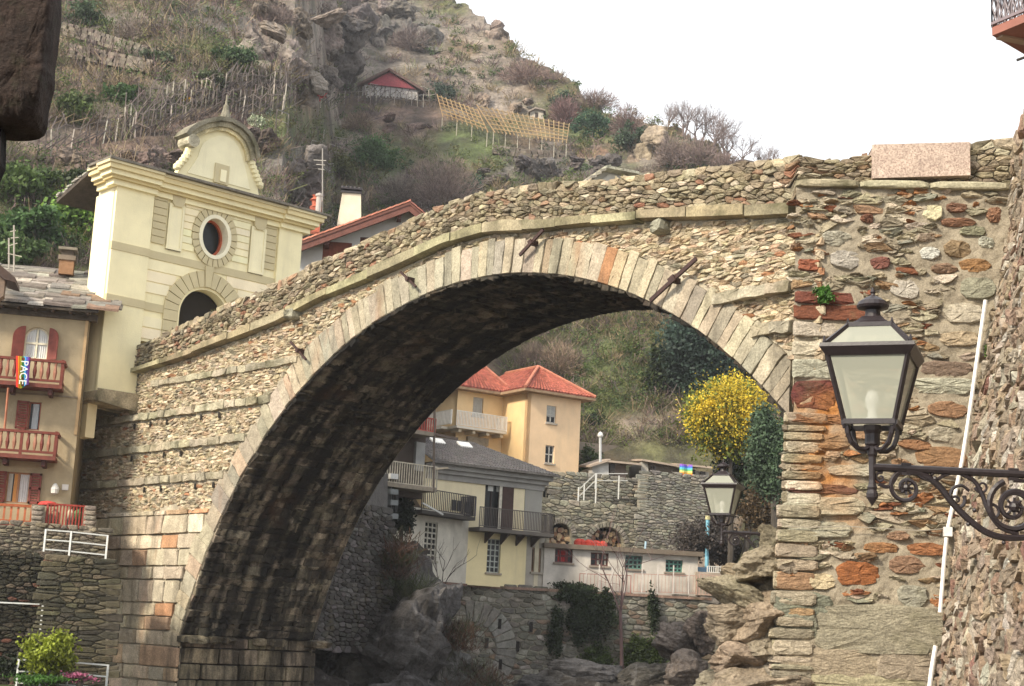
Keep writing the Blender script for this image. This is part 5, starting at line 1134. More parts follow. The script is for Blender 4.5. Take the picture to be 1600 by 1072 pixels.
g = MB(); g.bar(GB.pt(660, 786, 1.1), GB.pt(692, 804, 1.3), .09, col=(.5, .5, .47)); g.build('white_pole', M_paint, gh)
# --- dark wooden house close by, behind the far edge of the barrel
DB = face_at(690, 84, 50); dh = thing('timber_house', 'shadowed house with wooden balconies beside the barrel of the arch', 'house', DB.pt(640, 870))
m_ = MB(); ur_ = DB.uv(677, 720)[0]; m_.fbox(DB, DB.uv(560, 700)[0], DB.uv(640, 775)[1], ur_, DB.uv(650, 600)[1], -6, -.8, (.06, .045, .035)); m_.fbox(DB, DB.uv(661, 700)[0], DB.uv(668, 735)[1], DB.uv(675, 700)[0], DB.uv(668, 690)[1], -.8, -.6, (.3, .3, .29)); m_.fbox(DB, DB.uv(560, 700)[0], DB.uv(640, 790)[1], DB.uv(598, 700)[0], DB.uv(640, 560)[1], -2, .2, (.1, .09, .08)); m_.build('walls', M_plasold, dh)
for y0, y1, c, ub in ((652, 673, (.35, .06, .04), 680), (727, 760, (.42, .38, .3), 682)):
    m_ = MB(); u0, u1 = DB.uv(600, y1, .6)[0], DB.uv(ub, y1, .6)[0]; zs_, zt_ = DB.uv(660, y1, .6)[1], DB.uv(660, y0, .6)[1]; m_.fbox(DB, u0, zs_-.22, u1, zs_, -.8, .65, (.2, .17, .13)); bb = m_.build('balcony', M_wood, dh)
    m_ = MB(); railing(m_, DB.w(u0, zs_, .6), DB.w(u1, zs_, .6), zt_-zs_, 22, .05, .06, c, z_gap=.02); m_.build('slatted_railing', M_wood, bb)
m_ = MB(); m_.bar(DB.pt(679, 640, .6), DB.pt(677, 770, .6), .13, col=(.05, .04, .035)); m_.bar(DB.pt(677, 678, .6), DB.pt(715, 686, .8), .14, col=(.08, .06, .05)); m_.bar(DB.pt(677, 733, .6), DB.pt(700, 731, .8), .1, col=(.3, .26, .2)); m_.build('timber_post', M_wood, dh)
m_ = MB(); 
for x, y0, y1, w_ in ((607, 742, 900, .35), (613, 750, 870, .15), (621, 770, 800, .12)): m_.bar(DB.pt(x, y0, .3), DB.pt(x-2, y1, .3), w_, col=(.05, .05, .05))
for y in (744, 768, 785, 806): m_.bar(DB.pt(608, y, .7), DB.pt(620, y+1, .7), .28, .28, col=(.5, .5, .48) if y == 744 else (.14, .15, .15))
m_.build('downpipes', M_paint, dh)
# --- arcade building with four windows
AB = Face((CB.w(uR+.35, 0, .05).x, CB.w(uR+.35, 0, .05).y), 80); abh = thing('low_annexe', 'long low white rendered building with four small windows and flat roof edge', 'building', AB.pt(960, 920))
aw = [AB.rect(867, 858, 895, 879), AB.rect(923, 864, 951, 884), AB.rect(977, 868, 1004, 889), AB.rect(1040, 875, 1067, 894)]
u1 = AB.uv(1090, 900)[0]; zt_ = AB.uv(960, 862)[1]; zb_ = AB.uv(960, 926)[1]
m_ = MB(); wall(m_, AB, rloop((0, zb_-.5, u1, zt_)), [rloop(r) for r in aw], (.5, .465, .41), px=False, th=4, rev=.3)
m_.build('walls', M_plasold, abh); zbd = AB.uv(960, 894)[1]; 
g = MB(); g.fbox(AB, -.1, zt_, u1+.25, zt_+.28, -4, .35, (.15, .12, .09)); g.build('roof_slab', M_plasold, abh)
for i, r in enumerate(aw): window(AB, r, abh, fcol=[(.1, .03, .03), (.1, .035, .03), (.1, .2, .17), (.09, .22, .18)][i], bars=(2 if i < 2 else 3, 1 if i < 2 else 2), ft=.09, sill=(.24, .2, .16), dep=.22, curtain=[(.2, .75, (.3, .03, .03))] if i == 0 else ([(.4, .5, (.5, .5, .45)), (.8, .9, (.5, .5, .45))] if i == 1 else None))
for x0, x1, lab in ((858, 985, 'rust red metal railing along the top of the river wall'), (990, 1088, 'white and red metal railing before the green windows')):
    g = MB(); A, B_ = AB.pt(x0 if x0 > 900 else 905, 926, .8), AB.pt(x1, 929, .8); railing(g, A, B_, 1.15, int((B_-A).length/.22), .02, .04, (.3, .12, .1) if x0 < 900 else (.42, .25, .2)); 
    for k in range(4): p = A+(B_-A)*(k+.5)/4; g.bar(p, p+Vector((0, 0, 1.75)), .07, col=(.5, .46, .42))
    tag(g.build('river_railing', M_paint, base=A), lab, 'railing')
# --- river wall
RV = Face((AB.w(0, 0, .9).x, AB.w(0, 0, .9).y), 78); rvh = thing('river_wall', 'high stone embankment wall hung with ivy under the houses', 'wall', RV.pt(850, 1072))
ua, ub = RV.uv(600, 950)[0], RV.uv(1108, 950)[0]; zt_ = RV.uv(960, 930)[1]; m_ = MB(); m_.fbox(RV, ua, -9, ub, zt_, -1.2, 0, (.25, .23, .18))
c_ = m_.build('core', M_mortar, rvh); m_ = MB(); m_.fbox(RV, RV.uv(730, 930)[0], zt_, ub+.1, zt_+.16, -1.2, .16, (.26, .17, .13)); m_.build('coping', M_corn, rvh)
m_ = MB()
for P in voronoi(ua, ub-.4, -8.5, zt_-.25, .6, .3, jit=.7): m_.stone(lambda u, z, o=0: RV.w(u, z, o), P, random.uniform(.04, .14), vary(pick([(3, (.2, .19, .155)), (3, (.15, .14, .115)), (1, (.27, .25, .21)), (1, (.19, .14, .1)), (.7, (.1, .09, .07))]), .2), gap=.03, cut=.12)
ax, az_ = RV.uv(735, 985)
for i in range(14):
    a0 = -1.2+i*.21; m_.stone(lambda u, z, o=0: RV.w(u, z, .1+o), [(ax+1.6*math.cos(a0), az_-1.1+1.6*math.sin(a0)), (ax+1.6*math.cos(a0+.2), az_-1.1+1.6*math.sin(a0+.2)), (ax+2.9*math.cos(a0+.2), az_-1.1+2.9*math.sin(a0+.2)), (ax+2.9*math.cos(a0), az_-1.1+2.9*math.sin(a0))], .05, vary((.2, .19, .165), .15), gap=.02, cut=.08)
for x, y in [(672, 925), (638, 940), (780, 975), (829, 980), (760, 1005), (808, 1010), (781, 1038)]: u, z = RV.uv(x, y); m_.fbox(RV, u-.1, z-.3, u+.1, z+.3, .1, .16, (.015, .012, .01))
m_.build('stonework', M_stone, rvh)
g = MB(); pr = RV.uv(1090, 930)[0]; RE = Face((RV.w(ub-1.5, 0, .05).x, RV.w(ub-1.5, 0, .05).y), 84); 
m_ = MB(); m_.fpoly(RE, [(1090, 893), (1180, 900), (1180, 935), (1090, 930)], -1, 0, (.36, .3, .24)); tag(m_.build('bridge_approach_wall', M_plasold, base=RE.pt(1120, 930)), 'short low wall with fence beyond the rock outcrop', 'wall')
m_ = MB(); A, B_ = RE.pt(1092, 930, .4), RE.pt(1165, 938, .4); railing(m_, A, B_, 1.3, 14, .03, .05, (.45, .3, .24)); A2, B2 = RE.pt(1105, 896, -.5), RE.pt(1152, 898, -.5); railing(m_, A2, B2, .45, 14, .05, .05, (.55, .55, .52)); tag(m_.build('pale_fence', M_paint, base=A), 'pale slatted fence on the low wall beside the rock outcrop', 'fence')
# --- terrace masonry behind with two arches full of logs, tall wall, blue pole
TB = face_at(1014, 107, 70); tw2 = thing('terraced_wall', 'tall grey rubble terrace wall with two arched log niches behind the low building', 'wall', TB.pt(1000, 860))
def tmp(u, z, o=0): return TB.w(u, z, o)
zlo = TB.uv(950, 885)[1]; zA = TB.uv(930, 793)[1]; zBg = TB.uv(1060, 742)[1]; u00 = TB.uv(835, 830)[0]; u01 = TB.uv(1014, 800)[0]; u02 = TB.uv(1106, 800)[0]
ar = [TB.rect(852, 817, 892, 880), TB.rect(921, 823, 974, 880)]
TBA = face_at(950, 106, 70)
m_ = MB(); wall(m_, TBA, rloop((TBA.uv(835, 830)[0], zlo, TBA.uv(1016, 830)[0], zA)), [[(p[0], max(p[1], zlo+.02)) for p in archloop(TBA.rect(*r_), 12)] for r_ in ((858, 818, 892, 884), (921, 824, 975, 886))], (.22, .2, .15), px=False, th=1.5, rev=.8)
m_.fbox(TB, u01, zlo, u02, zBg, -2, 0, (.23, .21, .17)); m_.fbox(TBA, TBA.uv(835, 830)[0], zlo, TBA.uv(1012, 830)[0], zA-.2, -2.2, -1.55, (.03, .025, .02)); m_.fbox(TB, TB.uv(905, 770)[0], zA-.5, u01, TB.uv(960, 740)[1], -6, -3, (.22, .2, .16)); m_.build('core', M_mortar, tw2)
m_ = MB(); AR2 = [TBA.rect(858, 818, 892, 884), TBA.rect(921, 824, 975, 886)]
def in_ta(u, z):
    for r_ in AR2:
        a_ = (r_[2]-r_[0])/2; c0 = (r_[0]+r_[2])/2; zs_ = r_[3]-a_
        if abs(u-c0) < a_+.35 and (z < zs_ or (u-c0)**2+(z-zs_)**2 < (a_+.45)**2): return False
    return True
for P in voronoi(TBA.uv(836, 830)[0], TBA.uv(1016, 830)[0], zlo, zA, .55, .24, inside=in_ta): m_.stone(lambda u, z, o=0: TBA.w(u, z, o), P, random.uniform(.04, .12), vary(pick([(3, (.26, .24, .18)), (2, (.18, .17, .13)), (1, (.33, .3, .23))]), .2), gap=.03)
for P in voronoi(u01, u02-.3, zlo, zBg-.15, .45, .18): m_.stone(tmp, P, random.uniform(.04, .12), vary(pick([(3, (.25, .24, .2)), (2, (.18, .17, .15)), (1, (.33, .31, .25))]), .2), gap=.03)
for P in voronoi(TB.uv(905, 770)[0], u01, zA-.4, TB.uv(960, 740)[1], .5, .22): m_.stone(lambda u, z, o=0: TB.w(u, z, -3+o), P, random.uniform(.04, .12), vary(pick([(3, (.24, .23, .19)), (2, (.17, .16, .13)), (1, (.36, .31, .22))]), .2), gap=.03)
for r_ in AR2:
    a_ = (r_[2]-r_[0])/2; c0 = (r_[0]+r_[2])/2; zs_ = r_[3]-a_
    for i in range(17):
        t0, t1 = math.pi*i/17+.01, math.pi*(i+1)/17-.01; m_.stone(lambda u, z, o=0: TBA.w(u, z, .03+o), [(c0+a_*math.cos(t0), zs_+a_*math.sin(t0)), (c0+a_*math.cos(t1), zs_+a_*math.sin(t1)), (c0+(a_+.4)*math.cos(t1), zs_+(a_+.4)*math.sin(t1)), (c0+(a_+.4)*math.cos(t0), zs_+(a_+.4)*math.sin(t0))], .08, vary((.22, .2, .16), .2), gap=.01, cut=.08)
m_.build('stonework', M_stone, tw2)
for j, r_ in enumerate(AR2):
    m_ = MB(); random.seed(50+j)
    for i in range(110):
        u, z = random.uniform(r_[0], r_[2]), random.uniform(zlo, r_[3]-.3); a_ = (r_[2]-r_[0])/2; c0 = (r_[0]+r_[2])/2; zs_ = r_[3]-a_
        if z > zs_ and (u-c0)**2+(z-zs_)**2 > (a_-.15)**2: continue
        p = TBA.w(u, z, -random.uniform(.25, .6)); d = TBA.n; m_.tube([p-d*.8, p+d*.02], random.uniform(.1, .2), vary(pick([(2, (.42, .3, .17)), (1, (.26, .13, .07)), (1, (.34, .25, .16))]), .2), 7)
    tag(m_.build('log_pile', M_wood, base=TBA.w((r_[0]+r_[2])/2, zlo, -.4)), ['stack of cut logs filling the left arched niche', 'stack of cut logs filling the right arched niche'][j], 'firewood')
random.seed(3)
g = MB(); 
for i in range(7): p = AB.pt(905+i*6+random.uniform(-2, 2), 848+i*.6, -2); g.lathe(p-Vector((0, 0, .4)), [(.2, 0), (.3, .15), (.28, .5), (.1, .65)], vary((.5, .06, .04), .1), 8)
tag(g.build('red_covers', M_cloth, base=AB.pt(925, 852, -2)), 'row of red covered bundles lying on the flat roof before the log niches', 'bundles')
g = MB(); PBf = face_at(1105, 99, 80); g.tube([PBf.pt(1104, 895), PBf.pt(1106, 812)], .13, (.2, .45, .58), 8); g.tube([PBf.pt(1106, 812), PBf.pt(1106, 806)], .16, (.6, .55, .3), 8); r = PBf.rect(1088, 889, 1108, 894); g.fbox(PBf, r[0], r[1], r[2], r[3]+.1, -.8, .2, (.25, .42, .6)); tag(g.build('blue_post', M_paint, base=PBf.pt(1104, 895)), 'tall light blue post on a blue base at the end of the low building', 'post')
g = MB(); g.tube([PBf.pt(1008, 862, 0), PBf.pt(1009, 846, 0)], .07, (.35, .5, .6), 6); tag(g.build('vent_pipe', M_paint, base=PBf.pt(1008, 862)), 'small blue grey vent pipe on the flat roof of the low building', 'pipe')
# sheds on the terrace
SB_ = face_at(980, 111, 80); shd = thing('garden_sheds', 'row of shabby garden sheds with tin roofs on top of the rubble terrace', 'shed', SB_.pt(980, 748))
m_ = MB(); 
for pts, c, o in (([(925, 748), (925, 729), (951, 720), (951, 749)], (.5, .49, .46), .6), ([(951, 749), (951, 721), (978, 724), (978, 752)], (.2, .15, .12), .2), ([(1008, 752), (1008, 722), (1090, 736), (1090, 758)], (.24, .2, .16), .1), ([(1083, 756), (1083, 735), (1108, 738), (1108, 758)], (.36, .33, .28), .4), ([(1002, 745), (1002, 722), (1012, 720), (1014, 745)], (.42, .4, .35), .5)): m_.fpoly(SB_, pts, -3, o, c)
m_.build('walls', M_plasold, shd); m_ = MB()
for a, b_ in (((922, 727), (954, 717)), ((950, 719), (1002, 724)), ((1004, 717), (1062, 727)), ((1058, 724), (1112, 729))):
    A, B_ = SB_.pt(*a, 1.0), SB_.pt(*b_, 1.0); bk = -SB_.n*4+Vector((0, 0, .4)); m_.prism([A, B_, B_+bk, A+bk], [p-Vector((0, 0, .14)) for p in (A, B_, B_+bk, A+bk)], (.36, .29, .23))
m_.build('tin_roof', M_plasold, shd)
for r_ in ((950, 726, 957, 747), (1014, 730, 1020, 744), (1075, 735, 1082, 752), (1091, 738, 1098, 746)): g = MB(); rr_ = SB_.rect(*r_); g.fbox(SB_, *rr_, .4, .66, (.03, .025, .022)); g.build('doorway', M_wood, shd)
g = MB(); g.tube([SB_.pt(938, 724, .9), SB_.pt(938, 682, .9)], .1, (.45, .46, .46), 8); g.lathe(SB_.pt(938, 683, .9), [(.16, 0), (.22, .1), (.16, .3), (.02, .4)], (.6, .6, .58), 8); tag(g.build('stove_pipe', M_paint, base=SB_.pt(938, 724, .9)), 'tall thin metal stove pipe rising from the leftmost garden shed', 'pipe')
g = MB(); K7 = [(.25, .1, .5), (.08, .15, .6), (.1, .45, .6), (.15, .5, .2), (.7, .65, .2), (.75, .35, .05), (.6, .06, .03)]; a, b_ = SB_.uv(1062, 725, 1.1), SB_.uv(1081, 744, 1.1); n = 7
for i in range(7):
    for k in range(6): f0, f1 = k/6, (k+1)/6; q = lambda f, g_: SB_.w(a[0]+(b_[0]-a[0])*f, a[1]+(b_[1]-a[1])*g_, 1.1+.12*math.sin(f*7)); g.add([q(f0, i/7), q(f1, i/7), q(f1, (i+1)/7), q(f0, (i+1)/7)], [(0, 1, 2, 3)], K7[i])
tag(g.build('rainbow_banner', M_cloth, base=SB_.pt(1071, 744, 1.1)), 'small rainbow banner hanging in front of the garden sheds', 'flag')
# steps railing
g = MB(); SF_ = face_at(930, 109, 70); P_ = [SF_.pt(903, 788, 1), SF_.pt(930, 762, 1), SF_.pt(980, 762, 1)]
for k in range(2):
    for z in (.5, 1.0): g.bar(P_[k]+Vector((0, 0, z)), P_[k+1]+Vector((0, 0, z)), .06, col=(.5, .5, .47))
for x, y in ((903, 788), (912, 782), (930, 795), (966, 780), (930, 764)): p = SF_.pt(x, y, 1); g.bar(p, Vector((p.x, p.y, P_[1].z+1.0 if x >= 930 else p.z+1.2)), .09, col=(.55, .55, .52))
tag(g.build('stair_railing', M_paint, base=P_[0]), 'pale metal stair railing climbing to the garden sheds', 'railing')
CW = face_at(985, 119, 64); m_ = MB(); m_.fpoly(CW, [(905, 690), (1070, 708), (1125, 716), (1125, 760), (905, 760)], -1.5, 0, (.2, .165, .13)); 
tag(m_.build('concrete_wall', M_plasold, base=CW.pt(985, 730)), 'long bare brown concrete wall behind the garden sheds', 'wall')
g = MB(); PF = face_at(1000, 127, 75)
for x in (908, 948, 1000, 1040, 1070): g.tube([PF.pt(x, 655), PF.pt(x-(6 if x in (948, 1040) else 0), 632)], .05, (.4, .38, .33), 5)
g.tube([PF.pt(896, 645), PF.pt(1075, 655)], .05, (.5, .48, .4), 5); tag(g.build('wire_fence', M_paint, base=PF.pt(1000, 655)), 'thin pole and wire fence crossing the green slope', 'fence')
# --- rocks under the arch
def rockthing(label, L, D0, name='bedrock', kind=None, q=1.):
    mm = MB()
    for i, (x, y, w_, h_, dd, c) in enumerate(L): s_ = (D0+dd)/FPX; rock(mm, at(x, y, D0+dd), (w_*s_*.7, h_*s_*.55, h_*s_*.7), 60+i*7+int(x), vary(c, .15), q=q, facets=7)
    o = mm.build(name, M_bed, base=at(L[0][0], L[0][1], D0), smooth=False); return tag(o, label, 'rocks')
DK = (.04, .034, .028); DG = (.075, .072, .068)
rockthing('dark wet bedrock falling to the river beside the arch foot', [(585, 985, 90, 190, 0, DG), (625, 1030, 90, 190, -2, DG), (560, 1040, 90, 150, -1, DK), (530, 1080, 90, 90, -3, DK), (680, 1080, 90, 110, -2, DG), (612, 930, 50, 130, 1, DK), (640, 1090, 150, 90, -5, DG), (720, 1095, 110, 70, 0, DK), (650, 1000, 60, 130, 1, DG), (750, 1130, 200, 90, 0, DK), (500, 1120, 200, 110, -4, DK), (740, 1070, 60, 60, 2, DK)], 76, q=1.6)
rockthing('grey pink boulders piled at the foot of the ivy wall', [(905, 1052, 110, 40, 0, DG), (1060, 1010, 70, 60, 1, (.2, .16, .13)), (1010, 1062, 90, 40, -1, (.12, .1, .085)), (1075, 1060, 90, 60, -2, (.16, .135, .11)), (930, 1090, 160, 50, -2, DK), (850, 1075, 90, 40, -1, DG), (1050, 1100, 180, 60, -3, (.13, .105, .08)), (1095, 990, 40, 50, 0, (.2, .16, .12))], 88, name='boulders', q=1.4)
LWf = face_at(570, 72, 32); lw = thing('side_bank_wall', 'dark grey rubble wall between the arch foot and the annexe', 'wall', LWf.pt(560, 960)); m_ = MB(); m_.fpoly(LWf, [(480, 760), (606, 740), (604, 900), (480, 1020)], -3, -.02, (.09, .085, .08)); m_.build('core', M_mortar, lw); m_ = MB()
a0, z_0 = LWf.uv(485, 1010); a1, z_1 = LWf.uv(603, 800)
for P in voronoi(a0, a1, z_0, z_1, .4, .2): m_.stone(lambda u, z, o=0: LWf.w(u, z, o), P, random.uniform(.03, .1), vary(pick([(2, (.06, .055, .05)), (1, (.1, .09, .085)), (1, (.035, .03, .027))]), .2), gap=.02)
m_.build('stonework', M_stone, lw)
# ============================================================ TERRAIN
SIL = [(-400, -60), (0, -60), (400, -60), (600, -60), (700, -28), (735, 2), (770, 30), (795, 48), (812, 68), (850, 84), (885, 100), (925, 134), (975, 160), (1010, 180), (1060, 196), (1100, 217), (1150, 246), (1195, 262), (1240, 285), (1330, 330), (1500, 430), (1700, 520), (2300, 700)]
SAZ = []; 
for x, y in SIL: r = ray(x, y); SAZ.append((math.atan2(r.x, r.y), r.z/math.hypot(r.x, r.y)))
SAZ.sort(); saz = [a for a, _ in SAZ]; sel = [b for _, b in SAZ]
def etop(a): return float(np.interp(a, saz, sel))
def lerp(a, b, t): return a+(b-a)*max(0, min(1, t))
MR = .8
def hz(x, y):
    r = math.hypot(x, y); a = math.atan2(x, y); E = etop(a)
    k = max(0, min(1, (math.degrees(a)+9.2)/2.0))         # 0 = left valley side, 1 = seen through the arch
    f0 = 74+(118-74)*k; z0 = 11+(14.5-11)*k
    rr = (z0-MR*f0)/(E-MR) if E < MR-.05 else 900
    v = Vector((x, y, 0))
    n1_ = noise.fractal(v*.018+Vector((3, 1, 0)), 1, 2, 3); n2_ = noise.fractal(v*.09, .9, 2.1, 4); rid = abs(noise.noise(v*.05+Vector((7, 7, 7))))
    fade = min(1, max(0, (r-f0)/25))
    rs = r + fade*(n1_*7 + (rid-.25)*6)
    if r < f0:
        foot = np.interp(r, [0, 86, 90, 97, 99, 104, 112, 118], [-7, -7, -7, -7, 1.5, 4, 9, z0]) if k > .5 else np.interp(r, [0, 66, 69, 74], [-7, -7, 6, z0])
        kb = max(0, min(1, (math.degrees(a)-7.9)/1.2)); bank = np.interp(r, [0, 76, 81, 85, 97, 118], [-7, -7, -2, 2.5, 6, z0])
        return float(foot*(1-kb)+bank*kb)+n2_*.35
    if rs < rr:
        z = z0+MR*(rs-f0)
    else: z = z0+MR*(rr-f0)-.35*(rs-rr)
    st_ = 4.2; ph = (z/st_) % 1; tm = max(0, min(1, noise.noise(v*.02+Vector((1, 5, 2)))*3+.4))
    z += fade*(n2_*.8+tm*(st_*.4*(min(1, ph*1.6)**3-ph)))
    return z+noise.fractal(v*.5, .8, 2, 3)*.35*fade
def hit(px, py, r0=60, r1=600):
    d = ray(px, py); d = d/math.hypot(d.x, d.y); r = r0; st = 1.5
    while r < r1:
        p = d*r
        if p.z < hz(p.x, p.y):
            lo, hi = r-st, r
            for _ in range(8):
                m = (lo+hi)/2; p = d*m
                if p.z < hz(p.x, p.y): hi = m
                else: lo = m
            return d*hi
        r += st
    return None
# colour patches of the slope: rock, dry scrub earth, green, red soil  (x, y, rx, ry, kind, weight)
PATCH = [(450, 65, 110, 55, 'r'), (620, 60, 100, 60, 'g'), (600, 75, 60, 50, 'r'), (760, 35, 40, 40, 'r'), (350, 210, 150, 40, 'p'), (130, 250, 120, 40, 'p'), (640, 190, 60, 28, 'p'), (450, 270, 80, 50, 'g'), (880, 255, 130, 30, 'g'), (1008, 232, 30, 36, 'r'),
 (800, 162, 60, 22, 'r'), (90, 330, 120, 80, 'v'), (360, 90, 45, 22, 'v'), (590, 250, 60, 35, 'v'), (930, 200, 60, 30, 'v'), (250, 165, 60, 25, 'v'), (470, 205, 80, 20, 'v'), (740, 230, 60, 40, 'v'), (520, 20, 160, 24, 'r'), (270, 30, 140, 30, 'g'), (925, 238, 40, 10, 'o'), (1000, 80, 60, 20, 'r'), (200, 80, 100, 40, 's'),
 (985, 600, 60, 30, 'v'), (960, 560, 100, 30, 'v'), (940, 640, 80, 16, 'v'), (1000, 665, 60, 20, 'r'), (850, 570, 60, 40, 's')]
PC = dict(r=(.25, .21, .175), g=(.165, .15, .135), p=(.225, .155, .125), v=(.09, .12, .042), o=(.29, .16, .09), s=(.165, .13, .08))
naz, nr = 420, 300
AZ = np.linspace(math.radians(-27), math.radians(27), naz); b = MB(); vs_ = []
RR = np.concatenate([np.linspace(3, 70, 20), 70+(520-70)*np.linspace(0, 1, nr-20)**1.25])
for r in RR:
    for a in AZ: x, y = r*math.sin(a), r*math.cos(a); vs_.append((x, y, hz(x, y)))
b.v = vs_; b.f = [(j*naz+i, j*naz+i+1, (j+1)*naz+i+1, (j+1)*naz+i) for j in range(nr-1) for i in range(naz-1)]
cs_ = []
for v in vs_:
    c = Vector((.165, .12, .078)); x, y = proj(v) if v[1] > 10 else (0, 0); V = Vector(v)
    nn_ = noise.fractal(V*.07, .8, 2, 3); 
    if nn_ > .12: c = c.lerp(Vector(PC['r']), min(.8, (nn_-.12)*3))
    if nn_ < -.1: c = c.lerp(Vector(PC['v']), min(.6, (-.1-nn_)*3))
    for px_, py_, rx_, ry_, kd in PATCH:
        d = ((x-px_)/rx_)**2+((y-py_)/ry_)**2
        if d < 2: wv = max(0, min(1, (1.15-d)*1.3+noise.noise(V*.18)*.9)); c = c.lerp(Vector(PC[kd]), wv*.9)
    cs_.append(tuple(c))
b.c = cs_; h_ = b.build('hillside', M_hill, kind='structure', smooth=False)
g = MB(); G_ = 430; g.add([(-G_, -90, -7.6), (G_, -90, -7.6), (G_, 640, -7.6), (-G_, 640, -7.6)], [(0, 1, 2, 3)], (.09, .08, .06)); g.build('ground', M_hill, kind='structure')
# ============================================================ VEGETATION
def twigbush(P, n, h, wd, col, cols, th=.03, spread=.6, U_=None):     # collects thin upright slivers
    d = rng.normal(size=(n, 3)); d[:, 2] = np.abs(d[:, 2])*1.0+.5; d /= np.linalg.norm(d, axis=1)[:, None]; L_ = h*rng.uniform(.35, 1, n)
    base = np.array(P)+rng.normal(size=(n, 3))*np.array([wd, wd, h*.15])*.35+ d*(rng.uniform(0, .5, n)*h)[:, None]
    s = np.cross(d, runit(n)); s /= np.linalg.norm(s, axis=1)[:, None]
    c = np.array(col)*rng.uniform(.6, 1.4, n)[:, None]
    cols.append((base+d*(L_/2)[:, None], s*th*rng.uniform(.6, 1.5, n)[:, None], d*(L_/2)[:, None], c))
def leafclump(P, r, n, size, col, cols, k=7, var=.35, flat=1.):
    n = int(n*2.6) if n > 100 else n*2; size *= .5
    cc = runit(k)*np.array([r[0], r[1], r[2]])*rng.uniform(.35, .85, (k, 1))*np.array([1, 1, flat]); tone = rng.uniform(1-var, 1+var, k); idx = rng.integers(0, k, n)
    pos = np.array(P)+cc[idx]+rng.normal(size=(n, 3))*np.array(r)*(rng.uniform(.1, .26, k)[idx])[:, None]
    u = runit(n); v = np.cross(u, runit(n)); v /= np.linalg.norm(v, axis=1)[:, None]; s = size*rng.uniform(.6, 1.3, n)[:, None]
    c = np.array(col)*(tone[idx]*rng.uniform(.75, 1.3, n))[:, None]; cols.append((pos, u*s*.6, v*s, c))
def flush(name, cols, m, parent=None, base=None, kind=None):
    P, U, V, c = [np.concatenate([q[i] for q in cols]) for i in range(4)]; return cloud(name, P, U, V, c, m, parent, base, kind)
# scrub spread over the hillside
TW, LV = [], []
pix = []
EXC = [(465, 136, 512, 172), (555, 108, 668, 165), (675, 168, 895, 256), (200, 135, 560, 190), (60, 205, 200, 250), (822, 165, 856, 196), (285, 148, 305, 166), (382, 180, 412, 206)]
for _ in range(5600):
    if random.random() < .8: x, y = random.uniform(-10, 1260), random.uniform(-20, 430)
    else: x, y = random.uniform(780, 1250), random.uniform(480, 700)
    pix.append((x, y))
def patch_kind(x, y):
    k = 's'
    for px_, py_, rx_, ry_, kd in PATCH:
        if ((x-px_)/rx_)**2+((y-py_)/ry_)**2 < 1.05: k = kd
    return k
SHR = 0
for x, y in pix:
    p = hit(x, y)
    if p is None: continue
    k = patch_kind(x, y); rd = random.random(); R_ = p.length
    if any(a < x < c and b_ < y < d for a, b_, c, d in EXC) and random.random() < .8: continue
    if k in 'rp' and rd < .62: continue
    dens = 1 if k in 's' else .7
    if k == 'v' and rd < .7 or (k != 'v' and rd < .36) or (y > 470 and rd < .5):
        c = random.choice([(.08, .12, .035), (.06, .095, .035), (.11, .14, .04), (.14, .14, .055)]); s_ = random.uniform(.6, 1.5); leafclump(p+Vector((0, 0, s_*.5)), (s_, s_, s_*.7), 46, .17*R_/180, c, LV)
    else:
        c = random.choice([(.17, .125, .1), (.14, .108, .095), (.22, .165, .1), (.11, .085, .085), (.24, .19, .11), (.16, .11, .105), (.13, .14, .06)]); h = random.uniform(.6, 1.7); twigbush(p, int(34*dens), h, h*.8, c, TW, th=.026*R_/180)
flush('dry_scrub', TW, M_twig, kind='stuff'); flush('green_scrub', LV, M_leaf, kind='stuff')
# bare trees
def branch(mb, p, d, L_, r, depth, rs, spread=.5, up=.15, col=(.1, .08, .07), nb=3, TWc=None):
    n = 3; pts = [p]; dd = d.copy()
    for i in range(n): dd = (dd+Vector((rs.gauss(0, .13), rs.gauss(0, .13), rs.gauss(0, .1)+up*.3))).normalized(); pts.append(pts[-1]+dd*L_/n)
    mb.tube(pts, [r*(1-.45*i/n) for i in range(n+1)], col, 4 if depth > 1 else 3, caps=False)
    if depth == 0: return
    for k in range(nb):
        f = rs.uniform(.35, 1) if k else 1; q = pts[min(n, int(f*n+.5))]; ax = Vector((rs.gauss(0, 1), rs.gauss(0, 1), rs.gauss(0, .6)+up)).normalized()
        branch(mb, q, (dd*(1-spread*.5)+ax*spread).normalized(), L_*rs.uniform(.55, .8), r*.5, depth-1, rs, spread, up, col, nb)
def bare_tree(px, py, H, label, seed, col=(.11, .085, .075), depth=4, nb=4, group=None, dead=0, p=None, stems=1, r=None, spread=.75):
    p = p or hit(px, py)
    if p is None: return None
    rs = random.Random(seed); t = thing('bare_tree', label, 'tree', p, group); tk = MB(); cr = MB()
    for s in range(stems):
        d = Vector((rs.gauss(0, .12*stems), rs.gauss(0, .12*stems), 1)).normalized(); r0 = r or H*.02
        top = p+d*H*.3; tk.tube([p-Vector((0, 0, .4)), p+d*H*.15, top], [r0*1.3, r0*1.05, r0], col, 6)
        for k in range(nb): ax = Vector((rs.gauss(0, 1), rs.gauss(0, 1), rs.uniform(.3, 1.3))).normalized(); branch(cr, top-d*H*.08*rs.random(), (d*.5+ax*spread).normalized(), H*rs.uniform(.22, .34), r0*.6, depth-1, rs, .65, .2, col, 3 if nb < 5 else 4)
    tk.build('trunk', M_twig, t); cr.build('crown', M_twig, t); return t
RG = 'bare trees on the ridge'
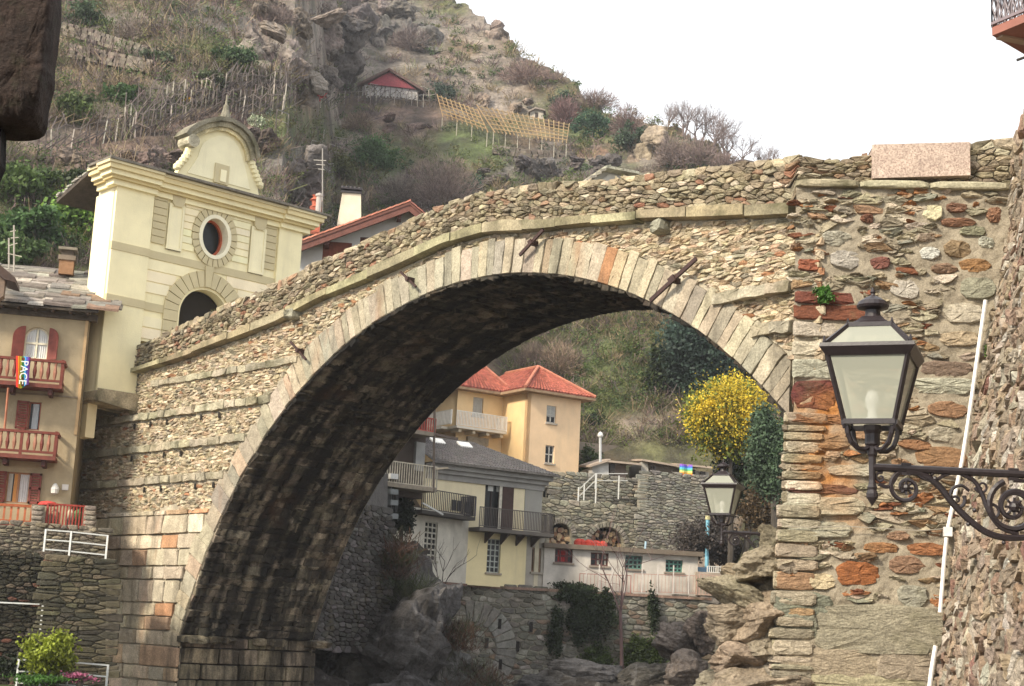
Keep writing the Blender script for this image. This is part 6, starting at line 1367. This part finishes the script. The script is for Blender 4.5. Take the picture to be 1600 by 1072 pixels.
ridge = [(828, 84, 7, 'bare tree alone on the rocky ridge above the red gabled house'), (885, 108, 4, 'low leafless tree on the upper ridge between the lone tree and the bushes'), (1042, 200, 6, 'bare tree at the left end of the ridge thicket'), (1068, 212, 8, 'bare spreading tree second from the left in the ridge thicket'), (1090, 226, 9, 'tall bare tree in the middle of the ridge thicket'), (1112, 240, 10, 'widest bare tree of the ridge thicket'), (1132, 252, 9, 'dense bare tree right of the widest one on the ridge'), (1160, 262, 9, 'bare tree with crooked open branches near the end of the ridge'), (1185, 266, 6, 'small bare tree just before the last one on the ridge'), (1212, 274, 8, 'last bare tree on the ridge against the white sky')]
for i, (x, y, h, l) in enumerate(ridge):
    p = hit(x, y+6)
    if p: bare_tree(x, y, h*.7*p.length/185, l, 100+i, group=RG, p=p, depth=4 if i != 1 else 3, nb=5, stems=1 if i in (0, 7, 9) else 2, col=(.17, .13, .12))
def twig_dome(px, py, rx, ry, col, label, n=5000, yo=0):
    p = hit(px, py)
    if p is None: return
    s = p.length/FPX; t = thing('bare_tree', label, 'tree', p); R = np.array([rx*s, rx*s*.7, ry*s]); d = runit(n); d[:, 2] = np.abs(d[:, 2])*1.1-.12
    k = 16; cl = runit(k); cl[:, 2] = np.abs(cl[:, 2]); sel_ = (d @ cl.T).max(1) > .82
    f = rng.uniform(.15, .97, n)**.7*np.where(sel_, 1.05, .88); P_ = np.array(p)+d*R*f[:, None]+np.array([0, 0, ry*s*.1]); dr = d*np.array([1, 1, 1.3])+rng.normal(size=(n, 3))*.35; dr /= np.linalg.norm(dr, axis=1)[:, None]
    L_ = s*rng.uniform(3, 11, n)[:, None]; sd_ = np.cross(dr, runit(n)); sd_ /= np.linalg.norm(sd_, axis=1)[:, None]
    cloud('crown', P_, sd_*s*rng.uniform(.12, .3, n)[:, None], dr*L_/2, np.array(col)*rng.uniform(.55, 1.4, n)[:, None], M_twig, t)
    tb = MB(); rs = random.Random(int(px))
    for i in range(14): e = p+Vector((rs.uniform(-.8, .8)*rx*s, rs.uniform(-.4, .4)*rx*s, rs.uniform(.4, .9)*ry*s)); m = p*.5+e*.5; m.x = p.x+(e.x-p.x)*.35; tb.tube([p-Vector((0, 0, .4)), m, e], [.9*s, .5*s, .15*s], tuple(q*.75 for q in col), 5)
    tb.build('trunk', M_twig, t)
for x, y, rx, ry, c, n, l in [(690, 330, 72, 84, (.25, .19, .165), 9000, 'large rounded grey brown leafless tree above the tiled house'), (622, 322, 40, 50, (.2, .165, .14), 3500, 'smaller leafless tree left of the large rounded one'), (882, 200, 30, 50, (.19, .115, .11), 3500, 'reddish leafless bush before the dark shrub near the hut'), (205, 66, 34, 46, (.26, .21, .18), 2200, 'pale leafless tree on the upper left terraces'), (640, 80, 34, 40, (.17, .13, .12), 2200, 'thin leafless tree under the upper cliff'), (872, 590, 44, 54, (.26, .19, .14), 3500, 'pale bare tree on the slope just right of the yellow house roof'), (1050, 262, 30, 50, (.22, .17, .15), 2800, 'leafless tree beside the pale bluff'), (1092, 262, 38, 46, (.22, .165, .15), 3000, 'brownish leafless thicket under the middle ridge trees'), (1135, 275, 34, 34, (.22, .16, .145), 2400, 'brownish leafless thicket under the right ridge trees'), (980, 215, 30, 50, (.2, .14, .125), 3000, 'leafless tree just left of the pale bluff'), (560, 205, 30, 30, (.22, .16, .12), 1800, 'low brown leafless bush under the vineyard of crossed poles'), (430, 40, 36, 30, (.2, .155, .14), 1800, 'brown leafless bush on the highest rock step'), (820, 130, 46, 34, (.22, .15, .13), 2600, 'brown leafless thicket between the lone ridge tree and the hut'), (930, 170, 40, 30, (.21, .15, .13), 2400, 'brown leafless thicket on the upper ridge slope'), (830, 575, 30, 40, (.2, .15, .12), 2000, 'brown leafless bush above the yellow house roof')]: twig_dome(x, y, rx, ry, c, l, n)
def bush(px, py, rx, ry, col, label, n=900, size=.2, name='bush', cat='bush', p=None, k=16, drop=.3, group=None, m=None, var=.35, dz=None):
    p = p or hit(px, py+ry*.6)
    if p is None: return
    s = p.length/FPX; t = thing(name, label, cat, p, group); cols = []; c = p+Vector((0, 0, ry*s*.8)); leafclump(c, (rx*s, (dz or rx)*s*.8, ry*s), n, size, col, cols, k=k, var=var)
    flush('foliage', cols, m or M_leaf, t); tb = MB(); rs = random.Random(int(px*7+py))
    for i in range(5): e = c+Vector((rs.uniform(-.5, .5)*rx*s, rs.uniform(-.4, .4)*rx*s, rs.uniform(-.2, .5)*ry*s)); tb.tube([p-Vector((0, 0, .3)), (p+e)/2+Vector((rs.uniform(-.2, .2), 0, 0)), e], [.08*ry*s*.5+.03, .04*ry*s*.5+.02, .015], (.07, .055, .04), 5)
    tb.build('stems', M_twig, t); return t
for x, y, rx, ry, c, n, l in [(360, 92, 36, 17, (0.047, 0.081, 0.034), 1200, 'dark green shrub under the rocky cliff at the upper left'), (588, 248, 38, 26, (0.068, 0.135, 0.041), 1600, 'bright green round shrub below the red gabled house'), (536, 268, 28, 22, (0.095, 0.101, 0.027), 1000, 'olive shrub left of the bright green one'), (735, 305, 24, 26, (0.027, 0.068, 0.038), 1200, 'dark green shrub at the right of the large leafless tree'), (928, 205, 34, 26, (0.041, 0.088, 0.047), 1500, 'deep green shrub beside the end of the pergola'), (880, 162, 26, 20, (0.054, 0.081, 0.047), 1000, 'dark conifer like shrub above the little hut'), (985, 222, 26, 30, (0.054, 0.081, 0.047), 1000, 'dark green shrub left of the pale cliff face'),
 (30, 300, 60, 36, (0.068, 0.108, 0.027), 1500, 'yellow green bushes at the left edge below the bare rock'), (120, 345, 48, 50, (0.121, 0.216, 0.034), 2600, 'bright fresh green tree behind the stone slab roof'), (55, 372, 60, 40, (0.047, 0.095, 0.027), 2200, 'dark green tree behind the aerials at the left'), (20, 400, 50, 30, (0.081, 0.135, 0.041), 1200, 'green shrub just above the stone slab roof at the far left'), (90, 290, 50, 22, (0.054, 0.081, 0.027), 1200, 'ivy green shrub under the bare pink rock'), (130, 30, 40, 20, (0.061, 0.095, 0.047), 900, 'green shrub beside the dark foreground stone'), (200, 150, 34, 20, (0.054, 0.101, 0.034), 900, 'green shrub in the terraces above the left vineyard'), (115, 175, 30, 24, (0.081, 0.115, 0.034), 900, 'light green shrub left of the vineyard rows'), (330, 130, 24, 16, (0.081, 0.101, 0.047), 600, 'small olive shrub above the vineyard'),
 (245, 95, 26, 14, (0.081, 0.108, 0.054), 500, 'small green shrub by the white blossom'), (690, 150, 24, 18, (0.041, 0.068, 0.047), 700, 'dark shrub in the cliff shadow right of the red gabled house')]: bush(x, y, rx, ry, c, l, n=n, size=.24)
bush(488, 150, 17, 13, (.42, .035, .04), 'bright red blossoming bush among the vineyard posts', 1100, .2, k=20, var=.2, p=hit(488, 158)*.95); bush(295, 157, 9, 5, (.6, .38, .03), 'small yellow flowering bush in the vineyard', 160, .15); bush(398, 194, 16, 10, (.42, .46, .33), 'pale cream tufted bush right of the stone finial', 500, .16); bush(420, 178, 6, 7, (.36, .38, .33), 'tiny pale bush just above the cream tufted one', 120, .15)
bush(225, 84, 16, 7, (.5, .48, .42), 'white blossoming shrub on the upper left terraces', 260, .13); bush(250, 96, 10, 7, (.45, .45, .38), 'smaller white blossoming shrub on the upper terraces', 160, .13)
# ---- vineyards: posts and wires
def vine(label, rows, h=1.6, wires=True, bars=True, col=(.16, .13, .11)):
    t = None; g = MB(); ps = MB(); P0 = None; rs = random.Random(len(label))
    for (x0, y0, x1, y1, n) in rows:
        pr = None
        for i in range(n+1):
            f = i/n; p = hit(x0+(x1-x0)*f, y0+(y1-y0)*f)
            if p is None: pr = None; continue
            P0 = P0 or p; q = p+Vector((rs.uniform(-.15, .15), rs.uniform(-.15, .15), h*rs.uniform(.85, 1.15))); ps.bar(p-Vector((0, 0, .4)), q, .075, col=vary((.34, .3, .25) if rs.random() < .35 else (.1, .08, .07), .2))
            if bars: e = q+Vector((rs.uniform(-1.0, .3), 2.0, rs.uniform(1.3, 1.8))); g.bar(q, e, .05, col=vary((.09, .07, .06), .3)); g.bar(p+Vector((0, 0, .3)), q+Vector((rs.uniform(.3, 1.4), .3, -.2)), .06, col=vary((.07, .055, .05), .3))
            if pr is not None and (q-pr).length < 12: g.bar(pr, q, .05, col=vary(col, .3)); g.bar(pr-Vector((0, 0, .7)), q-Vector((0, 0, .7)), .035, col=vary(col, .3))
            pr = q
    t = thing('vineyard_trellis', label, 'trellis', P0); o = ps.build('post_row', M_wood, t); o['kind'] = 'stuff'; o = g.build('wires', M_wood, t); return t
vine('long vineyard trellis of grey posts curving along the slope behind the tower gable', [(60, 243, 180, 222, 12), (180, 222, 320, 186, 18), (195, 200, 330, 168, 16), (215, 180, 340, 150, 14), (300, 160, 470, 142, 20), (330, 178, 470, 165, 16), (350, 150, 480, 132, 16), (350, 192, 440, 180, 10)])
vine('vineyard trellis of dark crossed poles left of the red gabled house', [(470, 135, 560, 128, 12), (480, 152, 570, 145, 12), (500, 168, 560, 160, 8), (450, 142, 560, 138, 14)])
vine('pale posts and mesh of the vineyard right below the red gabled house', [(560, 150, 660, 155, 12), (560, 162, 680, 168, 13), (580, 140, 680, 160, 10)], col=(.3, .27, .24))
vine('sparse posts and wires above the white chimney', [(470, 270, 520, 278, 5), (470, 240, 545, 255, 5), (430, 208, 540, 238, 6)], bars=False, col=(.3, .27, .25))
# ---- pergola of yellow poles
pg = None; g = MB(); ps = MB(); YP = (.25, .17, .08)
def pergola(L0, L1, nn, hgt):
    global pg
    A_ = [hit(*p) for p in L0]; B2 = [hit(*p) for p in L1]
    if None in A_ or None in B2: return
    P = lambda L_, f: L_[0]*(1-f)+L_[1]*f; zt = Vector((0, 0, hgt))
    for i in range(nn+1):
        f = i/nn; a, b_ = P(A_, f)+zt*.9, P(B2, f)+zt; g.bar(a-(b_-a)*.08, b_+(b_-a)*.08, .1, col=vary(YP, .25)); ps.bar(P(A_, f)-Vector((0, 0, 1)), a, .1, col=(.33, .3, .24)) if i % 3 == 0 else None
    for j in range(6):
        f = j/5; a, b_ = (A_[0]*(1-f)+B2[0]*f)+zt, (A_[1]*(1-f)+B2[1]*f)+zt; g.bar(a, b_, .09, col=vary(YP, .25))
    pg = pg or A_[0]
pergola(((770, 232), (884, 250)), ((745, 196), (888, 225)), 18, 2.4); pergola(((690, 205), (760, 230)), ((682, 176), (745, 200)), 9, 2.2)
if pg: t = thing('pergola', 'long pergola of yellow poles on grey posts across the middle of the slope', 'pergola', pg); g.build('pole_roof', M_wood, t); o = ps.build('posts', M_wood, t); o['kind'] = 'stuff'
# ---- houses on the slope
p = hit(610, 146) or at(610, 146, 190); RD = face_at(610, p.y-1, 96); t = thing('red_gabled_house', 'white hillside house with dark red gable and brown roof high on the slope', 'house', p)
g = MB(); g.fpoly(RD, [(566, 150), (566, 134), (610, 114), (652, 142), (652, 156)], -8, 0, (.55, .52, .5)); g.build('walls', M_plas, t)
g = MB(); g.fpoly(RD, [(574, 131), (610, 111), (650, 139)], -.5, .35, (.30, .055, .07)); g.build('gable', M_wood, t)
g = MB()
for a, b_ in (((558, 134), (608, 110)), ((608, 110), (661, 142))): 
    A, B_ = RD.pt(*a, .9), RD.pt(*b_, .9); bk = -RD.n*9; g.prism([A, B_, B_+bk, A+bk], [q+Vector((0, 0, .35)) for q in (A, B_, B_+bk, A+bk)], (.12, .075, .065))
g.build('roof', M_tile, t)
g = MB()
for i in range(16): x = 572+i*5; g.fpoly(RD, [(x, 152), (x, 144), (x+2, 144), (x+2, 153)], .8, .95, (.4, .37, .33))
g.build('veranda_rail', M_wood, t)
p = hit(838, 190) or at(838, 190, 170); HF = face_at(838, p.y, 96); t = thing('stone_hut', 'tiny pale stone hut with a thin slab roof on the slope below the ridge', 'hut', p)
g = MB(); g.fpoly(HF, [(828, 188), (828, 173), (838, 169), (849, 172), (849, 189)], -2.5, 0, (.4, .36, .3)); g.fpoly(HF, [(836, 184), (836, 176), (841, 176), (841, 184)], -.1, .02, (.05, .04, .035)); g.build('walls', M_plasold, t); g = MB(); g.fpoly(HF, [(824, 173), (837, 167), (852, 171), (852, 173), (837, 169.5), (825, 175)], -3, .4, (.24, .2, .17)); g.build('roof', M_slate, t)
# ---- bare rocks on the slope
M_cliff = mat('cliff_rock', attr=True, var=.4, sc=.5, sq=(1, 1, .6), bump=1, bsc=.8, speck=3, bdist=.8, stains=[((.06, .05, .042), .3, (1, 1, .8), .5, .62, .8)])
for i, (x, y, w_, h_, col, nm, l) in enumerate([
 (340, 236, 150, 60, (.22, .15, .125), 'bare_dome', 'largest smooth pinkish bare rock dome directly behind the tower gable'), (255, 258, 130, 44, (.2, .145, .12), 'bare_dome', 'brownish bare rock slab left of the tower gable above the cornice'), (190, 268, 100, 34, (.2, .14, .12), 'bare_dome', 'low bare pink rock hump above the left end of the tower roof'), (450, 270, 90, 70, (.17, .145, .13), 'bare_dome', 'grey rock face between the tower gable and the white chimney'), (100, 262, 110, 36, (.2, .15, .12), 'bare_dome', 'bare brown rock hump beside the dark foreground bracket'),
 (395, 80, 110, 70, (.24, .2, .17), 'cliff_rock', 'left pale buttress of the upper cliff above the vineyard'), (460, 90, 110, 80, (.22, .185, .16), 'cliff_rock', 'central grey buttress of the upper cliff above the red blossom'), (520, 70, 90, 80, (.15, .13, .12), 'cliff_rock', 'dark cleft buttress left of the red gabled house'), (580, 45, 110, 80, (.2, .17, .15), 'cliff_rock', 'high grey crag above the red gabled house'), (650, 60, 100, 90, (.17, .15, .135), 'cliff_rock', 'dark crag up and right of the red gabled house'), (440, 25, 160, 50, (.24, .195, .15), 'cliff_rock', 'broad tan rock step at the top centre left'), (505, 40, 60, 60, (.2, .165, .14), 'cliff_rock', 'narrow grey crag in the gully at the top centre left'), (498, 105, 60, 50, (.19, .16, .135), 'cliff_rock', 'small crag in the gully just above the red blossom'), (560, 5, 140, 40, (.2, .165, .14), 'cliff_rock', 'topmost grey rocks at the upper frame edge'),
 (770, 52, 44, 40, (.28, .22, .18), 'ridge_boulder', 'biggest pale rounded boulder on the skyline'), (796, 66, 26, 24, (.26, .2, .17), 'ridge_boulder', 'smaller boulder on the skyline right of the biggest one'), (748, 22, 30, 32, (.27, .21, .17), 'ridge_boulder', 'uppermost skyline boulder near the top frame edge'),
 (1006, 246, 60, 64, (.32, .26, .19), 'pale_bluff', 'pale tan bluff among bare trees at the right of the slope'),
 (800, 172, 60, 26, (.26, .2, .16), 'layered_outcrop', 'tan layered outcrop just left of the little hut'), (755, 160, 50, 20, (.25, .19, .15), 'layered_outcrop', 'low tan ledge right of the red gabled house'), (645, 196, 90, 30, (.25, .18, .15), 'layered_outcrop', 'sloping pink brown slab below the red gabled house'),
 (850, 266, 110, 34, (.13, .115, .11), 'dark_bluff', 'dark shaded rock band above the middle of the parapet'), (920, 264, 90, 32, (.12, .105, .1), 'dark_bluff', 'dark rock band right of the longest one above the shrine'), (770, 280, 70, 26, (.13, .11, .1), 'dark_bluff', 'small dark rock band just above the rising parapet')]):
    p = hit(x, y)
    if p is None: continue
    s = p.length/FPX; mm = MB(); col = tuple(q*.95 for q in col); rock(mm, p-Vector((0, -h_*s*.2, h_*s*.3)), (w_*s*.6, h_*s*.5, h_*s*.75), 400+i*3, vary(col, .08), sub=5, q=1.7)
    for j in range(7 if nm in ('cliff_rock', 'bare_dome', 'dark_bluff') else 3): rock(mm, p+Vector((random.uniform(-.5, .5)*w_*s, random.uniform(-.3, .1)*h_*s, random.uniform(-.45, .5)*h_*s)), (w_*s*random.uniform(.12, .26), h_*s*.35, h_*s*random.uniform(.2, .5)), 700+i*9+j, vary(col, .25), sub=4, q=1.8)
    tag(mm.build(nm, M_cliff, base=p), l, 'rock')
# dry stone terraces
for i, (L, l) in enumerate([([(100, 55), (150, 68), (200, 84), (245, 98)], 'upper dry stone terrace wall in the left slope'), ([(110, 90), (170, 102), (240, 116)], 'lower dry stone terrace wall in the left slope'), ([(770, 240), (830, 248), (900, 250)], 'dry stone wall under the yellow pergola')]):
    g = MB(); q = [hit(*p) for p in L]; q = [p for p in q if p]
    for a, b_ in zip(q, q[1:]):
        n = max(3, int((b_-a).length/.6))
        for j in range(n):
            for r_ in range(4): c = a+(b_-a)*(j+.5+random.uniform(-.2, .2))/n+Vector((0, -.3, r_*.26)); d = (b_-a).normalized(); g.bar(c-d*.28, c+d*.28, .4, .24, vary((.15, .125, .1), .35))
    if q: tag(g.build('terrace_wall', M_stone, base=q[0]), l, 'wall')

# ============================================================ TREES THROUGH THE ARCH
def big_tree(px, py, D, rx, ry, col, label, n, size, name='tree', k=40, var=.35, py_base=None, extra=None, depthf=.8, shell=.0):
    c = at(px, py, D); s = D/FPX; base = Vector((c.x, c.y, min(hz(c.x, c.y), c.z-ry*s))); t = thing(name, label, 'tree', base); cols = []
    leafclump(c, (rx*s, rx*s*depthf, ry*s), n, size, col, cols, k=k, var=var)
    flush('crown', cols, M_leaf, t)
    if extra: cols = []; leafclump(c+Vector((0, -rx*s*.25, ry*s*.1)), (rx*s*1.02, rx*s*depthf, ry*s*1.02), extra[1], extra[2], extra[0], cols, k=70, var=.2); flush('blossom', cols, M_leaf, t)
    tk = MB(); rs = random.Random(int(px)); tk.tube([base-Vector((0, 0, .5)), base*.5+c*.5+Vector((.2, 0, 0)), c], [.25, .2, .1], (.06, .05, .04), 7)
    for i in range(9): e = c+Vector((rs.uniform(-.7, .7)*rx*s, rs.uniform(-.5, .5)*rx*s, rs.uniform(-.2, .8)*ry*s)); tk.tube([c-Vector((0, 0, ry*s*.5)), (c+e)/2, e], [.1, .06, .02], (.06, .05, .04), 5)
    tk.build('trunk', M_twig, t); return t
big_tree(1141, 656, 96, 66, 60, (.13, .16, .03), 'mimosa tree covered in bright yellow blossom behind the second lantern', 9000, .2, k=60, extra=((.6, .46, .045), 12000, .12), name='mimosa_tree')
big_tree(1206, 700, 84, 36, 70, (.07, .11, .06), 'blue green cypress between the yellow tree and the pier', 9000, .15, k=30, name='cypress_tree', var=.5)
big_tree(1085, 560, 122, 62, 62, (.04, .068, .05), 'large blue grey conifer on the slope above the yellow tree', 11000, .26, k=46, name='conifer_tree')
big_tree(1035, 590, 124, 30, 46, (.03, .045, .015), 'dark green tree left of the blue grey conifer', 4500, .26, k=26)
big_tree(1000, 585, 128, 30, 50, (.07, .085, .025), 'olive green tree in the middle of the slope under the arch', 3500, .26, k=22)
big_tree(1170, 600, 126, 60, 70, (.03, .05, .035), 'dark conifer beyond the voussoirs at the right of the arch', 6000, .28, k=30, name='conifer_tree')
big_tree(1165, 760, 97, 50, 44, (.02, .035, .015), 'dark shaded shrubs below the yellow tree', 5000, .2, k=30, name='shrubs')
big_tree(1190, 800, 92, 40, 40, (.09, .06, .03), 'reddish brown and green shrub beside the pier edge', 3500, .14, k=30, name='shrubs')
big_tree(1110, 850, 100, 60, 40, (.06, .05, .045), 'brown tangled brambles behind the low fence', 3500, .16, k=24, name='shrubs')
big_tree(930, 672, 122, 32, 26, (.025, .045, .018), 'dark green bush right of the yellow house', 3200, .22, k=18, name='shrubs')
big_tree(925, 730, 116, 24, 30, (.05, .07, .02), 'green bush between the yellow house and the concrete wall', 2200, .2, k=16, name='shrubs')
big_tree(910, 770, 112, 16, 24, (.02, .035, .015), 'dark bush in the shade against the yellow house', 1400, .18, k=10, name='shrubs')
big_tree(1050, 655, 125, 34, 12, (.035, .06, .02), 'low dark hedge on the bank above the concrete wall', 1800, .2, k=16, name='hedge')
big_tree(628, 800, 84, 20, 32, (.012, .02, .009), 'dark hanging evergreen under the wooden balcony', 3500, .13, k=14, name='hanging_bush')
big_tree(985, 695, 121, 46, 18, (.2, .17, .13), 'stony bank with thin scrub above the concrete wall', 900, .2, k=16, name='scrub_bank')
big_tree(80, 1024, 48, 42, 34, (.22, .26, .03), 'yellow green round bush on the terrace at the lower left', 3200, .1, k=22, name='bush')
big_tree(30, 1040, 48.6, 34, 24, (.02, .03, .012), 'dark bush left of the yellow green one', 1600, .1, k=16, name='bush')
big_tree(125, 1060, 47.8, 26, 8, (.35, .1, .18), 'pink flowers behind the lower white railing', 300, .06, k=20, name='flowers')
big_tree(80, 1062, 47.8, 60, 8, (.05, .12, .02), 'low green ground plants behind the lower white railing', 900, .07, k=20, name='plants')
# ivy on the river wall
cols = []
for x, y, rx, ry, n in [(905, 925, 50, 14, 2000), (915, 965, 40, 44, 2600), (870, 990, 16, 50, 900), (950, 950, 22, 30, 900), (1022, 950, 10, 40, 500), (1000, 1020, 34, 36, 1600), (1020, 1045, 50, 26, 1400), (930, 1030, 26, 24, 700)]:
    c = RV.pt(x, y, .35); s = 93/FPX; q = []; leafclump(c, (rx*s, .35, ry*s), n, .13, (.03, .045, .018) if y < 1000 else (.06, .09, .02), q, k=14); cols += q
tag(flush('ivy', cols, M_leaf, base=RV.pt(905, 925, .3)), 'dark ivy hanging over the embankment wall', 'ivy')
cols = []
for x, y, w_ in [(690, 1000, 60), (735, 1045, 60), (650, 915, 26), (628, 880, 20), (670, 960, 34), (710, 990, 30), (620, 850, 14)]:
    for k in range(9): p = at(x+random.uniform(-w_, w_)*.6, y+20+random.uniform(-20, 20), 73); twigbush(p, 70, .8, 1.0, random.choice([(.05, .032, .024), (.07, .035, .022), (.035, .035, .018), (.03, .04, .015)]), cols, th=.01)
tag(flush('brambles', cols, M_twig, base=at(690, 1010, 80)), 'brown tangle of bare brambles on the dark rocks below the annexe', 'brambles')
bare_tree(0, 0, 7.5, 'slim young leafless tree growing in front of the grey annexe', 501, col=(.09, .07, .065), p=at(691, 985, 86), nb=4, depth=3, r=.07, spread=.35)
bare_tree(0, 0, 9.5, 'slim reddish leafless tree before the low building with four windows', 502, col=(.13, .08, .075), p=at(972, 1035, 88), nb=4, depth=3, r=.09, spread=.45)
# plants in the pier wall
def tuft(F, px, py, rx, ry, col, label, n, size):
    cols = []; s = 33.6/FPX; c = F.pt(px, py, .22); leafclump(c, (rx*s, .14, ry*s), n, size, col, cols, k=12, var=.3); tag(flush('wall_plant', cols, M_leaf, base=c), label, 'plant')
tuft(PW, 1287, 459, 17, 15, (.07, .17, .03), 'bright green leafy plant growing from the red stones above the lantern', 420, .05)
tuft(PW, 1543, 552, 6, 12, (.09, .15, .03), 'tiny green weed beside the white conduit', 90, .05)
tuft(PW, 1590, 905, 8, 26, (.1, .16, .03), 'green weed low on the leaning wall at the right edge', 160, .05) if 0 else None
cols = []
for _ in range(60):
    u = random.uniform(3, 29); twigbush(mpB(u, f_pt(u), -.1), 8, .2, .2, (.12, .12, .04), cols, th=.008)
tag(flush('dry_weeds', cols, M_twig, base=mpB(15, 11.6, 0)), 'little dry weeds sprouting along the top of the bridge parapet', 'weeds')
# ============================================================ HAZE
hb = MB(); X_, Z_ = 440, max(v[2] for v in vs_)+9; hb.prism([(-X_, -95, -8.6), (X_, -95, -8.6), (X_, 650, -8.6), (-X_, 650, -8.6)], [(-X_, -95, Z_), (X_, -95, Z_), (X_, 650, Z_), (-X_, 650, Z_)]); print('haze top', Z_)
mh = bpy.data.materials.new('haze_air'); mh.use_nodes = True; nt = mh.node_tree; nt.nodes.remove(nt.nodes['Principled BSDF'])
pv = nt.nodes.new('ShaderNodeVolumePrincipled'); pv.inputs['Color'].default_value = (.93, .95, 1, 1); pv.inputs['Density'].default_value = HAZE; pv.inputs['Anisotropy'].default_value = .2
nt.links.new(pv.outputs[0], nt.nodes['Material Output'].inputs['Volume'])
if HAZE:
    import bmesh
    ho = hb.build('haze', mh, kind='stuff'); bm = bmesh.new(); bm.from_mesh(ho.data); bmesh.ops.recalc_face_normals(bm, faces=bm.faces)
    cm = Vector((0, 280, 30)); f = bm.faces[0]
    if f.normal.dot(f.calc_center_median()-cm) < 0: bmesh.ops.reverse_faces(bm, faces=bm.faces)
    bm.to_mesh(ho.data); bm.free()
